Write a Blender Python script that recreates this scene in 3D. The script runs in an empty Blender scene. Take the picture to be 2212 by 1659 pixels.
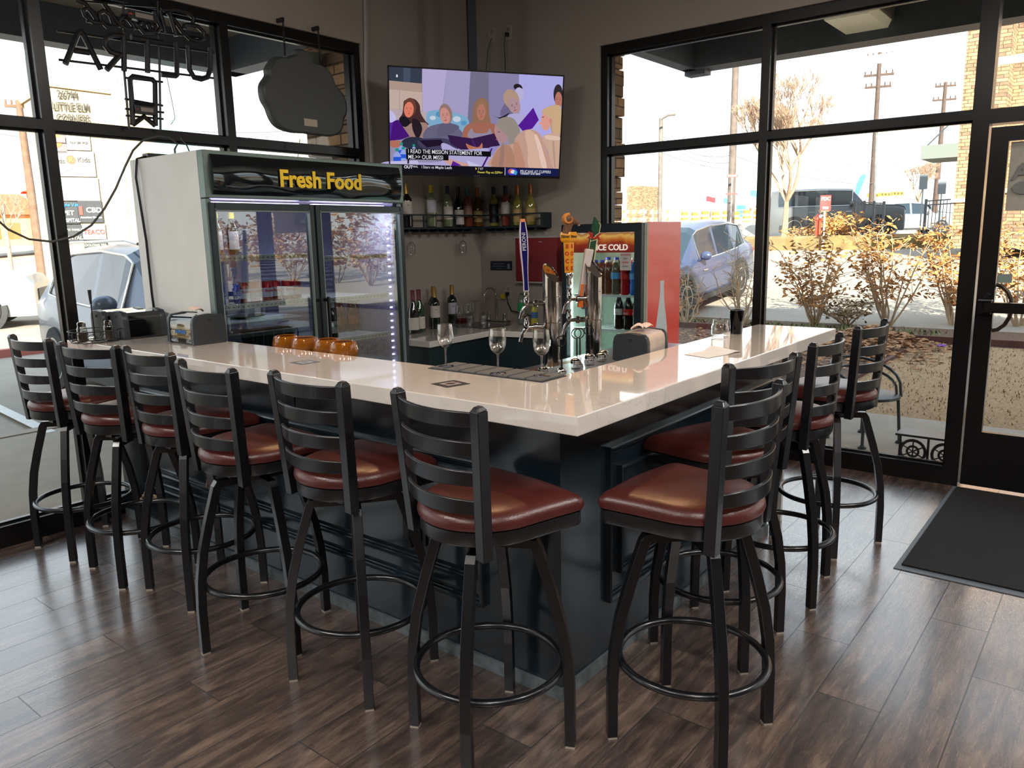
import bpy, bmesh, math, random
from mathutils import Matrix, Vector
PI = math.pi
R_ = math.radians
scene = bpy.context.scene
COL = scene.collection

# ---------------------------------------------------------------- camera
cd_ = bpy.data.cameras.new('camera')
cam = bpy.data.objects.new('camera', cd_)
COL.objects.link(cam)
CR = [[0.6214362, -0.7832036, -0.0202274], [-0.1579823, -0.0999806, -0.9823673], [0.7673712, 0.6136742, -0.1858639]]
CP = [-1.79517, -1.20007, 1.57614]
FPX = 1682.158
m4 = Matrix.Identity(4)
for i_ in range(3):
    m4[i_][0] = CR[0][i_]
    m4[i_][1] = -CR[1][i_]
    m4[i_][2] = -CR[2][i_]
    m4[i_][3] = CP[i_]
cam.matrix_world = m4
cd_.sensor_fit = 'HORIZONTAL'
cd_.sensor_width = 36.0
cd_.lens = 36.0 * FPX / 2212.0
cd_.clip_start = 0.05
cd_.clip_end = 600
scene.camera = cam

# ---------------------------------------------------------------- world, sun, exposure
w_ = bpy.data.worlds.new('sky'); scene.world = w_; w_.use_nodes = True
nt = w_.node_tree; nt.nodes.clear()
wo = nt.nodes.new('ShaderNodeOutputWorld'); wb = nt.nodes.new('ShaderNodeBackground')
tc = nt.nodes.new('ShaderNodeTexCoord'); sp = nt.nodes.new('ShaderNodeSeparateXYZ')
rp = nt.nodes.new('ShaderNodeValToRGB')
nt.links.new(tc.outputs['Generated'], sp.inputs[0]); nt.links.new(sp.outputs['Z'], rp.inputs[0])
rp.color_ramp.elements[0].position = 0.0; rp.color_ramp.elements[0].color = (1.0, 0.99, 0.97, 1)
rp.color_ramp.elements[1].position = 0.7; rp.color_ramp.elements[1].color = (0.62, 0.78, 1.0, 1)
nt.links.new(rp.outputs[0], wb.inputs['Color']); wb.inputs['Strength'].default_value = 1.25
nt.links.new(wb.outputs[0], wo.inputs['Surface'])

def lamp(name, kind, loc, energy, color=(1, 1, 1), rot=(0, 0, 0), **kw):
    l = bpy.data.lights.new(name, kind); l.energy = energy; l.color = color
    for k, v in kw.items(): setattr(l, k, v)
    o = bpy.data.objects.new(name, l); o.location = loc; o.rotation_euler = rot; COL.objects.link(o); return o
sun = lamp('sun', 'SUN', (0, 0, 20), 11.0, (1.0, 0.93, 0.82), angle=R_(0.6))
sd = Vector((0.745, 0.667, -0.47)).normalized()
sun.rotation_euler = sd.to_track_quat('-Z', 'Y').to_euler()
vs = scene.view_settings
vs.view_transform = 'Standard'; vs.look = 'None'; vs.exposure = 0.88; vs.gamma = 1.0; vs.use_curve_mapping = False
cy = scene.cycles
cy.max_bounces = 8; cy.diffuse_bounces = 4; cy.glossy_bounces = 4; cy.transmission_bounces = 6; cy.transparent_max_bounces = 24
cy.caustics_reflective = False; cy.caustics_refractive = False; cy.sample_clamp_indirect = 6.0
cy.use_denoising = True

# ---------------------------------------------------------------- helpers
def lin(c):
    out = []
    for v in c[:3]:
        v = v / 255.0
        out.append(v / 12.92 if v <= 0.04045 else ((v + 0.055) / 1.055) ** 2.4)
    return (out[0], out[1], out[2], 1)
MATS = {}
def M(name, col, rough=0.5, metal=0.0, var=0.06, scale=30.0, bump=0.0, spec=0.5, coat=0.0, emit=None, estr=0.0, trans=0.0, alpha=1.0):
    if name in MATS: return MATS[name]
    m = bpy.data.materials.new(name); m.use_nodes = True; MATS[name] = m
    n = m.node_tree; b = n.nodes['Principled BSDF']
    b.inputs['Roughness'].default_value = rough; b.inputs['Metallic'].default_value = metal
    b.inputs['Specular IOR Level'].default_value = spec
    b.inputs['Coat Weight'].default_value = coat; b.inputs['Coat Roughness'].default_value = 0.05
    b.inputs['Transmission Weight'].default_value = trans
    b.inputs['Alpha'].default_value = alpha
    tcn = n.nodes.new('ShaderNodeTexCoord'); nz = n.nodes.new('ShaderNodeTexNoise')
    nz.inputs['Scale'].default_value = scale; nz.inputs['Detail'].default_value = 3
    n.links.new(tcn.outputs['Object'], nz.inputs['Vector'])
    rm = n.nodes.new('ShaderNodeValToRGB'); c = lin(col)
    e = rm.color_ramp.elements
    e[0].position = 0.3; e[1].position = 0.7
    e[0].color = tuple(max(0, v * (1 - var)) for v in c[:3]) + (1,)
    e[1].color = tuple(min(1, v * (1 + var)) for v in c[:3]) + (1,)
    n.links.new(nz.outputs['Fac'], rm.inputs[0]); n.links.new(rm.outputs[0], b.inputs['Base Color'])
    if bump:
        bp = n.nodes.new('ShaderNodeBump'); bp.inputs['Strength'].default_value = bump; bp.inputs['Distance'].default_value = 0.01
        n.links.new(nz.outputs['Fac'], bp.inputs['Height']); n.links.new(bp.outputs[0], b.inputs['Normal'])
    if emit:
        b.inputs['Emission Color'].default_value = lin(emit); b.inputs['Emission Strength'].default_value = estr
    return m
def glass(name, tint=(255, 255, 255), refl=1.0, rough=0.0, ior=1.45, tr=1.0):
    """thin pane: clear with a fresnel mirror"""
    if name in MATS: return MATS[name]
    m = bpy.data.materials.new(name); m.use_nodes = True; MATS[name] = m
    n = m.node_tree; n.nodes.clear()
    o = n.nodes.new('ShaderNodeOutputMaterial'); t = n.nodes.new('ShaderNodeBsdfTransparent'); g = n.nodes.new('ShaderNodeBsdfGlossy')
    fr = n.nodes.new('ShaderNodeFresnel'); ge = n.nodes.new('ShaderNodeNewGeometry'); ma = n.nodes.new('ShaderNodeMath'); ma.operation = 'MULTIPLY_ADD'
    ma.inputs[1].default_value = 1 / ior - ior; ma.inputs[2].default_value = ior; n.links.new(ge.outputs['Backfacing'], ma.inputs[0]); n.links.new(ma.outputs[0], fr.inputs['IOR'])
    mu = n.nodes.new('ShaderNodeMath'); mu.operation = 'MULTIPLY'; mu.inputs[1].default_value = refl; mu.use_clamp = True
    mx = n.nodes.new('ShaderNodeMixShader')
    t.inputs[0].default_value = tuple(v * tr for v in lin(tint)[:3]) + (1,); g.inputs['Roughness'].default_value = rough
    n.links.new(fr.outputs[0], mu.inputs[0]); n.links.new(mu.outputs[0], mx.inputs[0])
    n.links.new(t.outputs[0], mx.inputs[1]); n.links.new(g.outputs[0], mx.inputs[2]); n.links.new(mx.outputs[0], o.inputs[0])
    return m

class MB:
    def __init__(s): s.v = []; s.f = []; s.mi = []
    def add(s, vs, fs, mi=0, T=None):
        k = len(s.v)
        for v in vs:
            v = Vector(v)
            if T is not None: v = T @ v
            s.v.append(tuple(v))
        for f in fs: s.f.append([k + i for i in f]); s.mi.append(mi)
        return s
    def box(s, x0, x1, y0, y1, z0, z1, mi=0, T=None):
        vs = [(x0, y0, z0), (x1, y0, z0), (x1, y1, z0), (x0, y1, z0), (x0, y0, z1), (x1, y0, z1), (x1, y1, z1), (x0, y1, z1)]
        return s.add(vs, [(0, 3, 2, 1), (4, 5, 6, 7), (0, 1, 5, 4), (1, 2, 6, 5), (2, 3, 7, 6), (3, 0, 4, 7)], mi, T)
    def prism(s, pts, z0, z1, mi=0, T=None, caps=True):
        n = len(pts); vs = [(p[0], p[1], z0) for p in pts] + [(p[0], p[1], z1) for p in pts]
        fs = [(i, (i + 1) % n, n + (i + 1) % n, n + i) for i in range(n)]
        if caps: fs += [tuple(range(n))[::-1], tuple(range(n, 2 * n))]
        return s.add(vs, fs, mi, T)
    def rings(s, rings, closed=True, cap=True, mi=0, T=None):
        n = len(rings[0]); vs = [p for r in rings for p in r]; fs = []
        for j in range(len(rings) - 1):
            for i in range(n if closed else n - 1):
                a = j * n + i; b = j * n + (i + 1) % n
                fs.append((a, b, b + n, a + n))
        if cap:
            fs.append(tuple(range(n))[::-1]); fs.append(tuple((len(rings) - 1) * n + i for i in range(n)))
        return s.add(vs, fs, mi, T)
    def lathe(s, prof, n=24, mi=0, T=None, cap=True):
        rr = [[(r * math.cos(2 * PI * i / n), r * math.sin(2 * PI * i / n), z) for i in range(n)] for r, z in prof]
        return s.rings(rr, True, cap, mi, T)
    def tube(s, pts, r, n=10, mi=0, T=None, closed=False, sq=False, up=None, rad=None):
        P = [Vector(p) for p in pts]; N = len(P); rr = []
        prev = None
        for i in range(N):
            if closed: d = P[(i + 1) % N] - P[i - 1]
            elif i == 0: d = P[1] - P[0]
            elif i == N - 1: d = P[-1] - P[-2]
            else: d = (P[i + 1] - P[i]).normalized() + (P[i] - P[i - 1]).normalized()
            d.normalize()
            if up is not None: u = Vector(up)
            elif prev is not None: u = prev
            else: u = Vector((0, 0, 1)) if abs(d.z) < 0.9 else Vector((1, 0, 0))
            a = d.cross(u)
            if a.length < 1e-6: a = d.cross(Vector((0.3, 1, 0.2)))
            a.normalize(); b = a.cross(d).normalized(); prev = b
            q = r if rad is None else rad[i]
            if sq: offs = [(-q, -q), (q, -q), (q, q), (-q, q)]
            else: offs = [(q * math.cos(2 * PI * k / n), q * math.sin(2 * PI * k / n)) for k in range(n)]
            rr.append([tuple(P[i] + a * x + b * y) for x, y in offs])
        if closed: rr.append(rr[0])
        return s.rings(rr, True, not closed, mi, T)
    def torus(s, R, r, z=0, n=40, k=10, mi=0, T=None, c=(0, 0)):
        return s.tube([(c[0] + R * math.cos(2 * PI * i / n), c[1] + R * math.sin(2 * PI * i / n), z) for i in range(n)], r, k, mi, T, closed=True)
    def grid(s, fn, nu, nv, mi=0, T=None):
        vs = [fn(i / nu, j / nv) for j in range(nv + 1) for i in range(nu + 1)]
        fs = [(j * (nu + 1) + i, j * (nu + 1) + i + 1, (j + 1) * (nu + 1) + i + 1, (j + 1) * (nu + 1) + i) for j in range(nv) for i in range(nu)]
        return s.add(vs, fs, mi, T)
    def sphere(s, c, r, n=16, m=10, mi=0, T=None, sz=1.0, sx=1.0, sy=1.0):
        rr = []
        for j in range(1, m):
            a = PI * j / m
            rr.append([(c[0] + sx * r * math.sin(a) * math.cos(2 * PI * i / n), c[1] + sy * r * math.sin(a) * math.sin(2 * PI * i / n), c[2] - sz * r * math.cos(a)) for i in range(n)])
        return s.rings(rr, True, True, mi, T)
    def mesh(s, name, mats, smooth=False):
        me = bpy.data.meshes.new(name); me.from_pydata(s.v, [], s.f); 
        for m in (mats if isinstance(mats, (list, tuple)) else [mats]): me.materials.append(m)
        for p, i in zip(me.polygons, s.mi): p.material_index = i
        bm = bmesh.new(); bm.from_mesh(me); bmesh.ops.recalc_face_normals(bm, faces=bm.faces)
        bm.to_mesh(me); bm.free()
        if smooth:
            for p in me.polygons: p.use_smooth = True
            try: me.set_sharp_from_angle(angle=R_(38))
            except Exception: pass
        me.update(); return me
    def build(s, name, mats, parent=None, smooth=False, bevel=0.0, loc=None, rot=None, seg=2):
        o = bpy.data.objects.new(name, s.mesh(name, mats, smooth)); COL.objects.link(o)
        if parent is not None: o.parent = parent
        if loc is not None: o.location = loc
        if rot is not None: o.rotation_euler = rot
        if bevel:
            b = o.modifiers.new('bevel', 'BEVEL'); b.width = bevel; b.segments = seg; b.limit_method = 'ANGLE'; b.angle_limit = R_(40)
            b.harden_normals = False
        return o
def tag(o, label, cat, group=None, kind=None):
    o['label'] = label; o['category'] = cat
    if group: o['group'] = group
    if kind: o['kind'] = kind
    return o
def root(name, label, cat, loc=(0, 0, 0), rz=0.0, group=None):
    o = bpy.data.objects.new(name, None); o.empty_display_size = 0.05; COL.objects.link(o)
    o.location = loc; o.rotation_euler = (0, 0, rz)
    return tag(o, label, cat, group)
def struct(o): o['kind'] = 'structure'; return o
def dup(src, loc=None, rz=None, label=None, group=None, parent=None):
    c = src.copy(); COL.objects.link(c)
    if parent is not None: c.parent = parent
    if loc is not None: c.location = loc
    if rz is not None: c.rotation_euler = (0, 0, rz)
    if label: c['label'] = label
    if group: c['group'] = group
    for ch in list(src.children): dup(ch, parent=c)
    return c
_tc = {}
def text_mb(txt, size, depth=0.002, T=None, bold=0.0, mb=None, mi=0, align='CENTER', sx=1.0, shear=0.0):
    """lettering as real mesh, in the XY plane facing +Z before T"""
    cu = bpy.data.curves.new('t', 'FONT'); cu.body = txt; cu.size = size; cu.extrude = depth / 2; cu.offset = bold
    cu.align_x = align; cu.align_y = 'CENTER'; cu.resolution_u = 3; cu.shear = shear
    o = bpy.data.objects.new('t', cu); COL.objects.link(o)
    dg = bpy.context.evaluated_depsgraph_get(); me = bpy.data.meshes.new_from_object(o.evaluated_get(dg))
    mb = mb or MB()
    S = Matrix.Diagonal((sx, 1, 1, 1))
    mb.add([S @ v.co for v in me.vertices], [tuple(p.vertices) for p in me.polygons], mi, T)
    bpy.data.objects.remove(o); bpy.data.meshes.remove(me); bpy.data.curves.remove(cu)
    return mb
def frame_T(origin, right, up):
    r = Vector(right).normalized(); u = Vector(up); u = (u - r * u.dot(r)).normalized(); n = r.cross(u)
    T = Matrix.Identity(4)
    for i in range(3): T[i][0] = r[i]; T[i][1] = u[i]; T[i][2] = n[i]; T[i][3] = origin[i]
    return T
def rnd(seed): return random.Random(seed)

XR, YL, ZT = 3.52, 3.38, 2.97
ZR0, ZR1 = 2.181, 2.232

# ---------------------------------------------------------------- materials of the setting
def floor_mat():
    m = bpy.data.materials.new('wood_look_tile'); m.use_nodes = True; n = m.node_tree; b = n.nodes['Principled BSDF']
    N = n.nodes.new; L = n.links.new
    tc = N('ShaderNodeTexCoord'); s = N('ShaderNodeSeparateXYZ'); L(tc.outputs['Object'], s.inputs[0])
    def ma(op, a, b_=None, c=None):
        q = N('ShaderNodeMath'); q.operation = op
        for i, v in enumerate((a, b_, c)):
            if v is None: continue
            if isinstance(v, (int, float)): q.inputs[i].default_value = v
            else: L(v, q.inputs[i])
        return q.outputs[0]
    rw = 0.2045; ln = 1.2
    yy = ma('DIVIDE', ma('ADD', s.outputs['Y'], 0.475 + 40 * rw), rw)
    row = ma('FLOOR', yy); fy = ma('FRACT', yy)
    # row 40 (y -0.475..-0.27) has a joint at x = 1.165, each row up shifts by +0.39
    xx = ma('DIVIDE', ma('ADD', ma('SUBTRACT', s.outputs['X'], ma('MULTIPLY', row, 0.39)), 40 * 0.39 - 1.165 + 12.0), ln)
    cx = ma('FLOOR', xx); fx = ma('FRACT', xx)
    def edge(f, w):
        d = ma('MINIMUM', f, ma('SUBTRACT', 1.0, f)); return ma('LESS_THAN', d, w)
    gr = ma('MAXIMUM', edge(fy, 0.0115), edge(fx, 0.0020))
    cv = N('ShaderNodeCombineXYZ'); L(cx, cv.inputs[0]); L(row, cv.inputs[1])
    wn = N('ShaderNodeTexWhiteNoise'); wn.noise_dimensions = '2D'; L(cv.outputs[0], wn.inputs['Vector'])
    # stretched grain, shifted per plank
    mp = N('ShaderNodeCombineXYZ')
    L(ma('ADD', ma('MULTIPLY', s.outputs['X'], 2.1), ma('MULTIPLY', wn.outputs['Value'], 37.0)), mp.inputs[0])
    L(ma('MULTIPLY', s.outputs['Y'], 15.0), mp.inputs[1]); L(ma('MULTIPLY', row, 3.1), mp.inputs[2])
    n1 = N('ShaderNodeTexNoise'); n1.inputs['Scale'].default_value = 1.5; n1.inputs['Detail'].default_value = 8; n1.inputs['Roughness'].default_value = 0.68; n1.inputs['Distortion'].default_value = 0.6
    L(mp.outputs[0], n1.inputs['Vector'])
    mp2 = N('ShaderNodeCombineXYZ')
    L(ma('ADD', ma('MULTIPLY', s.outputs['X'], 6.0), ma('MULTIPLY', wn.outputs['Value'], 11.0)), mp2.inputs[0]); L(ma('MULTIPLY', s.outputs['Y'], 90.0), mp2.inputs[1])
    n2 = N('ShaderNodeTexNoise'); n2.inputs['Scale'].default_value = 2.0; n2.inputs['Detail'].default_value = 5; n2.inputs['Distortion'].default_value = 1.2
    L(mp2.outputs[0], n2.inputs['Vector'])
    rm = N('ShaderNodeValToRGB'); L(n1.outputs['Fac'], rm.inputs[0]); e = rm.color_ramp.elements
    e[0].position = 0.30; e[0].color = lin((56, 48, 46)); e[1].position = 0.74; e[1].color = lin((136, 116, 102))
    for p, c in ((0.42, (72, 60, 56)), (0.5, (88, 73, 66)), (0.6, (108, 90, 79))):
        q = e.new(p); q.color = lin(c)
    vx = N('ShaderNodeMix'); vx.data_type = 'RGBA'; vx.blend_type = 'MULTIPLY'; vx.inputs[0].default_value = 1.0
    L(rm.outputs[0], vx.inputs[6])
    br = N('ShaderNodeCombineColor'); v_ = ma('ADD', ma('MULTIPLY', wn.outputs['Value'], 0.5), ma('ADD', ma('MULTIPLY', n2.outputs['Fac'], 0.7), 0.32))
    for i in range(3): L(v_, br.inputs[i])
    L(br.outputs[0], vx.inputs[7])
    gx = N('ShaderNodeMix'); gx.data_type = 'RGBA'; L(gr, gx.inputs[0]); L(vx.outputs[2], gx.inputs[6]); gx.inputs[7].default_value = lin((34, 30, 28))
    L(gx.outputs[2], b.inputs['Base Color'])
    rr = ma('ADD', ma('MULTIPLY', n2.outputs['Fac'], 0.20), 0.15); b.inputs['Coat Weight'].default_value = 1.0; b.inputs['Coat Roughness'].default_value = 0.17; b.inputs['Specular IOR Level'].default_value = 1.0; rr = ma('ADD', rr, ma('MULTIPLY', gr, 0.4)); L(rr, b.inputs['Roughness'])
    bp = N('ShaderNodeBump'); bp.inputs['Strength'].default_value = 0.35; bp.inputs['Distance'].default_value = 0.004
    hh = ma('SUBTRACT', ma('ADD', ma('MULTIPLY', n2.outputs['Fac'], 0.5), ma('MULTIPLY', n1.outputs['Fac'], 0.3)), ma('MULTIPLY', gr, 1.0))
    L(hh, bp.inputs['Height']); L(bp.outputs[0], b.inputs['Normal'])
    return m
def quartz_mat():
    m = bpy.data.materials.new('white_quartz'); m.use_nodes = True; n = m.node_tree; b = n.nodes['Principled BSDF']; N = n.nodes.new; L = n.links.new
    tc = N('ShaderNodeTexCoord'); nz = N('ShaderNodeTexNoise'); nz.inputs['Scale'].default_value = 1.7; nz.inputs['Detail'].default_value = 6; nz.inputs['Distortion'].default_value = 1.6
    L(tc.outputs['Object'], nz.inputs['Vector'])
    r = N('ShaderNodeValToRGB'); L(nz.outputs['Fac'], r.inputs[0]); e = r.color_ramp.elements
    e[0].position = 0.496; e[0].color = lin((226, 217, 209)); e[1].position = 0.504; e[1].color = lin((226, 217, 209)); q = e.new(0.5); q.color = lin((210, 203, 197))
    n3 = N('ShaderNodeTexNoise'); n3.inputs['Scale'].default_value = 5.0; L(tc.outputs['Object'], n3.inputs['Vector'])
    r3 = N('ShaderNodeValToRGB'); L(n3.outputs['Fac'], r3.inputs[0]); r3.color_ramp.elements[0].color = (0.98, 0.975, 0.97, 1); r3.color_ramp.elements[0].position = 0.35; r3.color_ramp.elements[1].position = 0.6
    mx = N('ShaderNodeMix'); mx.data_type = 'RGBA'; mx.blend_type = 'MULTIPLY'; mx.inputs[0].default_value = 1.0; L(r.outputs[0], mx.inputs[6]); L(r3.outputs[0], mx.inputs[7])
    L(mx.outputs[2], b.inputs['Base Color']); b.inputs['Roughness'].default_value = 0.05; b.inputs['Specular IOR Level'].default_value = 0.9; b.inputs['Coat Weight'].default_value = 0.6; b.inputs['Coat Roughness'].default_value = 0.02
    return m
def wall_mat():
    return M('taupe_wall_paint', (166, 157, 147), 0.7, var=0.03, scale=60, bump=0.05)
MAT_FLOOR = floor_mat(); MAT_QUARTZ = quartz_mat(); MAT_WALL = wall_mat()
MAT_CEIL = M('ceiling_paint', (74, 72, 72), 0.85)
MAT_FRAME = M('dark_bronze_frame', (38, 37, 37), 0.25, 0.6, var=0.15, scale=80)
MAT_PANE = glass('window_glass', (250, 252, 250), 1.0)
MAT_NAVY = M('dark_navy_satin_paint', (22, 33, 41), 0.20, var=0.2, scale=9, bump=0.02, spec=0.8)
MAT_BLACK = M('black_powder_coat', (13, 14, 18), 0.30, 0.0, var=0.2, scale=120, bump=0.015, spec=0.6, coat=0.18)
MAT_STEEL = M('polished_steel', (205, 200, 196), 0.10, 1.0, var=0.04, scale=12)
MAT_BRUSH = M('brushed_steel', (150, 152, 158), 0.30, 1.0, var=0.10, scale=30)
MAT_WHITE = M('white_enamel', (222, 222, 218), 0.35, var=0.03, scale=6)
MAT_VINYL = None

# ---------------------------------------------------------------- room shell
def slab(name, x0, x1, y0, y1, z0, z1, m, kind='structure'):
    o = MB().box(x0, x1, y0, y1, z0, z1).build(name, m)
    o['kind'] = kind; return o
slab('floor', -9, XR + 0.1, -9, YL + 0.1, -0.12, 0, MAT_FLOOR)
slab('ceiling', -9, XR, -9, YL, 3.95, 4.1, MAT_CEIL)
wl = MB(); wl.box(-9, XR - 0.02, YL - 0.02, YL + 0.18, ZT, 3.95); wl.box(2.237, XR + 0.2, YL - 0.02, YL + 0.18, -0.1, ZT); struct(wl.build('wall_left', MAT_WALL))
wr = MB(); wr.box(XR - 0.02, XR + 0.18, -9, YL - 0.02, ZT, 3.95); wr.box(XR - 0.02, XR + 0.18, 2.127, YL - 0.02, -0.1, ZT); wr.box(XR - 0.02, XR + 0.18, -9, -7.5, 0, ZT); struct(wr.build('wall_right', MAT_WALL))
MAT_DKWALL = M('dark_brown_wall', (74, 66, 62), 0.75)
slab('wall_back', -9.2, -9, -9, YL + 0.2, 0, 3.95, MAT_DKWALL)
slab('wall_front', -9, XR, -9.2, -9, 0, 3.95, MAT_DKWALL)
# storefront frames
def storefront(name, axis, edges, plane, sgn, zt=ZT, doors=()):
    """edges = list of (a0,a1) mullion faces along the wall; frame face lies on plane and runs outwards by .115"""
    def bx(mb, a0, a1, z0, z1, d0=0.0, d1=0.115):
        p0, p1 = plane + sgn * d0, plane + sgn * d1
        if axis == 'x': mb.box(a0, a1, min(p0, p1), max(p0, p1), z0, z1)
        else: mb.box(min(p0, p1), max(p0, p1), a0, a1, z0, z1)
    W = None
    f = MB()
    a_min = min(e[0] for e in edges); a_max = max(e[1] for e in edges)
    bx(f, a_min, a_max, zt - 0.065, zt)
    for a0, a1 in edges: bx(f, a0, a1, 0.0, zt - 0.065)
    gaps = [(edges[i][1], edges[i + 1][0]) for i in range(len(edges) - 1)]
    panes = []
    for g in gaps:
        isdoor = any(abs(g[0] - d) < 0.02 for d in doors)
        if isdoor:
            bx(f, g[0], g[1], ZR0 - 0.03, ZR1); panes.append((g[0], g[1], ZR1, zt - 0.065)); continue
        bx(f, g[0], g[1], ZR0, ZR1)
        bx(f, g[0], g[1], 0.0, 0.115)
        # thin glazing stops round each light
        for z0, z1 in ((0.115, ZR0), (ZR1, zt - 0.065)):
            for q0, q1 in ((g[0], g[0] + 0.012), (g[1] - 0.012, g[1])): bx(f, q0, q1, z0, z1, 0.045, 0.075)
            bx(f, g[0], g[1], z0, z0 + 0.012, 0.045, 0.075); bx(f, g[0], g[1], z1 - 0.012, z1, 0.045, 0.075)
            panes.append((g[0] + 0.01, g[1] - 0.01, z0 + 0.01, z1 - 0.01))
    o = f.build(name, MAT_FRAME); struct(o)
    for p in panes:
        g = MB(); bx(g, p[0], p[1], p[2], p[3], 0.056, 0.062); g.build('pane', MAT_PANE, o)
    return o
Lm = [(-6.60, -6.545), (-5.51, -5.455), (-4.42, -4.365), (-3.30, -3.245), (-2.19, -2.135), (-1.08, -1.025), (0.029, 0.086), (1.116, 1.172), (2.180, 2.236)]
storefront('window_1', 'x', Lm, YL, 1)
Rm = [(-7.5, -7.445), (-6.4, -6.345), (-5.2, -5.145), (-4.0, -3.945), (-2.8, -2.745), (-1.56, -1.48), (-0.462, -0.377), (0.825, 0.882), (2.070, 2.127)]
storefront('window_2', 'y', Rm, XR, 1, doors=(-1.48,))
# blank left-over wall beyond the last light
MB().box(-9, -6.6, YL - 0.02, YL + 0.12, 0, ZT).build('wall_left', MAT_WALL)['kind'] = 'structure'
# door
dr = root('door_1', '', '', (XR + 0.05, -0.474, 0)); del dr['label']; del dr['category']; dr['kind'] = 'structure'
d = MB(); d.box(-0.045, 0.0, -0.09, 0, 0.02, 2.13); d.box(-0.045, 0, -0.95, -0.86, 0.02, 2.13); d.box(-0.045, 0, -0.86, -0.09, 2.05, 2.13); d.box(-0.045, 0, -0.86, -0.09, 0.02, 0.36)
d.build('door_frame', MAT_FRAME, dr)
MB().box(-0.026, -0.02, -0.86, -0.09, 0.36, 2.05).build('door_pane', MAT_PANE, dr)
d = MB(); d.tube([(-0.09, -0.05, 1.115), (-0.09, -0.9, 1.115)], 0.03, 12, sq=True); d.box(-0.10, -0.045, -0.085, -0.015, 1.075, 1.155)
d.build('push_bar', MAT_FRAME, dr, bevel=0.004)
d = MB(); d.add([(-0.115, -0.075, 1.19), (-0.06, -0.075, 1.19), (-0.06, -0.05, 1.20), (-0.10, -0.035, 1.16)], [(0, 1, 2, 3)]); d.box(-0.12, -0.09, -0.09, -0.02, 1.155, 1.162)
d.build('latch_plate', MAT_BRUSH, dr)
d = MB(); ps = [(0.0, -0.06, 1.24)] + [(0.075 - 0.0, -0.07 - 0.10 * math.sin(PI * t / 8), 1.10 + 0.14 * math.cos(PI * t / 8)) for t in range(0, 9)] + [(0.0, -0.06, 0.96)]
d.tube(ps, 0.0125, 10); d.build('door_handle', M('bronze_handle', (88, 70, 62), 0.35, 0.6), dr, smooth=True)
# poster and stickers on the outside of the door, seen from behind
MB().box(-0.018, -0.014, -0.80, -0.100, 1.665, 2.045).build('sign_panel', M('door_poster_back', (196, 184, 176), 0.6), dr)
T = frame_T((-0.0275, -0.10, 1.79), (0, 1, 0), (0, 0, 1)) @ Matrix.Diagonal((-1, 1, 1, 1)) 
T1 = frame_T((-0.0285, -0.255, 1.775), (0, 1, 0), (0, 0, 1)) @ Matrix.Rotation(PI, 4, 'Y') @ Matrix.Diagonal((1, 1, 1, 1))
def door_text(txt, y, z, size, mat, nm):
    # reads correctly from outside (+x side): right = +y seen from outside is -? seen from inside it is mirrored
    T = Matrix(((0, 0, 1, -0.028), (1, 0, 0, y), (0, 1, 0, z), (0, 0, 0, 1)))
    text_mb(txt, size, 0.001, T, bold=size * 0.02).build(nm, mat, dr)
door_text('ZZA', -0.245, 1.875, 0.125, M('poster_ink', (118, 118, 114), 0.6), 'lettering')
pl = MB(); pl.prism([(0.05 * math.cos(a) * 1.0 + sx_, 0.035 * math.sin(a)) for sx_, aa in ((0.10, (-90, 90)), (-0.10, (90, 270))) for a in [R_(aa[0] + (aa[1] - aa[0]) * t / 8) for t in range(9)]], 0, 0.001, T=Matrix(((0, 0, 1, -0.028), (1, 0, 0, -0.275), (0, 1, 0, 1.79), (0, 0, 0, 1))))
pl.build('badge', MATS['poster_ink'], dr)
T = Matrix(((0, 0, 1, -0.0295), (1, 0, 0, -0.26), (0, 1, 0, 1.79), (0, 0, 0, 1)))
text_mb('ILLE', 0.055, 0.001, T, bold=0.002).build('lettering', MATS['door_poster_back'], dr)
MB().box(-0.030, -0.027, -0.168, -0.095, 1.255, 1.305).build('sticker', M('grey_green_sticker', (120, 136, 130), 0.6), dr)
door_text('940', -0.235, 1.195, 0.05, M('grey_vinyl', (150, 146, 146), 0.6), 'lettering')

# building above and around the bar: parapet block and outer canopies
MAT_STUCCO = M('beige_stucco', (196, 180, 150), 0.85, bump=0.2, scale=80)
bb = MB(); bb.box(-16, XR + 0.2, -16, YL + 0.2, 4.1, 6.4); bb.box(-16, -9.2, -16, YL + 0.2, -0.1, 4.1); bb.box(-9.2, XR + 0.2, -16, -9.2, -0.1, 4.1)
struct(bb.build('wall_parapet', MAT_STUCCO))
MAT_CAN = M('canopy_charcoal', (84, 94, 108), 0.5, var=0.1, scale=20)
MAT_SOF = M('canopy_soffit', (150, 140, 122), 0.8)
cn = MB(); cn.box(3.72, 6.0, -9, 2.60, 3.50, 3.60)
o = cn.build('trim_1', MAT_SOF); struct(o)
cn = MB(); cn.box(5.85, 6.1, -9, 2.62, 3.2, 3.62); cn.box(3.72, 6.1, 2.50, 2.64, 3.2, 3.62); cn.box(5.95, 6.1, 2.42, 2.64, 3.16, 3.2); o = cn.build('trim_2', MAT_CAN); struct(o)
cn = MB(); cn.box(-9, 2.85, 3.58, 5.9, 3.50, 3.60); o = cn.build('trim_3', MAT_SOF); struct(o)
cn = MB(); cn.box(-9, 2.95, 5.85, 6.05, 3.2, 3.62); cn.box(2.75, 2.95, 3.58, 6.05, 3.2, 3.62); o = cn.build('trim_4', MAT_CAN); struct(o)

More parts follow.
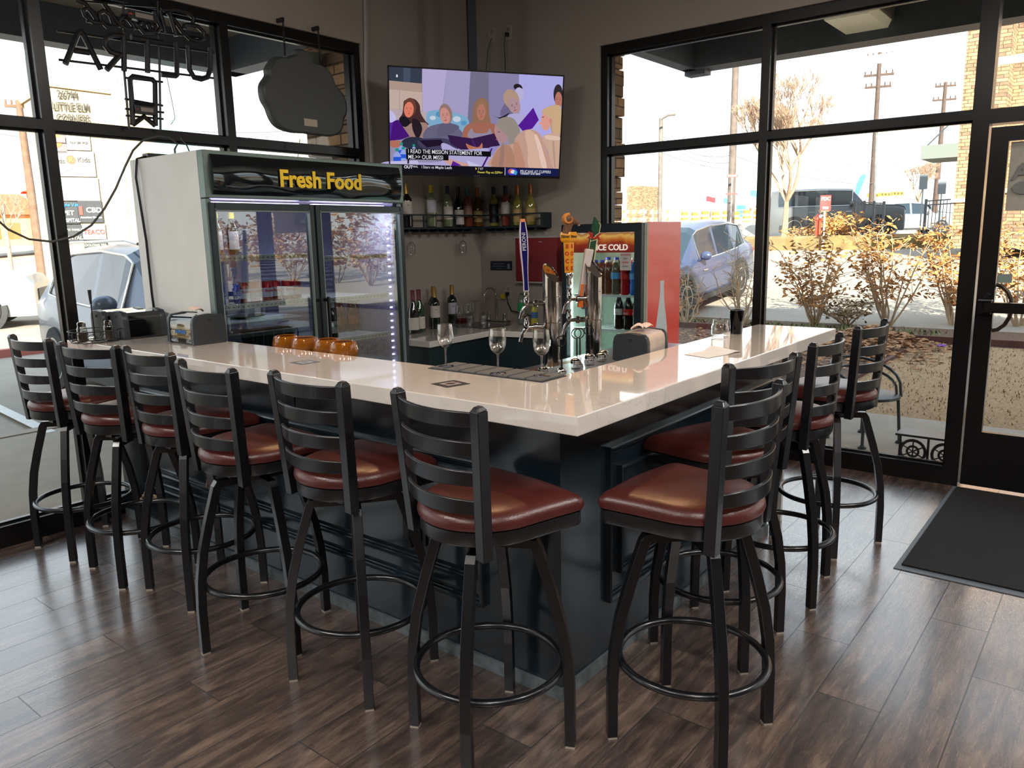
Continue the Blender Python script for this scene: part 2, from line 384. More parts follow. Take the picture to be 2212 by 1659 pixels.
# ---------------------------------------------------------------- ceiling lamps: panels added to brighten the room, warm spots over the bar
MAT_LED = M('added_lamp_face', (255, 244, 230), 0.5, emit=(255, 240, 222), estr=4.0)
def added_ceiling_panel(x, y, energy, label, sx=0.6, sy=1.2):
    r = root('added_panel_light', label, 'ceiling light', (x, y, 3.93), 0, 'ceiling panel lights')
    MB().box(-sx / 2 - 0.03, sx / 2 + 0.03, -sy / 2 - 0.03, sy / 2 + 0.03, -0.03, 0.02).build('frame', MAT_WHITE, r)
    MB().box(-sx / 2, sx / 2, -sy / 2, sy / 2, -0.034, -0.031).build('diffuser', MAT_LED, r)
    lamp('added_panel_lamp', 'AREA', (x, y, 3.89), energy, (1.0, 0.96, 0.92), shape='RECTANGLE', size=sx, size_y=sy)
PE = 50
for i, (x, y) in enumerate(((-2.6, -2.2), (0.2, -3.4), (-4.6, 0.2), (-3.2, 2.2), (-5.5, -4.0), (2.2, -3.2))):
    added_ceiling_panel(x, y, PE, ['square-edged ceiling panel just behind the viewpoint', 'ceiling panel over the open floor right of the viewpoint', 'ceiling panel over the open floor left of the viewpoint', 'ceiling panel near the left glass wall', 'ceiling panel at the back of the room', 'ceiling panel near the glass door'][i])
def spot(x, y, label, energy, tx, ty, size=1.5):
    r = root('track_spot', label, 'spotlight', (x, y, 3.95), 0, 'warm spotlights over the bar')
    MB().lathe([(0.02, -0.12), (0.02, 0.0), (0.05, 0.0)], 14).build('stem', MAT_BLACK, r); MB().lathe([(0.055, -0.24), (0.06, -0.23), (0.05, -0.12), (0.02, -0.11)], 18).build('shade', MAT_BLACK, r, smooth=True)
    d = Vector((tx - x, ty - y, -3.0)).normalized(); l = lamp('spot_lamp', 'SPOT', (x, y, 3.70), energy, (1.0, 0.62, 0.30), spot_size=size, spot_blend=0.6, shadow_soft_size=0.05); l.rotation_euler = d.to_track_quat('-Z', 'Y').to_euler()
spot(1.15, 0.95, 'black warm spotlight over the inside corner of the bar', 60, 0.0, 0.1)
spot(1.10, 2.10, 'black warm spotlight over the middle of the left run', 50, 0.0, 1.8)
spot(2.2, 1.0, 'black warm spotlight over the end of the right run', 30, 2.0, 0.0)

# ---------------------------------------------------------------- bar
H = 1.07
bar = root('bar_counter', 'L-shaped bar with white quartz top over a dark navy panelled base', 'bar counter', (0.212, 0.212, 0))
bx0 = 0.212
WL_, WR_, L1 = 0.438, 0.419, 2.427
T0 = Matrix.Translation((-bx0, -bx0, 0))
s = MB(); pts = [(0, 0), (L1, 0), (L1, WR_), (WL_, WR_), (WL_, YL - 0.03), (0, YL - 0.03)]
s.prism(pts, H - 0.058, H, T=T0); s.build('worktop', MAT_QUARTZ, bar, bevel=0.003)
b = MB(); o_ = 0.212
b.prism([(o_, o_), (2.12, o_), (2.12, 0.40), (0.42, 0.40), (0.42, YL - 0.04), (o_, YL - 0.04)], 0.0, H - 0.058, T=T0)
b.build('body', MAT_NAVY, bar)
# corner posts & seams
b = MB(); b.box(o_ - 0.004, o_ + 0.05, o_ - 0.004, o_ + 0.05, 0.045, H - 0.058, T=T0); b.build('corner_trim', MAT_NAVY, bar); MB().box(o_ - 0.0035, o_, 1.62, 1.626, 0.81, H - 0.06, T=T0).build('panel_seam', MAT_NAVY, bar)
# skirting
b = MB(); b.box(o_ - 0.012, o_, o_ - 0.012, YL - 0.04, 0, 0.045, T=T0); b.box(o_, 2.12, o_ - 0.012, o_, 0, 0.045, T=T0); b.box(o_ - 0.016, o_ - 0.012, o_ - 0.016, YL - 0.04, 0, 0.012, T=T0)
b.build('skirting', M('worn_grey_skirting', (96, 104, 108), 0.45, var=0.3, scale=35, bump=0.1), bar)
def picture_mould(face, a0, a1, z0, z1, nm='moulding'):
    """stepped picture-frame moulding on the left (x=o_) or right (y=o_) face"""
    mb = MB()
    prof = [(0.0, 0.0), (0.0, 0.022), (0.006, 0.026), (0.012, 0.02), (0.017, 0.02), (0.021, 0.012), (0.027, 0.012), (0.030, 0.006), (0.036, 0.0)]
    corners = [(a0, z0, 1, 1), (a1, z0, -1, 1), (a1, z1, -1, -1), (a0, z1, 1, -1)]
    rings = []
    for (a, z, sa, sz) in corners + corners[:1]:
        ring = []
        for (t, d) in prof:
            p = (a + sa * t, z + sz * t)
            ring.append((o_ - d, p[0], p[1]) if face == 'L' else (p[0], o_ - d, p[1]))
        rings.append(ring)
    mb.rings(rings, closed=False, cap=False, T=T0)
    return mb.build(nm, MAT_NAVY, bar)
picture_mould('L', 0.545, 3.05, 0.247, 0.80); picture_mould('L', 0.60, 2.995, 0.335, 0.735)
picture_mould('R', 0.494, 2.06, 0.247, 0.838); picture_mould('R', 0.572, 1.98, 0.335, 0.752)
MB().box(2.312, 2.338, 0.205, 0.235, 0, H - 0.058, T=T0).build('leg', MAT_WHITE, bar)
# outlet on the left face with a black cord
ot = MB(); ot.box(o_ - 0.008, o_, 0.84, 0.965, 0.41, 0.53, T=T0); ot.box(o_ - 0.014, o_ - 0.006, 0.86, 0.945, 0.425, 0.515, T=T0)
ot.build('outlet_plate', M('black_plastic', (12, 12, 13), 0.35), bar, bevel=0.002)
cdm = MB(); cdm.tube([(o_ - 0.03, 0.90, 0.49), (o_ - 0.035, 0.90, 0.44), (o_ - 0.03, 0.895, 0.40)], 0.009, 8, T=T0); cdm.box(o_ - 0.045, o_ - 0.012, 0.88, 0.92, 0.47, 0.53, T=T0)
cdm.build('plug', MATS['black_plastic'], bar, smooth=True)
# rope hanging behind stools
rpm = M('hemp_rope', (150, 124, 96), 0.9, bump=0.4, scale=200)
rp_ = MB(); rp_.tube([(o_ - 0.03, 2.22, 0.62), (o_ - 0.05, 2.25, 0.56), (o_ - 0.045, 2.30, 0.47), (o_ - 0.05, 2.33, 0.38)], 0.006, 6)
rp_.tube([(o_ - 0.05, 2.25, 0.56), (o_ - 0.06, 2.23, 0.50)], 0.004, 6)
tag(rp_.build('rope', rpm, None, smooth=True), 'frayed tan rope end hanging against the navy bar base between stools', 'rope')
rp_ = MB(); rp_.tube([(0.10 + (0.05 - 0.002 * t) * math.cos(t * 0.6), 2.80 + 0.07 * math.sin(t * 0.6), 0.235 + 0.0012 * t) for t in range(24)], 0.006, 6)
tag(rp_.build('rope', rpm, None, smooth=True), 'small coil of tan rope under the bar beside the far stools', 'rope')

# ---------------------------------------------------------------- stools
def vinyl():
    m = M('oxblood_vinyl', (78, 33, 29), 0.33, var=0.12, scale=14, spec=0.55)
    n = m.node_tree; b = n.nodes['Principled BSDF']; tc = n.nodes.new('ShaderNodeTexCoord'); v = n.nodes.new('ShaderNodeTexVoronoi'); v.inputs['Scale'].default_value = 220
    z = n.nodes.new('ShaderNodeTexNoise'); z.inputs['Scale'].default_value = 18; z.inputs['Distortion'].default_value = 3.0
    bp = n.nodes.new('ShaderNodeBump'); bp.inputs['Strength'].default_value = 0.10; bp.inputs['Distance'].default_value = 0.003
    ad = n.nodes.new('ShaderNodeMath'); ad.operation = 'ADD'
    n.links.new(tc.outputs['Object'], v.inputs['Vector']); n.links.new(tc.outputs['Object'], z.inputs['Vector'])
    n.links.new(v.outputs['Distance'], ad.inputs[0]); n.links.new(z.outputs['Fac'], ad.inputs[1]); n.links.new(ad.outputs[0], bp.inputs['Height']); n.links.new(bp.outputs[0], b.inputs['Normal'])
    return m
MAT_VINYL = vinyl()
def seat_outline(k=1.0, n=48):
    """keyhole plan: rounded back, straight front with tight corners"""
    pts = []
    for i in range(17):
        a = R_(100 + 160 * i / 16); pts.append((0.0 + 0.205 * math.cos(a) * 1.0, 0.205 * math.sin(a)))
    fr = [(0.10, -0.212), (0.185, -0.222)]
    for i in range(6):
        a = R_(-80 + 80 * i / 5); fr.append((0.190 + 0.030 * math.cos(a), -0.193 + 0.030 * math.sin(a)))
    fr += [(0.232, -0.08)]
    full = pts + fr + [(0.235, 0.0)] + [(x, -y) for x, y in fr[::-1]]
    return [(x * k, y * k) for x, y in full]
def make_stool():
    r = root('bar_stool', 'x', 'bar stool', (0, 0, 0), 0, 'ladder-back bar stools around the bar')
    # seat cushion
    c = MB(); prof = [(0.93, 0.762), (0.985, 0.770), (1.0, 0.783), (0.985, 0.797), (0.93, 0.811), (0.82, 0.822), (0.62, 0.829), (0.38, 0.832), (0.15, 0.833)]
    c.rings([[(x, y, z) for x, y in seat_outline(k)] for k, z in prof]); c.build('seat', MAT_VINYL, r, smooth=True)
    p = MB(); p.rings([[(x, y, z) for x, y in seat_outline(k)] for k, z in ((0.90, 0.722), (0.955, 0.722), (0.965, 0.727), (0.965, 0.764), (0.90, 0.766))])
    p.build('seat_pan', MAT_BLACK, r, smooth=True)
    # back posts with chamfered tops
    for sy in (-1, 1):
        q = MB()
        y0, y1 = sy * 0.168, sy * 0.192
        q.tube([(-0.142, y0, 0.695), (-0.168, y1, 1.128)], 0.0175, sq=True, up=(0, 1, 0))
        q.tube([(-0.168, y1, 1.128), (-0.1695, y1, 1.140)], 0.0175, sq=True, up=(0, 1, 0), rad=[0.0175, 0.009])
        q.build('back_post', MAT_BLACK, r, bevel=0.002)
    for z0, z1 in ((1.082, 1.122), (0.998, 1.038), (0.914, 0.954), (0.830, 0.870)):
        q = MB(); n = 12
        def xx(z): return -0.142 - (z - 0.695) * 0.06
        hw = 0.168 + (z0 - 0.695) * 0.055
        rr = []
        for i in range(n + 1):
            t = -1 + 2 * i / n; y = t * hw; bow = 0.052 * (1 - t * t)
            zc = 0.006 * (1 - t * t)
            rr.append([(xx(z0) - bow - 0.007, y, z0 - zc), (xx(z0) - bow + 0.005, y, z0 - zc), (xx(z1) - bow + 0.005, y, z1), (xx(z1) - bow - 0.007, y, z1)])
        q.rings(rr); q.build('back_slat', MAT_BLACK, r, smooth=True, bevel=0.002)
    # swivel plate and under-seat arms
    q = MB(); q.box(-0.10, 0.10, -0.10, 0.10, 0.700, 0.722); q.box(-0.12, 0.12, -0.022, 0.022, 0.690, 0.703); q.lathe([(0.075, 0.672), (0.075, 0.69)], 20)
    q.build('swivel_plate', MAT_BLACK, r)
    q = MB(); q.tube([(0.229 * math.cos(2 * PI * i / 56), 0.229 * math.sin(2 * PI * i / 56), 0.262) for i in range(56)], 0.0125, 10, closed=True)
    q.build('foot_ring', MAT_BLACK, r, smooth=True)
    lp = MB(); path = [(0.03, 0, 0.668), (0.152, 0, 0.668), (0.160, 0, 0.655), (0.202, 0, 0.52), (0.232, 0, 0.41), (0.250, 0, 0.30), (0.257, 0, 0.19), (0.258, 0, 0.007)]
    lp.tube(path, 0.0160, sq=True, up=(0, 1, 0))
    lm = lp.mesh('leg', MAT_BLACK)
    gm = MB().box(0.258 - 0.0145, 0.258 + 0.0145, -0.0145, 0.0145, 0, 0.008).mesh('foot_glide', M('grey_plastic_glide', (168, 158, 146), 0.6))
    for k in range(4):
        l = bpy.data.objects.new('leg', lm); COL.objects.link(l); l.parent = r; l.rotation_euler = (0, 0, k * PI / 2)
        bv = l.modifiers.new('bevel', 'BEVEL'); bv.width = 0.0015; bv.segments = 1; bv.limit_method = 'ANGLE'; bv.angle_limit = R_(60)
        g = bpy.data.objects.new('foot_glide', gm); COL.objects.link(g); g.parent = l
        g['label'] = 'pale plastic foot glide'
    return r
stool0 = make_stool()
# (centre x, y, facing deg, leg-base deg of first leg, label)
ST = [
 (-0.116, 3.075, 3, 49, 'oxblood bar stool at the far end of the left run, against the window wall'),
 (-0.090, 2.520, 11, 41, 'second oxblood bar stool from the window, turned slightly toward the corner'),
 (-0.030, 2.060, 0, 45, 'third oxblood bar stool from the window, before the left dispenser'),
 (-0.115, 1.452, -3, 79, 'oxblood bar stool whose base is turned widest, fourth from the window'),
 (-0.072, 0.907, -2, 52, 'oxblood bar stool in front of the grey coaster, one away from the corner'),
 (-0.0915, 0.2775, -10, 25, 'nearest oxblood bar stool left of the bar corner, black coaster beyond its back'),
 (0.316, -0.218, 87, 45, 'nearest oxblood bar stool right of the bar corner, orange glint on its seat'),
 (0.920, -0.040, 75, 45, 'oxblood bar stool second from the corner on the right run, mostly behind the nearest'),
 (1.530, -0.055, 91, 53, 'third oxblood bar stool along the right run, before the counter end'),
 (2.190, -0.068, 86, 26, 'farthest oxblood bar stool by the glass door, past the counter end'),
]
for i, (x, y, fa, ba, lab) in enumerate(ST):
    o = stool0 if i == 0 else dup(stool0)
    o.location = (x, y, 0); o.rotation_euler = (0, 0, R_(fa)); o['label'] = lab
    k = 0
    for ch in o.children:
        if ch.name.startswith('leg'):
            ch.rotation_euler = (0, 0, R_(ba - fa + 90 * k)); k += 1

# ---------------------------------------------------------------- tall two-door fridge
MAT_DK = M('fridge_dark_grey', (48, 58, 62), 0.30, 0.4, var=0.08, scale=40)
MAT_BLKG = M('gloss_black_sign', (58, 66, 72), 0.03, 0.8, var=0.05, spec=1.0, coat=1.0)
MAT_FGL = glass('fridge_glass', (226, 234, 232), 3.6, ior=1.5)
MAT_INT = M('fridge_interior_grey', (150, 148, 172), 0.5)
MAT_SHELF = M('white_wire_shelf', (210, 208, 214), 0.5)
fx0, fx1, fy0, fy1, fzt = 0.444, 1.836, 2.572, 3.33, 2.044
fr = root('display_fridge', 'tall white two-door glass display fridge with a black Fresh Food header', 'fridge', ((fx0 + fx1) / 2, (fy0 + fy1) / 2, 0))
F0 = Matrix.Translation((-(fx0 + fx1) / 2, -(fy0 + fy1) / 2, 0))
b = MB(); b.box(fx0, fx0 + 0.05, fy0 + 0.055, fy1, 0.02, fzt, T=F0); b.box(fx1 - 0.05, fx1, fy0 + 0.055, fy1, 0.02, fzt, T=F0)
b.box(fx0 + 0.05, fx1 - 0.05, fy1 - 0.05, fy1, 0.02, fzt, T=F0); b.box(fx0 + 0.05, fx1 - 0.05, fy0 + 0.055, fy1 - 0.05, fzt - 0.24, fzt, T=F0); b.box(fx0 + 0.05, fx1 - 0.05, fy0 + 0.055, fy1 - 0.05, 0.02, 0.26, T=F0)
b.build('cabinet', MAT_WHITE, fr)
b = MB(); b.box(fx0 + 0.052, fx1 - 0.052, fy1 - 0.056, fy1 - 0.051, 0.27, fzt - 0.25, T=F0); b.box(fx0 + 0.051, fx0 + 0.055, fy0 + 0.06, fy1 - 0.056, 0.27, fzt - 0.25, T=F0); b.box(fx1 - 0.055, fx1 - 0.051, fy0 + 0.06, fy1 - 0.056, 0.27, fzt - 0.25, T=F0)
b.build('liner', MAT_INT, fr)
# header
b = MB(); b.box(fx0, fx1, fy0, fy0 + 0.055, 1.804, fzt, T=F0); b.build('header_frame', M('fridge_grey_green_edge', (112, 128, 124), 0.35, 0.5), fr, bevel=0.004)
# curved, glossy header panel
b = MB()
def hp(u, v):
    x = fx0 + 0.035 + (fx1 - fx0 - 0.07) * u; z = 1.822 + (fzt - 0.02 - 1.822) * v
    return F0 @ Vector((x, fy0 - 0.004 - 0.022 * math.sin(PI * v) ** 0.8 - 0.003 * math.sin(9 * u + 2) - 0.0015 * math.sin(21 * u + 5 * v), z))
b.grid(hp, 60, 14); b.build('header_panel', MAT_BLKG, fr, smooth=True)
T = F0 @ frame_T((1.165, fy0 - 0.034, 1.913), (1, 0, 0), (0, 0, 1))
text_mb('Fresh Food', 0.128, 0.004, T, bold=0.0035).build('lettering', M('yellow_vinyl', (250, 214, 40), 0.4, emit=(250, 214, 40), estr=0.0), fr)
# door frames, panes, handles
def fdoor(x0, x1, hx):
    d = MB(); z0, z1 = 0.24, 1.782; w = 0.032
    d.box(x0, x0 + w, fy0, fy0 + 0.05, z0, z1, T=F0); d.box(x1 - w, x1, fy0, fy0 + 0.05, z0, z1, T=F0); d.box(x0 + w, x1 - w, fy0, fy0 + 0.05, z1 - w - 0.008, z1, T=F0); d.box(x0 + w, x1 - w, fy0, fy0 + 0.05, z0, z0 + 0.08, T=F0)
    D = d.build('door', MAT_DK, fr, bevel=0.004)
    p = MB(); p.box(x0 + w, x1 - w, fy0 + 0.018, fy0 + 0.024, z0 + 0.08, z1 - w, T=F0); p.build('door_pane', MAT_FGL, D)
    g = MB(); q = 0.006
    g.box(x0 + w, x0 + w + q, fy0 - 0.001, fy0 + 0.018, z0 + 0.08, z1 - w, T=F0); g.box(x1 - w - q, x1 - w, fy0 - 0.001, fy0 + 0.018, z0 + 0.08, z1 - w, T=F0); g.box(x0 + w, x1 - w, fy0 - 0.001, fy0 + 0.018, z1 - w - 0.012, z1 - w - 0.006, T=F0)
    g.build('gasket', M('pale_gasket', (126, 138, 134), 0.4), D)
    h = MB(); h.box(hx - 0.008, hx + 0.008, fy0 - 0.045, fy0 - 0.03, 0.78, 1.25, T=F0); h.box(hx - 0.008, hx + 0.008, fy0 - 0.035, fy0 + 0.002, 0.79, 0.81, T=F0); h.box(hx - 0.008, hx + 0.008, fy0 - 0.035, fy0 + 0.002, 1.22, 1.24, T=F0)
    h.build('door_handle', M('black_handle', (16, 18, 20), 0.3), D, bevel=0.004)
fdoor(fx0 + 0.012, 1.118, 1.098); fdoor(1.128, fx1 - 0.008, 1.150)
b = MB(); b.box(fx0, fx0 + 0.03, fy0 + 0.01, fy0 + 0.055, 0.02, 1.80, T=F0); b.box(fx1 - 0.03, fx1, fy0 + 0.03, fy0 + 0.055, 0.02, 1.80, T=F0); b.box(fx0 + 0.03, fx1 - 0.03, fy0 + 0.02, fy0 + 0.055, 0.02, 0.23, T=F0); b.build('front_frame', MATS['fridge_grey_green_edge'], fr)
for x0, x1, zz in ((fx0 + 0.06, 1.12, (1.494, 1.228)), (1.13, fx1 - 0.08, (1.472, 1.218, 0.960))):
    for z in zz:
        g = MB(); g.box(x0, x1, 2.67, 2.685, z - 0.018, z + 0.012, T=F0)
        for k in range(22): yy = 2.70 + k * 0.026; g.box(x0, x1, yy, yy + 0.006, z - 0.006, z - 0.001, T=F0)
        for k in range(3): xx = x0 + (x1 - x0) * (0.1 + 0.4 * k); g.box(xx, xx + 0.006, 2.68, 3.26, z - 0.012, z - 0.006, T=F0)
        s_ = g.build('shelf', MAT_SHELF, fr)
        g = MB()
        for k in range(int((x1 - x0) / 0.03)): g.box(x0 + 0.008 + k * 0.03, x0 + 0.022 + k * 0.03, 2.668, 2.6705, z - 0.008, z, T=F0)
        g.build('price_strip', M('grey_strip', (120, 120, 130), 0.6), s_)
g = MB(); g.box(fx0 + 0.06, 1.11, 2.75, 3.2, 1.125, 1.133, T=F0); g.build('shelf', M('white_board', (214, 218, 222), 0.4), fr)
g = MB(); g.box(fx0 + 0.06, 1.11, 2.70, 3.26, 0.94, 0.948, T=F0); g.build('shelf', M('dark_shelf', (52, 54, 66), 0.5), fr)
# led strips on the right inner wall
g = MB()
for k in range(22): g.box(fx1 - 0.072, fx1 - 0.058, 2.665, 2.675, 0.72 + 0.045 * k, 0.73 + 0.045 * k, T=F0)
g.build('led_strip', M('violet_white_led', (210, 205, 255), 0.5, emit=(205, 195, 255), estr=3.0), fr)
for lx_ in (0.80, 1.46):  # glowing top strips and lamps added to brighten the dark fridge inside
    MB().box(lx_ - 0.28, lx_ + 0.28, 2.66, 2.69, 1.775, 1.79, T=F0).build('added_top_strip', MATS['violet_white_led'], fr)
    lamp('added_fridge_lamp', 'AREA', (lx_, 2.72, 1.77), 3.2 if lx_ > 1 else 1.6, (0.80, 0.78, 1.0), (R_(-18), 0, 0), shape='RECTANGLE', size=0.5, size_y=0.05)
for x in (fx0 + 0.05, fx1 - 0.05):
    for y in (fy0 + 0.1, fy1 - 0.05): MB().lathe([(0.02, 0), (0.02, 0.022)], 12, T=F0 @ Matrix.Translation((x, y, 0))).build('caster', MATS['black_handle'], fr)

# ---------------------------------------------------------------- things inside the fridge
def can_mesh(body, top, lettering=None):
    c = MB(); c.lathe([(0.028, 0), (0.033, 0.006), (0.033, 0.108), (0.027, 0.118), (0.026, 0.121)], 20); return c
def mk_can(name, label, col, loc, txt, tcol, group, band=None):
    r = root(name, label, 'can', loc, 0, group)
    can_mesh(0, 0).build('body', M('can_' + name + str(col[0]), col, 0.28, 0.6), r, smooth=True)
    MB().lathe([(0.027, 0.1185), (0.027, 0.1225), (0.024, 0.121)], 20).build('lid', M('can_lid', (190, 190, 190), 0.3, 0.9), r, smooth=True)
    if band:
        MB().lathe([(0.0334, 0.028), (0.0334, 0.082)], 20, cap=False).build('label_band', M('can_band', band, 0.4), r, smooth=True)
    if txt:
        mb = MB()
        for i, t in enumerate(txt):
            T = Matrix.Translation((0, -0.0345, 0.066 - 0.024 * i)) @ Matrix.Rotation(PI / 2, 4, 'X')
            text_mb(t, 0.022, 0.0008, T, bold=0.0006, mb=mb)
        mb.build('lettering', M('can_text' + str(tcol[0]), tcol, 0.5), r)
    return r
c0 = mk_can('beer_can', 'blue beer can at the front left of the middle fridge shelf', (28, 62, 170), (0.565, 2.74, 1.231), ('BUD', 'LIGHT'), (225, 232, 245), 'blue beer cans')
dup(c0, loc=(0.66, 2.74, 1.231), label='second blue beer can from the left on the middle fridge shelf')
r0 = mk_can('beer_can', 'red beer can on the middle fridge shelf, first right of the blue cans', (150, 24, 34), (0.76, 2.80, 1.231), ('Budwei',), (180, 30, 40), 'red beer cans on the middle fridge shelf', band=(206, 200, 214))
nm = ['second', 'third', 'fourth', 'fifth', 'sixth', 'last']
for k in range(5): dup(r0, loc=(0.76 + 0.072 * (k + 1) - 0.005, 2.80 - 0.02 * (k % 2), 1.231), label='%s red beer can counting from the blue cans on the middle fridge shelf' % nm[k if k < 4 else 5])
# top shelf white-labelled bottles
def bottle_prof(kind):
    if kind == 'bordeaux': return [(0.030, 0), (0.038, 0.006), (0.0385, 0.19), (0.034, 0.215), (0.018, 0.235), (0.0145, 0.25), (0.0145, 0.315)]
    if kind == 'burgundy': return [(0.032, 0), (0.041, 0.006), (0.0415, 0.14), (0.036, 0.18), (0.020, 0.225), (0.0150, 0.25), (0.0145, 0.315)]
    if kind == 'beer': return [(0.026, 0), (0.0305, 0.005), (0.0305, 0.13), (0.026, 0.15), (0.015, 0.18), (0.013, 0.228), (0.0145, 0.23)]
    if kind == 'soda': return [(0.024, 0), (0.034, 0.008), (0.0345, 0.07), (0.031, 0.085), (0.0345, 0.10), (0.035, 0.15), (0.030, 0.185), (0.016, 0.215), (0.0145, 0.225)]
def prof_r(prof, z):
    for (r0, z0), (r1, z1) in zip(prof, prof[1:]):
        if z0 <= z <= z1 and z1 > z0: return r0 + (r1 - r0) * (z - z0) / (z1 - z0)
    return prof[-1][0]
GLB = {}
def liquid(name, col, rough=0.06, tr=0.35):
    if name in GLB: return GLB[name]
    m = M(name, col, rough, var=0.04, spec=0.7, coat=0.4); GLB[name] = m; return m
def mk_bottle(name, label, cat, kind, loc, gl, cap, capz, lab=None, txt=None, tcol=(60, 56, 54), group=None, lz=(0.06, 0.15), face=0.0, cap2=None, scale=1.0):
    r = root(name, label, cat, loc, face, group); pr = bottle_prof(kind)
    if scale != 1: r.scale = (scale,) * 3
    MB().lathe(pr, 22).build('glass_body', gl, r, smooth=True)
    zt = pr[-1][1]
    MB().lathe([(prof_r(pr, capz) + 0.0012, capz), (0.0160, capz + 0.004), (0.0160, zt + 0.003), (0.0145, zt + 0.004)], 18).build('cap' if kind in ('beer', 'soda') else 'foil_capsule', cap, r, smooth=True)
    if lab:
        R = prof_r(pr, (lz[0] + lz[1]) / 2) + 0.0009; mb = MB(); n = 14; span = R_(150)
        rr = [[(R * math.cos(-PI / 2 - span / 2 + span * i / n), R * math.sin(-PI / 2 - span / 2 + span * i / n), z) for i in range(n + 1)] for z in lz]
        mb.rings(rr, closed=False, cap=False); L_ = mb.build('label', lab, r, smooth=True)
        if txt:
            T = Matrix.Translation((0, -R - 0.0012, lz[1] - 0.03)) @ Matrix.Rotation(PI / 2, 4, 'X')
            text_mb(txt, 0.018, 0.0006, T).build('lettering', M('label_ink' + str(tcol[0]), tcol, 0.6), L_)
    return r
G_dark = liquid('dark_green_wine_glass', (20, 28, 22)); G_red = liquid('near_black_wine_glass', (18, 10, 14)); G_yel = liquid('straw_white_wine', (138, 130, 56)); G_pale = liquid('pale_green_wine', (120, 128, 98))
G_ros = liquid('rose_wine', (120, 58, 44)); G_amb = liquid('amber_wine', (106, 66, 34)); G_brn = liquid('brown_beer_glass', (86, 44, 20)); G_grn = liquid('green_wine_glass', (26, 56, 34))
C_gold = M('gold_foil', (176, 140, 72), 0.35, 0.7); C_yel = M('yellow_foil', (208, 184, 24), 0.45); C_navy = M('navy_foil', (20, 26, 52), 0.4); C_cop = M('copper_foil', (186, 112, 66), 0.35, 0.6)
C_teal = M('teal_foil', (66, 124, 136), 0.4); C_redf = M('dark_red_foil', (96, 22, 34), 0.4); C_wh = M('white_cap', (226, 226, 226), 0.45); C_blk = M('black_foil', (46, 34, 24), 0.4)
P_wh = M('cream_label', (198, 190, 182), 0.7); P_lav = M('pale_grey_label', (176, 174, 182), 0.7); P_blk = M('black_label', (18, 22, 30), 0.5); P_tan = M('tan_label', (176, 150, 96), 0.7)
lb = mk_bottle('beer_bottle', 'brown lager bottle with a white label on the lower fridge shelf', 'bottle', 'beer', (1.33, 2.735, 0.972), liquid('lager_dark_glass', (40, 34, 24)), C_wh, 0.19, P_wh, 'LAGER', (40, 50, 44), lz=(0.03, 0.105))
lb2 = mk_bottle('beer_bottle', 'gold-necked beer bottle at the left of the second right-hand fridge shelf', 'bottle', 'beer', (1.22, 2.75, 1.23), liquid('lager_dark_glass', (40, 34, 24)), C_gold, 0.165, P_wh, None, lz=(0.03, 0.10))
b0 = mk_bottle('beer_bottle', 'x', 'bottle', 'beer', (1.45, 3.02, 0.972), G_brn, C_gold, 0.22, M('copper_label', (170, 92, 52), 0.4, 0.4), None, group='copper-labelled brown bottles on the lower fridge shelf', lz=(0.04, 0.10))
b0['label'] = 'leftmost copper-labelled brown bottle on the lower right fridge shelf'
k = 0; ordn = ['second', 'third', 'fourth', 'fifth', 'rightmost']
for xx in (1.51, 1.57, 1.63, 1.69, 1.75): dup(b0, loc=(xx, 3.02 - 0.03 * (k % 2), 0.972), label='%s copper-labelled brown bottle from the left on the lower right fridge shelf' % ordn[k]); k += 1
for k, xx in enumerate((0.62, 0.72)):
    t_ = mk_bottle('beer_bottle', ['left of the two white-labelled bottles on the top left fridge shelf', 'right of the two white-labelled bottles on the top left fridge shelf'][k], 'bottle', 'beer', (xx, 2.80, 1.507), liquid('lager_dark_glass', (40, 34, 24)), C_yel, 0.2, P_wh, None, lz=(0.03, 0.13), group='white-labelled bottles on the top fridge shelf')
# glass pitchers on the lower left shelf
def glass_solid(name, tint, refl=1.6): return glass(name, tint, refl)
MAT_CLR = glass('clear_glassware', (254, 254, 253), 2.4, ior=1.5)
pt = root('glass_pitcher', 'x', 'pitcher', (0.80, 2.86, 0.949), 0, 'glass pitchers in the bottom of the fridge')
pt['label'] = 'leftmost teal glass jug in the row below the white board in the fridge'
MB().lathe([(0.030, 0), (0.036, 0.004), (0.034, 0.05), (0.040, 0.09), (0.040, 0.12), (0.037, 0.12), (0.031, 0.05), (0.030, 0.01)], 18).build('body', glass('teal_glass', (110, 150, 146), 3.0), pt, smooth=True)
MB().tube([(0.036, 0, 0.10), (0.06, 0, 0.098), (0.068, 0, 0.07), (0.06, 0, 0.04), (0.036, 0, 0.03)], 0.005, 8).build('handle', MATS['teal_glass'], pt, smooth=True)
for k in range(4): dup(pt, loc=(0.872 + 0.072 * k, 2.86, 0.949), label='%s teal glass jug in the row below the white board in the fridge' % ['second', 'third', 'fourth', 'rightmost'][k])
pl_ = root('plate', 'stack of dark leafy plates on the white board inside the fridge', 'plate', (0.84, 2.92, 1.134))
MB().lathe([(0.06, 0), (0.11, 0.012), (0.112, 0.016), (0.06, 0.006)], 26).build('dish', M('dark_dish', (60, 66, 56), 0.4), pl_, smooth=True)

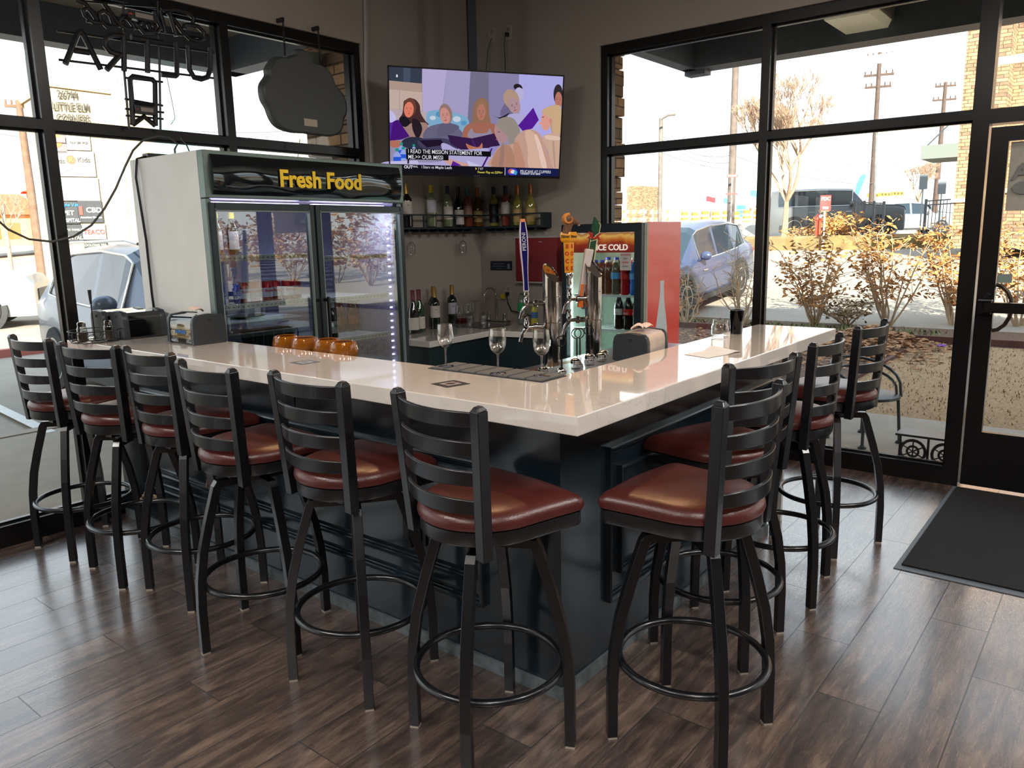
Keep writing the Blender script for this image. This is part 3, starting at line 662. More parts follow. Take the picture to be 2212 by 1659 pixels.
# adapters on top of the fridge
ad = root('power_adapter', 'flat black power adapter at the back left of the fridge top', 'power adapter', (0.60, 3.24, fzt))
MB().box(-0.11, 0.09, -0.035, 0.035, 0, 0.035).build('body', MATS['black_plastic'], ad, bevel=0.004)
MB().tube([(0.07, 0, 0.03), (0.07, 0, 0.07), (0.09, -0.0, 0.10), (0.05, 0.0, 0.13), (-0.02, 0.0, 0.135), (-0.10, 0.02, 0.11), (-0.16, 0.03, 0.05), (-0.21, 0.04, -0.04), (-0.27, 0.05, -0.16), (-0.34, 0.06, -0.27), (-0.42, 0.06, -0.36), (-0.52, 0.06, -0.42), (-0.63, 0.06, -0.445), (-0.74, 0.06, -0.43), (-0.83, 0.06, -0.38), (-0.92, 0.06, -0.28), (-1.0, 0.06, -0.15), (-1.08, 0.06, 0.0), (-1.15, 0.06, 0.15), (-1.2, 0.06, 0.28)], 0.006, 8).build('cord', M('grey_cord', (70, 72, 74), 0.5), ad, smooth=True)
MB().tube([(-0.10, 0, 0.02), (-0.16, 0.0, 0.0), (-0.175, 0, -0.10), (-0.165, -0.02, -0.45), (-0.17, -0.03, -0.75), (-0.163, -0.03, -0.96)], 0.007, 8).build('power_lead', MATS['black_plastic'], ad, smooth=True)
ad = root('power_adapter', 'black power adapter standing on the fridge top, right of the flat one', 'power adapter', (0.80, 3.20, fzt))
MB().box(-0.08, 0.09, -0.03, 0.03, 0, 0.055).build('body', MATS['black_plastic'], ad, bevel=0.004)
MB().tube([(-0.06, 0, 0.05), (-0.075, 0, 0.09), (-0.11, 0, 0.13)], 0.004, 6).build('cord', MATS['grey_cord'], ad, smooth=True)

# ---------------------------------------------------------------- soda fridge with the red side
gx0, gx1, gy0, gy1, gzt = 2.87, 3.42, 1.395, 2.052, 1.652
fr = root('soda_fridge', 'black-framed soda fridge with a red side and Ice Cold header by the right window', 'fridge', (gx0 + 0.25, (gy0 + gy1) / 2, 0))
F1 = Matrix.Translation((-(gx0 + 0.25), -(gy0 + gy1) / 2, 0))
b = MB(); b.box(gx0 + 0.05, gx1, gy0 + 0.004, gy0 + 0.04, 0, gzt, T=F1); b.box(gx0 + 0.05, gx1, gy1 - 0.04, gy1, 0, gzt, T=F1); b.box(gx1 - 0.04, gx1, gy0 + 0.04, gy1 - 0.04, 0, gzt, T=F1)
b.box(gx0 + 0.05, gx1 - 0.04, gy0 + 0.04, gy1 - 0.04, gzt - 0.06, gzt, T=F1); b.box(gx0 + 0.05, gx1 - 0.04, gy0 + 0.04, gy1 - 0.04, 0, 0.2, T=F1)
b.build('cabinet', M('pale_fridge_inside', (206, 222, 214), 0.5), fr)
rm_ = M('red_side_panel', (232, 44, 26), 0.24, var=0.04, scale=4, coat=0.35)
MB().box(gx0 + 0.075, gx1 + 0.004, gy0 - 0.002, gy0 + 0.004, 0, gzt + 0.004, T=F1).build('side_panel', rm_, fr)
b = MB(); b.box(gx0 + 0.055, gx0 + 0.075, gy0 - 0.003, gy0 + 0.003, 0, gzt, T=F1); b.build('edge_strip', M('pale_edge_strip', (176, 166, 148), 0.4), fr)
# white bottle art
w = MB(); cxb = 3.15
prof = [(0.028, 1.253), (0.030, 1.235), (0.026, 1.225), (0.028, 1.20), (0.034, 1.13), (0.050, 1.06), (0.068, 0.99), (0.082, 0.93), (0.088, 0.86), (0.088, 0.72), (0.080, 0.68)]
pl = [(cxb - r, z) for r, z in prof] + [(cxb + r, z) for r, z in prof[::-1]]
w.prism([(p[0], p[1]) for p in pl], 0, 0.0012, T=F1 @ Matrix(((1, 0, 0, 0), (0, 0, -1, gy0 - 0.002), (0, 1, 0, 0), (0, 0, 0, 1)))); w.build('bottle_graphic', M('pale_blue_white_vinyl', (206, 212, 214), 0.35), fr)
b = MB(); w2 = 0.055; y0, y1 = gy0 + 0.008, gy1; z0, z1 = 0.10, gzt
b.box(gx0, gx0 + 0.045, y0, y0 + w2, z0, z1, T=F1); b.box(gx0, gx0 + 0.045, y1 - w2 + 0.015, y1, z0, z1, T=F1); b.box(gx0, gx0 + 0.045, y0 + w2, y1 - w2 + 0.015, z1 - 0.06, z1, T=F1); b.box(gx0, gx0 + 0.045, y0 + w2, y1 - w2 + 0.015, z0, z0 + 0.08, T=F1)
D = b.build('door', M('soda_door_black', (38, 46, 52), 0.3, 0.3), fr, bevel=0.004)
MB().box(gx0 + 0.015, gx0 + 0.02, y0 + w2, y1 - w2 + 0.015, z0 + 0.08, z1 - 0.06, T=F1).build('door_pane', glass('soda_glass', (240, 248, 246), 0.8), D)
# header picture inside the door: cola with ice
hm = bpy.data.materials.new('cola_ice_print'); hm.use_nodes = True; n_ = hm.node_tree; bs = n_.nodes['Principled BSDF']
t_ = n_.nodes.new('ShaderNodeTexCoord'); s_ = n_.nodes.new('ShaderNodeSeparateXYZ'); no = n_.nodes.new('ShaderNodeTexNoise'); no.inputs['Scale'].default_value = 7; no.inputs['Distortion'].default_value = 0.6
mm = n_.nodes.new('ShaderNodeMath'); mm.operation = 'MULTIPLY_ADD'; mm.inputs[1].default_value = 0.09; m2_ = n_.nodes.new('ShaderNodeMapRange'); m2_.inputs[1].default_value = 1.47 + 0.045; m2_.inputs[2].default_value = 1.60 + 0.045
rr_ = n_.nodes.new('ShaderNodeValToRGB'); e = rr_.color_ramp.elements; e[0].position = 0; e[0].color = lin((120, 26, 18)); e[1].position = 1.0; e[1].color = lin((236, 214, 184))
for p, c in ((0.35, (148, 40, 20)), (0.55, (206, 104, 34)), (0.75, (238, 176, 92)), (0.88, (190, 110, 60))): q = e.new(p); q.color = lin(c)
n_.links.new(t_.outputs['Object'], s_.inputs[0]); n_.links.new(t_.outputs['Object'], no.inputs['Vector']); n_.links.new(no.outputs['Fac'], mm.inputs[0]); n_.links.new(s_.outputs['Z'], mm.inputs[2]); n_.links.new(mm.outputs[0], m2_.inputs[0]); n_.links.new(m2_.outputs[0], rr_.inputs[0]); n_.links.new(rr_.outputs[0], bs.inputs['Base Color'])
n_.links.new(rr_.outputs[0], bs.inputs['Emission Color']); bs.inputs['Emission Strength'].default_value = 0.35
MB().box(gx0 + 0.021, gx0 + 0.024, y0 + w2, y1 - w2 + 0.015, 1.455, z1 - 0.06, T=F1).build('header_panel', hm, fr)
T = F1 @ frame_T((gx0 + 0.012, 1.638, 1.488), (0, -1, 0), (0, 0, 1))
text_mb('ICE COLD', 0.056, 0.003, T, bold=0.0012).build('lettering', M('white_print', (236, 226, 214), 0.5, emit=(236, 226, 214), estr=0.3), fr)
stm = MB(); stm.box(gx0 + 0.008, gx0 + 0.012, 1.485, 1.57, 1.335, 1.455, T=F1); st_ = stm.build('sticker', M('grey_sticker', (196, 190, 186), 0.6), fr)
for i, (t, c) in enumerate((('BALANCE', (200, 50, 50)), ('EAT', (90, 84, 80)), ('DRINK', (200, 50, 50)), ('& DO', (90, 84, 80)))):
    text_mb(t, 0.017, 0.001, F1 @ frame_T((gx0 + 0.007, 1.5275, 1.44 - 0.026 * i), (0, -1, 0), (0, 0, 1))).build('lettering', M('st_ink%d' % c[0], c, 0.6), st_)
for z in (1.16, 0.915):
    g = MB(); g.box(gx0 + 0.07, gx0 + 0.08, gy0 + 0.045, gy1 - 0.045, z - 0.015, z, T=F1)
    for k in range(14): g.box(gx0 + 0.08, gx1 - 0.05, gy0 + 0.06 + k * 0.038, gy0 + 0.066 + k * 0.038, z - 0.008, z - 0.003, T=F1)
    g.build('shelf', MAT_SHELF, fr)
g = MB()
for k in range(20): g.box(gx0 + 0.06, gx0 + 0.066, gy1 - 0.05, gy1 - 0.042, 0.62 + 0.04 * k, 0.63 + 0.04 * k, T=F1)
g.build('led_strip', M('warm_white_led', (255, 250, 225), 0.5, emit=(240, 255, 240), estr=4.0), fr)
lamp('soda_fridge_led', 'AREA', (3.0, 1.99, 1.15), 5.0, (0.86, 1.0, 0.93), (R_(90), 0, R_(150)), shape='RECTANGLE', size=0.03, size_y=0.9)
# soda bottles
def soda(label, loc, liq, cap, lab, txt, tcol, group, sc=1.0):
    return mk_bottle('soda_bottle', label, 'bottle', 'soda', loc, liq, cap, 0.215, lab, txt, tcol, group, lz=(0.105, 0.148), face=R_(-90), scale=sc)
C_blue = M('blue_cap', (52, 60, 190), 0.4); C_wcap = M('pale_grey_cap', (208, 208, 208), 0.4); C_red = M('black_cap', (24, 20, 20), 0.4)
Lr = M('red_drink', (176, 26, 38), 0.1); Lb = M('blue_drink', (24, 110, 216), 0.1); Lc = M('cola', (30, 14, 12), 0.08); Lclr = M('brown_tea', (110, 60, 44), 0.1); Lcl2 = M('clear_water_green', (96, 84, 70), 0.1)
Kred = M('red_label', (196, 22, 26), 0.5); Ksil = M('silver_label', (190, 186, 190), 0.4); Kblue = M('blue_label', (90, 170, 240), 0.4)
sl = [(1.835, Lclr, C_blue, None, 'brown tea'), (1.78, Lclr, C_blue, None, 'tea'), (1.725, Lclr, C_wcap, None, 'tea'), (1.665, Lcl2, C_wcap, Kblue, 'water'), (1.59, Lr, C_wcap, Kred, 'red'), (1.515, Lb, C_wcap, Kblue, 'blue')]
lbs = ['leftmost tea bottle with a blue cap on the upper soda fridge shelf', 'second blue-capped tea bottle on the upper soda fridge shelf', 'white-capped tea bottle in the middle of the upper soda fridge shelf', 'white-capped brown bottle with a blue label left of the red drink', 'red drink bottle on the upper soda fridge shelf', 'bright blue drink bottle at the right of the upper soda fridge shelf']
for (y, lq, cp, lab, nm_), lb_ in zip(sl, lbs): soda(lb_, (2.985, y, 1.16), lq, cp, lab, None, (240, 240, 240), 'bottles on the upper soda fridge shelf', 1.05)
for i, (y, cp) in enumerate(((1.80, C_blue), (1.73, C_blue), (1.66, C_blue), (1.59, C_wcap), (1.52, C_wcap))):
    soda('back row bottle %s on the upper soda fridge shelf' % ['behind the leftmost tea', 'behind the second tea', 'with a blue cap behind the water', 'behind the red drink', 'behind the blue drink'][i], (3.10, y, 1.16), [Lclr, Lclr, Lcl2, Lr, Lb][i], cp, None, None, (0, 0, 0), 'back row of soda bottles', 1.12)
for i, (y, lab, t) in enumerate(((1.64, Ksil, 'Cola'), (1.565, Kred, 'Cola'), (1.495, Kred, 'Cola'))):
    soda('%s on the lower soda fridge shelf' % ['silver-labelled cola bottle, leftmost', 'red-labelled cola bottle in the middle', 'red-labelled cola bottle at the door edge'][i], (2.985, y, 0.915), Lc, C_red, lab, t, (200, 60, 60) if i == 0 else (240, 236, 230), 'cola bottles', 1.0)
# ---------------------------------------------------------------- back counter in the corner
bk = root('back_counter', 'L-shaped back counter with white top in the corner below the wine shelf', 'counter', (3.1, 3.0, 0))
K0 = Matrix.Translation((-3.1, -3.0, 0)); zc = 0.86
s = MB(); s.prism([(2.11, 2.66), (2.83, 2.70), (2.95, 2.07), (XR - 0.024, 2.07), (XR - 0.024, YL - 0.024), (2.11, YL - 0.024)], zc - 0.045, zc, T=K0); s.build('worktop', MAT_QUARTZ, bk, bevel=0.003)
s = MB(); s.prism([(2.14, 2.70), (2.85, 2.74), (2.98, 2.09), (XR - 0.024, 2.09), (XR - 0.024, YL - 0.024), (2.14, YL - 0.024)], 0.0, zc - 0.045, T=K0); s.build('base_cabinet', M('dark_teal_cabinet', (28, 42, 46), 0.4), bk)
# ---------------------------------------------------------------- wine shelf
wsf = root('wine_shelf', 'dark blue corner wine shelf with front rail on the back walls', 'shelf', (3.46, 3.32, 1.64))
S0 = Matrix.Translation((-3.46, -3.32, -1.64)); shm = M('dark_teal_shelf', (24, 38, 44), 0.5, var=0.15)
xw, yw = XR - 0.02, YL - 0.02
b = MB(); b.prism([(1.95, yw - 0.12), (xw - 0.12, yw - 0.12), (xw - 0.12, 2.61), (xw, 2.61), (xw, yw), (1.95, yw)], 1.648, 1.664, T=S0); b.build('shelf_board', shm, wsf)
b = MB(); b.box(1.95, xw - 0.12, yw - 0.124, yw - 0.116, 1.752, 1.764, T=S0); b.box(xw - 0.124, xw - 0.116, 2.61, yw - 0.12, 1.752, 1.764, T=S0)
for x in (2.3, 2.68, 3.05): b.box(x, x + 0.01, yw - 0.124, yw - 0.116, 1.664, 1.752, T=S0)
for y in (2.9, ): b.box(xw - 0.124, xw - 0.116, y, y + 0.01, 1.664, 1.752, T=S0)
b.build('front_rail', shm, wsf)
MB().box(xw - 0.12, xw, 2.585, 2.61, 1.645, 1.765, T=S0).build('end_panel', shm, wsf)
for k in range(13):
    x = 2.0 + k * 0.105; b = MB(); b.box(x, x + 0.006, yw - 0.12, yw, 1.630, 1.648, T=S0); b.box(x - 0.018, x + 0.024, yw - 0.12, yw, 1.626, 1.630, T=S0); b.build('glass_rail', shm, wsf)
for k in range(6):
    y = 2.66 + k * 0.105; b = MB(); b.box(xw - 0.12, xw, y, y + 0.006, 1.630, 1.648, T=S0); b.box(xw - 0.12, xw, y - 0.018, y + 0.024, 1.626, 1.630, T=S0); b.build('glass_rail', shm, wsf)
zs = 1.664
wb_ = [
 (2.575, 'L', 'bordeaux', G_red, C_gold, 0.245, P_wh, 'M', (0.09, 0.19), 'dark red wine bottle with gold capsule beside the fridge, on the wine shelf'),
 (2.845, 'L', 'bordeaux', G_pale, C_yel, 0.262, P_lav, None, (0.11, 0.205), 'white wine bottle with bright yellow capsule on the wine shelf'),
 (3.040, 'L', 'bordeaux', G_pale, C_navy, 0.258, P_wh, None, (0.06, 0.16), 'pale wine bottle with navy capsule and slanted label on the wine shelf'),
 (3.170, 'L', 'burgundy', G_red, C_blk, 0.245, P_wh, None, (0.02, 0.135), 'dark sloping-shoulder wine bottle with a low cream label on the shelf'),
 (3.285, 'L', 'bordeaux', G_ros, C_teal, 0.255, M('pink_label', (168, 132, 116), 0.7), None, (0.085, 0.17), 'rose wine bottle with teal capsule near the shelf corner'),
 (3.415, 'L', 'burgundy', G_amb, C_cop, 0.245, P_tan, None, (0.04, 0.13), 'amber wine bottle with copper capsule right in the shelf corner'),
 (3.150, 'R', 'bordeaux', G_yel, C_navy, 0.258, P_blk, None, (0.03, 0.18), 'white wine bottle with navy capsule and black label on the shelf'),
 (3.020, 'R', 'bordeaux', G_ros, C_navy, 0.255, P_wh, None, (0.095, 0.19), 'red-brown wine bottle with navy capsule and a tree label on the shelf'),
 (2.892, 'R', 'burgundy', G_yel, C_cop, 0.243, P_tan, None, (0.03, 0.13), 'straw wine bottle with copper capsule, left of the pair at the shelf end'),
 (2.757, 'R', 'burgundy', G_yel, C_cop, 0.243, P_tan, None, (0.03, 0.13), 'straw wine bottle with copper capsule, right of the pair at the shelf end'),
]
for p, side, kind, gl, cp, cz, lab, tx, lz, lb_ in wb_:
    loc = (p, yw - 0.055, zs) if side == 'L' else (xw - 0.055, p, zs)
    mk_bottle('wine_bottle', lb_, 'wine bottle', kind, loc, gl, cp, cz, lab, tx, (70, 64, 60), 'wine bottles on the wall shelf', lz, R_(-30 if side == 'L' else -50), scale=1.04)
# tree mark on one label
def wine_glass_parts(r, mat=None, flip=False):
    mat = mat or MAT_CLR
    S = Matrix.Diagonal((1, 1, -1, 1)) if flip else Matrix.Identity(4)
    bowl = [(0.004, 0.078), (0.016, 0.084), (0.028, 0.098), (0.034, 0.118), (0.0345, 0.14), (0.031, 0.172), (0.0295, 0.180), (0.0285, 0.180), (0.0325, 0.14), (0.032, 0.118), (0.026, 0.100), (0.014, 0.087), (0.001, 0.083)]
    MB().lathe(bowl, 28, T=S).build('bowl', mat, r, smooth=True)
    MB().lathe([(0.0045, 0.006), (0.0036, 0.02), (0.0034, 0.06), (0.0055, 0.079)], 12, T=S, cap=False).build('stem', mat, r, smooth=True)
    MB().lathe([(0.033, 0), (0.033, 0.0015), (0.012, 0.004), (0.0045, 0.007)], 28, T=S).build('foot', mat, r, smooth=True)
# hanging glasses
for i, x in enumerate((2.575, 3.18)):
    r = root('wine_glass', ['wine glass hanging under the wine shelf next to the fridge', 'wine glass hanging under the wine shelf toward the corner'][i], 'wine glass', (x, yw - 0.08, 1.632), 0, 'wine glasses hanging from the shelf')
    wine_glass_parts(r, flip=True)
# bottles on the counter
cbt = [(2.39, 3.10, 'burgundy', G_red, C_redf, 0.24, P_wh, (0.03, 0.12), 'dark wine bottle with red capsule half hidden by the fridge, on the back counter'),
 (2.475, 3.12, 'burgundy', G_grn, C_redf, 0.24, P_wh, (0.03, 0.12), 'green wine bottle with dark red capsule and low cream label on the back counter'),
 (2.70, 3.17, 'bordeaux', G_dark, C_gold, 0.245, P_wh, (0.09, 0.18), 'dark green wine bottle with gold capsule, front of three on the back counter'),
 (2.80, 3.28, 'bordeaux', G_dark, C_gold, 0.245, P_wh, (0.09, 0.18), 'dark wine bottle with gold capsule behind the front one on the back counter'),
 (2.99, 3.25, 'bordeaux', G_dark, C_gold, 0.245, P_lav, (0.09, 0.18), 'rightmost dark wine bottle with gold capsule behind upright glasses')]
for x, y, kd, gl, cp, cz, lab, lz, lb_ in cbt:
    mk_bottle('wine_bottle', lb_, 'wine bottle', kd, (x, y, zc), gl, cp, cz, lab, 'M' if kd == 'bordeaux' else None, (70, 64, 60), 'wine bottles on the back counter', lz, R_(-30), scale=1.04)
for i, (x, y, fl) in enumerate(((2.86, 3.05, 0), (2.99, 3.07, 0), (3.12, 3.15, 0), (3.20, 3.22, 0), (3.14, 3.04, 1), (3.06, 3.12, 1))):
    r = root('wine_glass', ['stemmed glass before the front gold-capped bottle on the back counter', 'stemmed glass before the rightmost gold-capped bottle', 'upright stemmed glass in the middle of the back counter glasses', 'upright stemmed glass nearest the corner tap', 'upside-down stemmed glass left of the corner tap', 'low upside-down glass among the back counter glasses'][i], 'wine glass', (x, y, zc + (0.181 if fl else 0)), 0, 'wine glasses on the back counter')
    wine_glass_parts(r, flip=bool(fl))
# tap
fa = root('faucet', 'chrome gooseneck tap with two handles at the corner sink', 'faucet', (3.33, 3.05, zc))
MB().tube([(0, 0, 0), (0, 0, 0.22)] + [(-0.075 * (1 - math.cos(PI * t / 10)) * 0.9, 0.02 * t / 10, 0.22 + 0.075 * math.sin(PI * t / 10)) for t in range(1, 11)] + [(-0.137, 0.02, 0.18)], 0.008, 10).build('spout', MAT_STEEL, fa, smooth=True)
MB().box(-0.04, 0.04, -0.12, 0.12, 0, 0.02).build('base_plate', MAT_STEEL, fa, bevel=0.004)
for y in (-0.09, 0.09): MB().lathe([(0.018, 0.02), (0.02, 0.05), (0.014, 0.075), (0.016, 0.08)], 14, T=Matrix.Translation((0, y, 0))).build('handle', MAT_STEEL, fa, smooth=True)
sk = MB(); sk.rings([[(3.33 - 0.27 + dx * k, 3.0 + dy * k, z) for dx, dy in ((-0.17, -0.2), (0.17, -0.2), (0.17, 0.2), (-0.17, 0.2))] for k, z in ((1.0, zc + 0.003), (0.93, zc + 0.006), (0.9, zc + 0.001))])
tag(sk.build('sink', MAT_BRUSH, None), 'small steel sink rim set in the back counter corner', 'sink')
# red plate behind glasses, green-labelled bottle, yellow bottle
rb = MB(); rb.lathe([(0.06, 0), (0.075, 0.03), (0.07, 0.03), (0.055, 0.005)], 20, T=Matrix.Translation((3.16, 3.29, zc))); tag(rb.build('bowl', M('red_bowl', (110, 20, 36), 0.4), None, smooth=True), 'low dark red bowl behind the stemmed glasses on the back counter', 'bowl')
mk_bottle('soda_bottle', 'clear bottle with green cap and green label on the back counter', 'bottle', 'soda', (3.30, 2.75, zc), M('clear_plastic_grey', (120, 124, 118), 0.08), M('green_cap', (20, 92, 56), 0.4), 0.215, M('green_label', (26, 150, 84), 0.5), None, lz=(0.10, 0.16), face=R_(-50), scale=1.12)
mk_bottle('soda_bottle', 'small yellow-green drink bottle with blue label behind the beer tower', 'bottle', 'soda', (3.20, 2.55, zc), M('lemon_drink', (176, 170, 60), 0.12), C_blue, 0.215, M('blue_label2', (60, 110, 160), 0.5), None, lz=(0.09, 0.15), face=R_(-50), scale=0.8)
# fixtures on the right back wall
pb = root('wall_panel_box', 'dark red metal box on the wall behind the beer taps', 'box', (xw - 0.05, 2.72, 1.205))
MB().box(-0.03, 0.05, -0.24, 0.185, 0, 0.36).build('body', M('dark_red_metal', (132, 26, 36), 0.4, 0.2), pb, bevel=0.004)
MB().box(-0.034, 0.05, -0.245, 0.19, 0.358, 0.37).build('top_edge', M('pale_metal_edge', (170, 168, 168), 0.4), pb); MB().box(-0.034, 0.05, -0.245, 0.19, -0.012, 0.0).build('bottom_edge', MATS['pale_metal_edge'], pb)
v = MB()
for k in range(5): v.box(-0.032, -0.0295, 0.015, 0.035, 0.15 + 0.012 * k, 0.156 + 0.012 * k)
v.build('vent', MATS['black_plastic'], pb); MB().box(-0.032, -0.0295, -0.09, -0.06, 0.322, 0.328).build('badge', MATS['pale_metal_edge'], pb)
sg = root('wash_sign', 'small navy hand washing notice on the wall above the corner sink', 'sign', (xw, 3.125, 1.33))
MB().box(-0.006, 0, -0.121, 0.121, -0.04, 0.04).build('plate', M('navy_sign', (18, 30, 48), 0.4), sg, bevel=0.004)
for i, t in enumerate(('Employees Must Wash', 'Hands Before Returning', 'To Work')): text_mb(t, 0.0135, 0.0006, frame_T((-0.0068, 0.028 - 0.0, 0.017 - 0.02 * i), (0, -1, 0), (0, 0, 1))).build('lettering', M('pale_sign_ink', (124, 138, 150), 0.6), sg)
hh = MB(); hh.prism([(0.0, 0.02), (0.014, 0.012), (0.012, -0.01), (0.02, -0.024), (-0.018, -0.024), (-0.012, -0.006), (-0.014, 0.012)], 0, 0.0006, T=frame_T((-0.0068, -0.085, 0.0), (0, -1, 0), (0, 0, 1))); hh.build('pictogram', MATS['pale_sign_ink'], sg)
def outlet(y, z, lb_, h=0.115, w=0.07, plug=True):
    r = root('wall_outlet', lb_, 'outlet', (xw, y, z)); MB().box(-0.006, 0, -w / 2, w / 2, -h / 2, h / 2).build('cover_plate', M('ivory_plate', (176, 168, 156), 0.5), r, bevel=0.002)
    MB().box(-0.0075, -0.006, -0.012, 0.012, 0.012, 0.038).build('socket', M('ivory_socket', (140, 132, 120), 0.5), r)
    if plug: MB().box(-0.035, -0.006, -0.012, 0.012, -0.03, 0.0).build('plug', MATS['black_plastic'], r, bevel=0.003)
    return r
r = outlet(3.05, 1.105, 'white wall outlet with a black plug and yellow tag above the back counter')
MB().box(-0.045, -0.04, 0.012, 0.055, -0.055, -0.015).build('tag', M('yellow_tag', (206, 190, 30), 0.5), r); MB().tube([(-0.03, 0, -0.03), (-0.03, -0.01, -0.09), (-0.04, -0.06, -0.16), (-0.045, -0.20, -0.17), (-0.05, -0.3, -0.2)], 0.005, 8).build('cord', MATS['black_plastic'], r, smooth=True)
r = outlet(3.168, 3.212, 'ivory wall plate left of its pair, high above the television', plug=False)
MB().tube([(-0.01, 0, -0.02), (-0.03, 0.02, -0.10), (-0.05, 0.03, -0.25), (-0.06, 0.05, -0.42)], 0.004, 6).build('cord', MATS['black_plastic'], r, smooth=True)
r = outlet(2.995, 3.205, 'ivory wall plate right of its pair, black plug in it, above the television')
MB().tube([(-0.03, 0.01, -0.02), (-0.035, 0.02, -0.10), (-0.04, 0.01, -0.2), (-0.05, 0.0, -0.42)], 0.004, 6).build('cord', MATS['black_plastic'], r, smooth=True)
# white cable bundle on the left wall
cb = MB(); cb.tube([(2.29, YL - 0.035, 3.94), (2.285, YL - 0.035, 3.3), (2.27, YL - 0.035, 3.0), (2.25, YL - 0.035, 2.75), (2.262, YL - 0.035, 2.4), (2.27, YL - 0.035, 1.9), (2.275, YL - 0.035, 0.9)], 0.011, 8); cb.tube([(2.312, YL - 0.032, 3.94), (2.305, YL - 0.032, 3.3), (2.288, YL - 0.032, 3.0), (2.262, YL - 0.034, 2.72), (2.28, YL - 0.032, 2.3), (2.288, YL - 0.032, 0.9)], 0.008, 8)
tag(cb.build('cable_bundle', M('white_cable', (176, 170, 162), 0.5), None, smooth=True), 'pale cable bundle running down the wall edge left of the television', 'cable')

NEON=[[(1.005, 2.734), (0.993, 2.611), (0.969, 2.562), (0.924, 2.544), (0.881, 2.547), (0.854, 2.591), (0.86, 2.722)], [(0.788, 2.726), (0.773, 2.548), (0.762, 2.54), (0.674, 2.537)], [(0.522, 2.713), (0.703, 2.714)], [(0.613, 2.711), (0.596, 2.535)], [(0.482, 2.724), (0.462, 2.525)], [(0.479, 2.712), (0.42, 2.707), (0.382, 2.683), (0.374, 2.642), (0.395, 2.617), (0.44, 2.609), (0.458, 2.607)], [(0.449, 2.608), (0.366, 2.517)], [(0.153, 2.515), (0.237, 2.686), (0.25, 2.694), (0.26, 2.685), (0.335, 2.513)], [(0.204, 2.592), (0.283, 2.593)], [(0.845, 2.812), (0.848, 2.834), (0.883, 2.843), (0.933, 2.844), (0.97, 2.816), (0.962, 2.777), (0.928, 2.759), (0.875, 2.765), (0.836, 2.792), (0.794, 2.846), (0.751, 2.886)], [(0.712, 2.89), (0.794, 2.912), (0.876, 2.91), (0.912, 2.883), (0.902, 2.85)], [(0.765, 2.888), (0.792, 2.763)], [(0.705, 2.886), (0.726, 2.773)], [(0.671, 2.876), (0.701, 2.792), (0.672, 2.763), (0.64, 2.769), (0.63, 2.797)], [(0.57, 2.78), (0.599, 2.75), (0.652, 2.76), (0.672, 2.793), (0.631, 2.812), (0.585, 2.801), (0.57, 2.78)], [(0.536, 2.757), (0.492, 2.752), (0.465, 2.778), (0.487, 2.817), (0.517, 2.805), (0.544, 2.77), (0.536, 2.757)], [(0.39, 2.861), (0.458, 2.771), (0.487, 2.759)], [(0.45, 2.753), (0.394, 2.743), (0.362, 2.771), (0.36, 2.804), (0.386, 2.823), (0.417, 2.809), (0.428, 2.772), (0.45, 2.753)], [(0.367, 2.757), (0.32, 2.754), (0.285, 2.778), (0.276, 2.802), (0.304, 2.821), (0.331, 2.804), (0.345, 2.773)], [(0.251, 2.849), (0.289, 2.84), (0.325, 2.797), (0.344, 2.767)]]
RODS=[[(0.137, 2.679), (1.038, 2.716)], [(0.131, 2.536), (1.019, 2.565)], [(0.294, 2.755), (0.99, 2.787)], [(0.257, 2.85), (0.695, 2.907)], [(0.507, 2.898), (0.471, 2.526), (0.464, 2.215)], [(0.708, 2.94), (0.686, 2.641), (0.648, 2.225)], [(0.471, 2.493), (0.691, 2.499)], [(0.458, 2.379), (0.677, 2.367)], [(0.455, 2.325), (0.679, 2.329)], [(0.454, 2.289), (0.672, 2.292)]]
RIB=[[(0.479, 2.239), (0.487, 2.372), (0.49, 2.485), (0.511, 2.503), (0.62, 2.501), (0.634, 2.486), (0.611, 2.248)], [(0.479, 2.242), (0.549, 2.291), (0.609, 2.248)], [(0.498, 2.355), (0.615, 2.359)]]
NBOX=[[(0.5, 2.85), (0.666, 2.803)], [(0.487, 2.345), (0.605, 2.301)]]
PKF=[(1.416, 2.714), (1.448, 2.747), (1.496, 2.762), (1.549, 2.768), (1.59, 2.786), (1.621, 2.794), (1.628, 2.823), (1.651, 2.836), (1.706, 2.836), (1.741, 2.82), (1.748, 2.779), (1.764, 2.767), (1.838, 2.763), (1.899, 2.743), (1.939, 2.697), (1.96, 2.648), (2.011, 2.602), (2.042, 2.553), (2.05, 2.501), (2.04, 2.454), (2.014, 2.417), (2.002, 2.367), (1.969, 2.322), (1.887, 2.295), (1.791, 2.292), (1.706, 2.292), (1.66, 2.296), (1.569, 2.291), (1.481, 2.302), (1.423, 2.328), (1.389, 2.374), (1.369, 2.427), (1.34, 2.472), (1.331, 2.526), (1.341, 2.575), (1.383, 2.628), (1.385, 2.669)]
PKN=[(1.406, 2.704), (1.436, 2.735), (1.482, 2.75), (1.53, 2.755), (1.569, 2.773), (1.598, 2.781), (1.605, 2.81), (1.626, 2.821), (1.677, 2.821), (1.709, 2.805), (1.716, 2.764), (1.731, 2.752), (1.8, 2.748), (1.856, 2.728), (1.893, 2.682), (1.912, 2.634), (1.959, 2.588), (1.988, 2.539), (1.995, 2.488), (1.985, 2.442), (1.962, 2.406), (1.95, 2.356), (1.919, 2.312), (1.843, 2.285), (1.753, 2.283), (1.675, 2.284), (1.632, 2.287), (1.547, 2.283), (1.465, 2.294), (1.411, 2.321), (1.38, 2.366), (1.361, 2.419), (1.334, 2.464), (1.325, 2.517), (1.335, 2.565), (1.375, 2.618), (1.377, 2.659)]
PKL=[(1.619, 2.382), (1.726, 2.335)]
CH1=[(1.53, 2.983), (1.528, 2.768)]
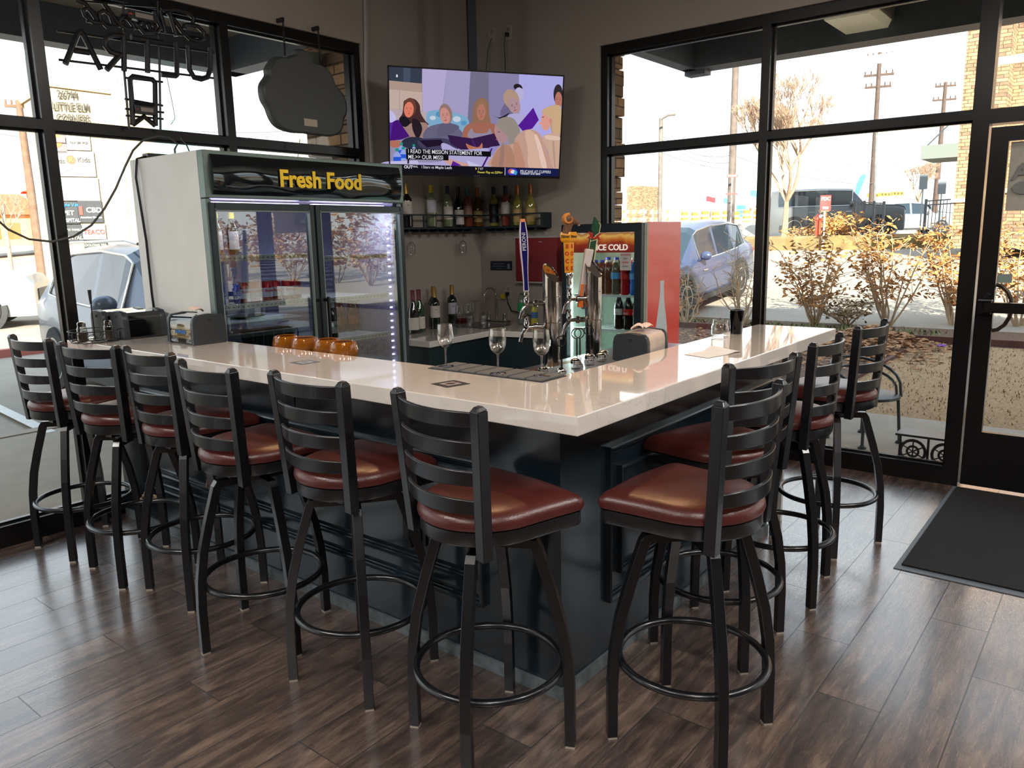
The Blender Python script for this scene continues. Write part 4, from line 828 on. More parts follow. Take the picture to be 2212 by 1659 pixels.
CH2=[(1.81, 2.981), (1.81, 2.754)]
# ---------------------------------------------------------------- neon sign seen from behind
ns = root('neon_sign', 'unlit black-backed neon window sign seen from behind, ULTRA lettering, hanging in the left window', 'neon sign', (0.55, 3.32, 2.6))
N0 = Matrix.Translation((-0.55, -3.32, -2.6))
nb = M('black_painted_tube', (30, 30, 32), 0.35)
q = MB()
for s_ in NEON[:9]: q.tube([(x, 3.32, z) for x, z in s_], 0.0155, 8, T=N0)
q.build('lettering', nb, ns, smooth=True)
q = MB()
for s_ in NEON[9:]: q.tube([(x, 3.32, z) for x, z in s_], 0.013, 8, T=N0)
q.build('script_lettering', nb, ns, smooth=True)
q = MB()
for s_ in RIB: q.tube([(x, 3.32, z) for x, z in s_], 0.015, 8, T=N0)
q.build('ribbon_tube', nb, ns, smooth=True)
q = MB()
for s_ in RODS: q.tube([(x, 3.338, z) for x, z in s_], 0.0065, 6, T=N0)
q.build('rod_frame', nb, ns)
for (a, b_) in NBOX:
    bx_ = MB().box(a[0], b_[0], 3.285, 3.325, b_[1], a[1], T=N0).build('transformer', MATS['black_plastic'], ns)
    w_ = b_[0] - a[0]
    MB().box(a[0] + w_ * 0.25, a[0] + w_ * 0.85, 3.282, 3.285, b_[1] + 0.012, a[1] - 0.01, T=N0).build('data_label', M('grey_data_label', (150, 140, 134), 0.6), bx_)
    MB().box(a[0] + 0.004, a[0] + w_ * 0.14, 3.282, 3.285, b_[1] + 0.02, a[1] - 0.02, T=N0).build('warning_label', M('orange_red_label', (206, 66, 44), 0.5), bx_)
MB().tube([(0.70, 3.31, 2.55), (0.72, 3.31, 2.40), (0.73, 3.31, 2.30), (0.70, 3.31, 2.26)], 0.002, 5, T=N0).build('wire', nb, ns)
# ---------------------------------------------------------------- pumpkin sign seen from behind
pk = root('pumpkin_sign', 'dark grey pumpkin-shaped sign seen from behind, hanging by two chains in the left window', 'sign', (1.7, 3.30, 2.55))
N1 = Matrix.Translation((-1.7, -3.30, -2.55))
def smooth_pts(p, n=3):
    out = []
    for i in range(len(p)):
        p0, p1, p2, p3 = [Vector(p[(i + k) % len(p)]) for k in (-1, 0, 1, 2)]
        for t in range(n):
            u = t / n
            out.append(0.5 * ((2 * p1) + (-p0 + p2) * u + (2 * p0 - 5 * p1 + 4 * p2 - p3) * u * u + (-p0 + 3 * p1 - 3 * p2 + p3) * u ** 3))
    return out
A = smooth_pts(PKF); B = smooth_pts(PKN)
cx_ = sum(p[0] for p in B) / len(B); cz_ = sum(p[1] for p in B) / len(B)
def shr(P, k): return [(cx_ + (p[0] - cx_) * k, cz_ + (p[1] - cz_) * k) for p in P]
q = MB(); q.rings([[(p[0], y, p[1]) for p in P] for P, y in ((A, 3.345), (A, 3.33), (B, 3.285), (shr(B, 0.985), 3.27), (shr(B, 0.965), 3.265), (shr(B, 0.955), 3.268))], T=N1)
q.build('body', M('charcoal_plastic', (74, 76, 74), 0.5, var=0.05, scale=200, bump=0.05), pk, smooth=True)
MB().box(PKL[0][0], PKL[1][0], 3.263, 3.2665, PKL[1][1], PKL[0][1], T=N1).build('data_label', M('cream_data_label', (196, 180, 160), 0.6), pk)
for (a, b_) in (CH1, CH2):
    q = MB(); n = 22
    for k in range(n):
        z = a[1] + (b_[1] - a[1]) * (k + 0.5) / n; x = a[0] + (b_[0] - a[0]) * (k + 0.5) / n
        q.torus(0.0065, 0.0026, 0, 8, 4, T=N1 @ Matrix.Translation((x, 3.30, z)) @ Matrix.Rotation(PI / 2, 4, 'X' if k % 2 else 'Y') @ Matrix.Diagonal((1, 1, 1, 1)))
    q.box(a[0] - 0.008, a[0] + 0.008, 3.295, 3.36, a[1] - 0.004, a[1] + 0.02, T=N1)
    q.build('chain', nb, pk)
MB().tube([(1.60, 3.30, 2.25), (1.57, 3.30, 2.12), (1.56, 3.29, 2.046)], 0.003, 6, T=N1).build('cord', nb, pk)
# ---------------------------------------------------------------- television
tvc = Vector((2.741, 2.702, 2.390)); yaw = -0.656; tilt = 0.123; roll = -0.024; TW, TH = 1.30, 0.7436
rv = Vector((math.cos(yaw), math.sin(yaw), 0)); nv = Vector((math.sin(yaw), -math.cos(yaw), 0))
uv = Vector((0, 0, 1)) * math.cos(tilt) + nv * math.sin(tilt)
r2 = rv * math.cos(roll) + uv * math.sin(roll); u2 = uv * math.cos(roll) - rv * math.sin(roll); n2 = r2.cross(u2)
tv = root('television', 'large flat television on a ceiling pole in the corner, showing young women with purple folders', 'television', tvc)
TT = Matrix.Identity(4)
for i in range(3): TT[i][0] = r2[i]; TT[i][1] = u2[i]; TT[i][2] = n2[i]
blk = M('tv_black_bezel', (16, 14, 20), 0.3)
b = MB(); w2, h2 = TW / 2, TH / 2
b.box(-w2, w2, -h2, h2, -0.035, -0.004, T=TT); b.box(-w2, w2, h2 - 0.010, h2, -0.004, 0.003, T=TT); b.box(-w2, w2, -h2, -h2 + 0.017, -0.004, 0.003, T=TT); b.box(-w2, -w2 + 0.009, -h2, h2, -0.004, 0.003, T=TT); b.box(w2 - 0.009, w2, -h2, h2, -0.004, 0.003, T=TT)
b.box(-0.35, 0.35, -0.26, 0.1, -0.075, -0.035, T=TT); b.build('casing', blk, tv)
MB().box(-0.02, 0.02, -h2 + 0.005, -h2 + 0.009, 0.003, 0.004, T=TT).build('badge', M('grey_badge', (120, 118, 126), 0.4), tv)
pz = tvc.z
b = MB(); b.box(-0.030, 0.030, -0.03, 0.03, -0.05, 3.95 - pz, T=Matrix.Translation((0.0 - n2.x * 0.12, -n2.y * 0.12, 0)) @ Matrix.Rotation(yaw, 4, 'Z')); b.box(-0.12, 0.12, -0.12, 0.12, -0.12, -0.07, T=TT)
b.build('mount_pole', M('dark_navy_pole', (20, 28, 38), 0.5), tv)
# picture: u,v on the screen from traced layout
SX0, SX1, SY0, SY1 = -w2 + 0.009, w2 - 0.009, h2 - 0.010, -h2 + 0.017
def scr(x, y):
    yt = 215 + (x - 190) * 85 / 1780; yb = 1312 + (x - 200) * 24 / 1712; v = (y - yt) / (yb - yt)
    xl = 190 + 13 * v; xr = 1970 - 57 * v; u = (x - xl) / (xr - xl); u = min(1, max(0, u)); v = min(1, max(0, v))
    return SX0 + (SX1 - SX0) * u, SY0 + (SY1 - SY0) * v
TVM = []; TVI = {}
def em(c):
    if c in TVI: return TVI[c]
    m = bpy.data.materials.new('screen_light'); m.use_nodes = True; n = m.node_tree; b_ = n.nodes['Principled BSDF']
    b_.inputs['Base Color'].default_value = (0.004, 0.004, 0.006, 1); b_.inputs['Roughness'].default_value = 0.15
    b_.inputs['Emission Color'].default_value = lin(c); b_.inputs['Emission Strength'].default_value = TV_STR
    TVI[c] = len(TVM); TVM.append(m); return TVI[c]
TV_STR = 0.50
pic = MB(); lay = [0]
def poly(c, pts, sm=False):
    lay[0] += 1; z = -0.0035 + 0.00002 * lay[0]
    P = [scr(*p) for p in pts]
    if sm: P = [tuple(p) for p in smooth_pts(P, 4)]
    n = len(P); cx_ = sum(p[0] for p in P) / n; cy_ = sum(p[1] for p in P) / n
    bm = bmesh.new(); f = bm.faces.new([bm.verts.new((p[0], p[1], z)) for p in P]); bmesh.ops.triangulate(bm, faces=[f])
    bm.verts.index_update(); pic.add([v.co for v in bm.verts], [[v.index for v in g.verts] for g in bm.faces], em(c), TT); bm.free()
def ell(c, cx_, cy_, rx, ry, a=0, n=20):
    a = R_(a); poly(c, [(cx_ + rx * math.cos(t) * math.cos(a) - ry * math.sin(t) * math.sin(a), cy_ + rx * math.cos(t) * math.sin(a) + ry * math.sin(t) * math.cos(a)) for t in [2 * PI * i / n for i in range(n)]])
# backdrop
poly((150, 144, 176), [(190, 215), (1970, 300), (1912, 1340), (200, 1320)])
poly((182, 172, 212), [(515, 230), (760, 243), (700, 760), (520, 760)]); poly((166, 158, 198), [(760, 243), (1000, 255), (960, 900), (700, 900)])
poly((118, 112, 140), [(1000, 255), (1185, 262), (1185, 900), (960, 900)]); poly((138, 132, 172), [(1185, 262), (1500, 278), (1500, 900), (1185, 900)]); poly((176, 172, 232), [(1500, 278), (1970, 300), (1930, 950), (1500, 900)])
poly((52, 60, 76), [(190, 215), (515, 230), (512, 380), (190, 352)]); poly((70, 80, 100), [(330, 222), (400, 226), (398, 368), (330, 362)]); ell((220, 220, 230), 268, 305, 9, 16); ell((60, 54, 60), 314, 395, 20, 26)
poly((176, 152, 138), [(190, 352), (512, 380), (512, 470), (190, 440)]); poly((196, 174, 164), [(190, 440), (515, 470), (515, 660), (190, 640)]); poly((164, 146, 142), [(290, 455), (296, 455), (296, 650), (290, 650)])
poly((186, 170, 176), [(190, 640), (700, 680), (700, 900), (190, 900)])
poly((126, 172, 204), [(560, 680), (640, 650), (720, 640), (860, 680), (960, 720), (980, 800), (900, 870), (600, 830)], True); ell((80, 146, 190), 690, 690, 40, 30); ell((196, 210, 226), 860, 740, 40, 30); ell((90, 150, 196), 930, 780, 30, 24); ell((200, 212, 228), 620, 730, 30, 22)
# row of figures
def head(hair, skin, x, y, rx, ry, a=0, hx=0, hy=-10, hs=1.22, face=True):
    ell(hair, x + hx, y + hy, rx * hs, ry * hs, a); ell(skin, x, y + 8, rx * 0.88, ry * 0.95, a)
    if face:
        d = tuple(int(v * 0.55) for v in skin); s_ = R_(a)
        for sx_ in (-0.36, 0.36):
            ell(d, x + sx_ * rx * math.cos(s_), y + 2 + sx_ * rx * math.sin(s_), rx * 0.13, ry * 0.04, a, 8)
            ell(d, x + sx_ * rx * math.cos(s_), y - ry * 0.14 + sx_ * rx * math.sin(s_), rx * 0.18, ry * 0.03, a, 8)
        ell(tuple(int(v * 0.8) for v in skin), x + 2, y + ry * 0.28, rx * 0.10, ry * 0.10, a, 8)
        ell((176, 74, 84), x - ry * 0.55 * math.sin(s_) * 0.5, y + ry * 0.58, rx * 0.24, ry * 0.06, a, 8)
poly((70, 44, 44), [(330, 600), (340, 555), (400, 533), (450, 545), (490, 600), (500, 680), (545, 760), (580, 800), (540, 820), (500, 900), (440, 930), (400, 800), (300, 770), (290, 740), (320, 690)], True)
head((104, 62, 50), (226, 128, 104), 384, 640, 54, 84, 4, 8, -16, 1.18)
poly((160, 128, 120), [(340, 830), (400, 790), (540, 780), (570, 830), (520, 930), (470, 960), (350, 930)], True); poly((36, 26, 34), [(420, 740), (480, 760), (515, 850), (470, 950), (420, 850)], True); poly((24, 20, 30), [(300, 730), (345, 720), (400, 780), (340, 830), (290, 770)], True)
poly((104, 100, 128), [(570, 830), (690, 790), (800, 780), (900, 860), (915, 920), (760, 960), (560, 960), (520, 920)], True)
head((150, 118, 112), (204, 142, 132), 742, 700, 56, 92, -12, 8, -14, 1.14); poly((96, 92, 120), [(690, 800), (830, 790), (880, 840), (700, 930), (660, 900)], True)
poly((148, 108, 84), [(1030, 620), (1050, 560), (1100, 522), (1150, 530), (1185, 590), (1190, 680), (1205, 760), (1200, 840), (1120, 800), (1060, 820), (1010, 830), (1020, 720)], True)
poly((164, 104, 86), [(920, 930), (935, 830), (1010, 780), (1180, 780), (1250, 800), (1260, 930), (1000, 960)], True); poly((150, 138, 160), [(975, 930), (1010, 830), (1040, 880), (1160, 880), (1195, 830), (1210, 930)], True)
head((150, 112, 90), (180, 120, 104), 1108, 660, 50, 90, 2, 0, -18, 1.12)
poly((112, 104, 140), [(1300, 690), (1370, 560), (1450, 640), (1400, 720)], True); ell((34, 26, 34), 1490, 410, 48, 34, 20); ell((186, 180, 220), 1500, 480, 50, 70)
head((178, 148, 130), (176, 144, 150), 1450, 590, 70, 90, -22, -30, -60, 1.15); poly((178, 172, 214), [(1380, 700), (1530, 680), (1580, 740), (1500, 860), (1400, 860)], True)
poly((30, 22, 34), [(1200, 680), (1290, 720), (1400, 670), (1330, 730), (1270, 720)], True)
poly((86, 24, 150), [(1490, 800), (1650, 615), (1708, 740), (1640, 830), (1540, 860)]); poly((70, 18, 120), [(192, 780), (280, 752), (390, 925), (310, 960), (200, 975)]); poly((90, 40, 160), [(192, 780), (230, 765), (200, 975), (195, 975)])
poly((196, 190, 236), [(192, 660), (240, 690), (260, 750), (192, 780)], True)
head((48, 40, 44), (186, 120, 104), 1920, 530, 44, 90, 0, -4, -50, 1.15); poly((190, 158, 130), [(1745, 640), (1840, 595), (1945, 610), (1935, 900), (1850, 880), (1820, 760), (1760, 700)], True)
head((196, 160, 128), (222, 158, 142), 1785, 740, 62, 110, 5, 60, -40, 0.5, False); poly((206, 172, 134), [(1745, 640), (1840, 598), (1945, 612), (1932, 890), (1860, 870), (1840, 740), (1780, 690)], True); ell((208, 140, 124), 1833, 752, 16, 28)
ell((222, 158, 142), 1722, 775, 14, 12); ell((120, 70, 70), 1752, 712, 14, 5)
# laps and folders
poly((42, 46, 66), [(330, 960), (420, 930), (560, 960), (600, 1060), (420, 1060), (310, 1020)], True); poly((66, 62, 92), [(470, 970), (640, 940), (800, 960), (870, 1060), (560, 1070)], True); poly((28, 14, 40), [(480, 965), (700, 955), (740, 1010), (560, 1040)])
poly((50, 24, 70), [(765, 905), (1010, 940), (1240, 885), (1300, 1010), (1120, 1060), (900, 1060), (800, 1000)]); poly((70, 30, 100), [(1005, 945), (1020, 940), (1060, 1040), (1030, 1050)])
poly((184, 116, 90), [(950, 995), (1010, 1020), (1080, 1030), (1115, 985), (1110, 1060), (1000, 1075)], True); poly((178, 112, 92), [(196, 975), (300, 975), (320, 1020), (260, 1045), (200, 1030)], True)
poly((178, 170, 216), [(700, 1010), (760, 1000), (900, 1060), (1200, 1040), (1260, 1100), (1250, 1240), (203, 1240), (203, 1190), (700, 1190)], True)
poly((150, 140, 200), [(1180, 1040), (1290, 1020), (1310, 1060), (1220, 1120)], True); poly((206, 160, 150), [(720, 1150), (900, 1190), (1050, 1240), (800, 1230)], True); poly((90, 30, 150), [(820, 1180), (910, 1230), (800, 1235)]); poly((200, 198, 230), [(960, 1170), (1120, 1240), (980, 1240)]); poly((70, 20, 110), [(1210, 1040), (1225, 1045), (1130, 1240), (1110, 1240)])
# foreground blondes
poly((150, 140, 136), [(1255, 820), (1290, 740), (1370, 712), (1440, 730), (1490, 800), (1510, 880), (1450, 1010), (1390, 1010), (1380, 900), (1300, 800)], True)
ell((176, 138, 142), 1310, 880, 62, 110, -18); poly((150, 140, 132), [(1255, 810), (1330, 780), (1400, 880), (1440, 1000), (1500, 880), (1450, 740), (1340, 718)], True); ell((120, 80, 90), 1290, 870, 14, 6, 20); ell((160, 92, 100), 1268, 950, 12, 7, 20)
poly((196, 156, 140), [(1460, 930), (1530, 860), (1620, 840), (1700, 870), (1760, 960), (1800, 1080), (1845, 1250), (1210, 1240), (1230, 1120), (1300, 1020), (1440, 990)], True)
poly((214, 178, 158), [(1560, 870), (1640, 860), (1700, 1000), (1740, 1250), (1600, 1248), (1590, 1050)], True); poly((176, 132, 112), [(1270, 1060), (1400, 1010), (1460, 1240), (1215, 1240)], True); poly((232, 200, 186), [(1660, 900), (1700, 920), (1760, 1100), (1790, 1240), (1740, 1240), (1700, 1060)], True)
poly((190, 140, 118), [(1440, 1000), (1500, 1000), (1560, 1240), (1470, 1240)], True); poly((158, 122, 108), [(1310, 1020), (1345, 1010), (1330, 1240), (1290, 1240)], True)
poly((206, 170, 150), [(1745, 930), (1800, 890), (1930, 900), (1922, 1252), (1860, 1250), (1800, 1060)], True); poly((226, 196, 178), [(1780, 900), (1925, 915), (1920, 950), (1790, 940)], True); poly((184, 148, 130), [(1850, 960), (1870, 960), (1885, 1240), (1870, 1245)])
# water bottles
for bx_, by_, s_ in ((310, 1000, 1), (328, 1045, 1.0), (432, 1015, 0.8), (268, 1060, 1.2)):
    poly((150, 168, 230), [(bx_ - 30 * s_, by_ + 60 * s_), (bx_ - 12 * s_, by_ + 25 * s_), (bx_ + 12 * s_, by_ + 25 * s_), (bx_ + 32 * s_, by_ + 60 * s_), (bx_ + 32 * s_, by_ + 135 * s_), (bx_ - 30 * s_, by_ + 135 * s_)]); poly((38, 90, 214), [(bx_ - 30 * s_, by_ + 70 * s_), (bx_ + 32 * s_, by_ + 70 * s_), (bx_ + 32 * s_, by_ + 112 * s_), (bx_ - 30 * s_, by_ + 112 * s_)]); poly((24, 150, 140), [(bx_ - 14 * s_, by_ - 8), (bx_ + 14 * s_, by_ - 8), (bx_ + 14 * s_, by_ + 20 * s_), (bx_ - 14 * s_, by_ + 20 * s_)])
poly((196, 190, 226), [(205, 1190), (350, 1185), (470, 1180), (480, 1228), (207, 1224)]); poly((30, 24, 44), [(370, 1165), (388, 1165), (385, 1215), (368, 1215)])
# ticker and caption boxes
poly((10, 9, 22), [(203, 1220), (1916, 1252), (1912, 1340), (203, 1320)]); poly((16, 24, 74), [(1352, 1246), (1916, 1254), (1912, 1340), (1350, 1332)]); poly((210, 210, 230), [(1349, 1246), (1355, 1246), (1353, 1330), (1347, 1330)])
poly((6, 6, 12), [(355, 1052), (1208, 1076), (1205, 1132), (355, 1112)]); poly((6, 6, 12), [(357, 1112), (777, 1120), (775, 1176), (357, 1168)])
ell((60, 60, 200), 1430, 1290, 52, 38); ell((200, 90, 60), 1415, 1285, 30, 26); ell((220, 225, 240), 1435, 1290, 26, 20); ell((60, 160, 210), 1460, 1300, 16, 24); poly((230, 210, 60), [(1048, 1246), (1062, 1260), (1048, 1274)])
poly((190, 190, 210), [(508, 1236), (512, 1236), (512, 1262), (508, 1262)])
pic.build('picture', TVM, tv)
def cap(t, x, y, size, c, al='LEFT', sx=1.0, bold=0.0):
    X_, Y_ = scr(x, y); m = TVM[em(c)] if c in TVI else None
    if m is None: em(c); m = TVM[TVI[c]]
    text_mb(t, size, 0.0002, TT @ Matrix.Translation((X_, Y_, 0.0008)) @ Matrix.Rotation(0.0, 4, 'Z'), bold=bold, align=al, sx=sx).build('caption', m, tv)
WHT = (225, 225, 235)
cap('I READ THE MISSION STATEMENT FOR', 374, 1083, 0.040, WHT, sx=0.80, bold=0.0002); cap('ME.>> OUR MISSI', 374, 1142, 0.040, WHT, sx=0.86, bold=0.0002)
cap('NHL', 420, 1246, 0.020, WHT); cap('Stars vs Maple Leafs', 522, 1250, 0.028, WHT, sx=0.95, bold=0.0001); cap('7 ET', 1072, 1262, 0.022, WHT); cap('Power Play on ESPN+', 1068, 1298, 0.024, (226, 216, 90), sx=0.9, bold=0.0001)
cap('PELICANS AT CLIPPERS', 1508, 1286, 0.029, WHT, sx=0.82, bold=0.0001); cap('TONIGHT 10 ET ESPN', 1510, 1310, 0.017, WHT, sx=0.95, bold=0.0004); cap('OUT', 335, 1250, 0.03, WHT, bold=0.001)

# ---------------------------------------------------------------- bar-top things
for i, (x, y) in enumerate(((0.418, 0.902), (0.396, 0.617), (0.445, 0.452))):
    r = root('wine_glass', ['empty wine glass on the rubber bar mat, leftmost of the three', 'empty wine glass in the middle of the three on the bar mat', 'empty wine glass in front of the left steel beer tower'][i], 'wine glass', (x, y, 1.0785), 0, 'wine glasses on the bar mat')
    wine_glass_parts(r); r.scale = (0.93, 0.93, 0.93)
mt = root('bar_mat', 'grey rubber bar mat of tread tiles along the inner edge of the counter', 'bar mat', (0.445, 0.67, 1.07))
MB().box(-0.075, 0.075, -0.275, 0.285, 0.0003, 0.003).build('backing', M('mat_rubber_dark', (44, 44, 46), 0.7), mt)
for k in range(7):
    y = -0.235 + 0.079 * k; q = MB(); q.box(-0.072, 0.072, y - 0.033, y + 0.033, 0.003, 0.0085)
    for a in range(4): q.lathe([(0.0028, 0.0085), (0.002, 0.0095)], 8, T=Matrix.Translation((-0.045 + 0.03 * a, y + (0.01 if a % 2 else -0.01), 0)))
    q.build('tile', M('mat_rubber_grey', (92, 92, 92), 0.75, bump=0.2, scale=150), mt, bevel=0.002)
def coaster(x, y, s_, rz, label, c1, c2):
    r = root('coaster', label, 'coaster', (x, y, 1.0702), rz)
    MB().box(-s_, s_, -s_, s_, 0, 0.0012).build('card', M('card%d' % c1[0], c1, 0.6), r)
    q = MB(); q.box(-s_ * 0.6, s_ * 0.6, -s_ * 0.55, s_ * 0.55, 0.0012, 0.0016); q.build('print', M('card%d' % c2[0], c2, 0.6), r)
    q = MB(); q.lathe([(s_ * 0.3, 0.0016), (s_ * 0.3, 0.002)], 14); q.box(-s_ * 0.5, s_ * 0.5, -s_ * 0.08, s_ * 0.05, 0.0016, 0.0021); q.build('motif', M('card%d' % c1[0], c1, 0.6), r)
coaster(0.178, 0.655, 0.050, R_(-12), 'black printed coaster on the counter in front of the leftmost wine glass', (34, 32, 36), (150, 138, 130)); coaster(0.207, 1.522, 0.046, R_(-6), 'grey coaster on the left counter before the amber glasses', (88, 94, 100), (168, 168, 168))
nk = MB(); nk.grid(lambda u, v: (1.17 + 0.22 * u + 0.04 * v, 0.14 + 0.13 * v - 0.05 * u, 1.0705 + 0.012 * math.exp(-((u - 0.85) ** 2) * 30) * (0.5 + v) + 0.001), 14, 8)
tag(nk.build('paper_napkin', M('white_tissue', (226, 226, 226), 0.8), None, smooth=True), 'flat white paper napkin on the right run of the counter', 'napkin')
# napkin dispensers
def dispenser(loc, rz, label, clear, amber=False, tissue=True, L=0.27, Hh=0.155, D=0.185):
    r = root('napkin_dispenser', label, 'napkin dispenser', loc, rz)
    def prof(k=1.0, zo=0.0):
        pts = []
        for (y, z) in ((-0.5, 0.04), (-0.49, 0.68), (-0.46, 0.84), (-0.38, 0.95), (0, 1.0), (0.38, 0.95), (0.46, 0.84), (0.49, 0.68), (0.5, 0.04), (0.44, 0.0), (-0.44, 0.0)): pts.append((y * D * k, z * Hh * k + zo))
        return pts
    e = 0.03
    for x0, x1 in ((-L / 2, -L / 2 + e), (L / 2 - e, L / 2)):
        q = MB(); q.rings([[(x, y, z) for y, z in prof(k, (1 - k) * Hh * 0.45)] for x, k in ((x0, 0.96), (x0 + 0.006, 1.0), (x1 - 0.004, 1.0), (x1, 0.98))])
        q.build('end_cap', M('dispenser_black', (44, 48, 52), 0.35), r, smooth=True)
    for sx_ in (-1, 1): MB().torus(0.009, 0.0015, 0, 4, 4, T=Matrix.Translation((sx_ * (L / 2 + 0.0005), 0, Hh * 0.78)) @ Matrix.Rotation(PI / 2, 4, 'Y') @ Matrix.Rotation(PI / 4, 4, 'Z')).build('emblem', M('black_emblem', (20, 20, 22), 0.4), r)
    q = MB(); q.rings([[(x, y, z) for y, z in prof(0.95, 0.003)] for x in (-L / 2 + e * 0.8, L / 2 - e * 0.8)])
    q.build('cover', clear, r, smooth=True)
    q = MB(); q.box(-L / 2 + 0.04, L / 2 - 0.04, -D * 0.32, D * 0.32, 0.02, Hh * 0.72); q.build('napkin_stack', M('napkin_paper', (206, 190, 172), 0.85, bump=0.3, scale=60), r)
    if amber:
        for sy in (-1, 1):
            pc = MB().box(-L / 2 + 0.045, L / 2 - 0.045, sy * D * 0.46, sy * D * 0.46 + 0.002, 0.03, Hh * 0.62).build('insert_card', M('amber_card', (220, 178, 104), 0.6), r)
            T = Matrix.Translation((0, sy * D * 0.46 + sy * 0.003, Hh * 0.40)) @ (Matrix.Rotation(PI / 2, 4, 'X') if sy < 0 else Matrix.Rotation(PI, 4, 'Z') @ Matrix.Rotation(PI / 2, 4, 'X'))
            text_mb('NAPKINS', 0.026, 0.001, T, bold=0.001).build('lettering', M('blue_card_ink', (60, 110, 170), 0.6), pc)
    if tissue:
        q = MB(); q.grid(lambda u, v: (-0.05 + 0.11 * u + 0.012 * math.sin(3 * v), -0.03 + 0.06 * v + 0.01 * math.sin(4 * u), Hh * 0.97 + 0.035 * math.sin(PI * (0.2 + 0.7 * v)) * (1 - 0.5 * abs(u - 0.4)) + 0.006 * math.sin(9 * u)), 12, 8)
        q.build('tissue', M('folded_tissue', (216, 196, 184), 0.85), r, smooth=True)
    return r
CLR1 = glass('smoky_plastic', (70, 76, 82), 2.5, 0.06); CLR2 = glass('clear_plastic', (190, 196, 196), 2.2, 0.05)
dispenser((0.335, 2.595, 1.07), R_(-91), 'napkin dispenser with an amber front card beside the white fridge side', CLR2, True)
dispenser((0.290, 3.115, 1.07), R_(-2), 'long smoky black napkin dispenser between the caddy and the white fridge', CLR1, False, False, L=0.235, D=0.17)
dispenser((0.262, 3.288, 1.07), R_(-2), 'napkin dispenser pressed against the window glass behind the smoky one', CLR1, False, False, L=0.235, D=0.165)
dispenser((1.31, 0.53, 1.022), R_(8), 'napkin dispenser with a rounded pale cover on the right run, before the red fridge side', M('pale_metal_cover', (190, 176, 166), 0.25, 0.3), False, True, L=0.26, Hh=0.128, D=0.17)
# caddy with shakers
cd = root('condiment_caddy', 'small round black wire caddy on the counter by the window mullion', 'caddy', (0.055, 3.13, 1.07))
q = MB(); q.torus(0.115, 0.003, 0.004, 32, 6); q.torus(0.125, 0.003, 0.062, 32, 6)
for k in range(12):
    a = 2 * PI * k / 12; q.torus(0.018, 0.002, 0, 12, 5, T=Matrix.Translation((0.121 * math.cos(a), 0.121 * math.sin(a), 0.03)) @ Matrix.Rotation(a, 4, 'Z') @ Matrix.Rotation(PI / 2, 4, 'Y'))
q.build('rack', nb, cd, smooth=True)
q = MB(); q.tube([(0, 0.0, 0.004), (0, 0.0, 0.20)], 0.0035, 8); q.tube([(0, 0, 0.20), (0, 0, 0.275)], 0.009, 8, rad=[0.006, 0.010]); q.tube([(-0.115, 0, 0.004), (0.115, 0, 0.004)], 0.003, 6); q.build('handle', nb, cd, smooth=True)
for i, (x, y) in enumerate(((-0.015, 3.11), (0.105, 3.07))):
    r = root('shaker', ['pepper shaker on the left side of the wire caddy', 'pepper shaker on the right side of the wire caddy'][i], 'shaker', (x, y, 1.075), 0, 'pepper shakers')
    MB().lathe([(0.024, 0), (0.025, 0.07), (0.019, 0.085)], 18).build('jar', glass('shaker_glass', (230, 230, 225), 2.5), r, smooth=True); MB().lathe([(0.021, 0.002), (0.022, 0.052), (0.001, 0.052)], 18).build('pepper', M('ground_pepper', (78, 66, 56), 0.95, bump=0.6, scale=300, var=0.3), r)
    MB().lathe([(0.020, 0.083), (0.021, 0.10), (0.014, 0.108)], 18).build('lid', MAT_STEEL, r, smooth=True)
# amber glasses upside down
am = M('amber_glass', (158, 92, 14), 0.04, var=0.05, spec=0.9, coat=1.0, alpha=0.6)
for i, (x, y) in enumerate(((0.53, 2.10), (0.53, 1.95), (0.55, 1.80), (0.53, 1.66))):
    r = root('amber_bowl_glass', ['leftmost upturned amber glass behind the counter edge', 'second upturned amber glass from the left behind the counter', 'third upturned amber glass from the left behind the counter', 'rightmost upturned amber glass, nearest the bar corner'][i], 'glass', (x, y, 1.012), 0, 'upturned amber glasses')
    MB().lathe([(0.045, 0), (0.066, 0.035), (0.070, 0.06), (0.062, 0.095), (0.05, 0.102), (0.046, 0.098), (0.058, 0.09), (0.066, 0.06), (0.062, 0.035), (0.041, 0.0)], 26, T=Matrix.Translation((0, 0, 0.0))).build('body', am, r, smooth=True)
ut = MB(); ut.box(0.44, 0.66, 1.20, 2.45, 0.99, 1.011); u_ = ut.build('serving_ledge', M('dark_ledge', (36, 34, 34), 0.5), None); tag(u_, 'dark serving ledge behind the left counter under the amber glasses', 'shelf')
# mason jar
mj = root('mason_jar', 'empty clear glass jar on the right run of the counter', 'jar', (1.81, 0.37, 1.0702))
MB().lathe([(0.001, 0), (0.038, 0.0), (0.042, 0.01), (0.042, 0.055), (0.036, 0.068), (0.037, 0.085), (0.034, 0.085), (0.033, 0.068), (0.039, 0.055), (0.039, 0.01), (0.001, 0.006)], 26).build('body', MAT_CLR, mj, smooth=True)
q = MB(); 
for z in (0.070, 0.076, 0.082): q.torus(0.0375, 0.0012, z, 26, 5)
q.build('thread', MAT_CLR, mj, smooth=True)
jb = root('smoked_jar', 'dark smoked tumbler behind the clear jar on the right run', 'jar', (1.985, 0.36, 1.0702)); MB().lathe([(0.03, 0), (0.036, 0.12), (0.034, 0.12), (0.028, 0.004)], 22).build('body', glass('smoked_glass', (40, 44, 48), 2.0), jb, smooth=True)
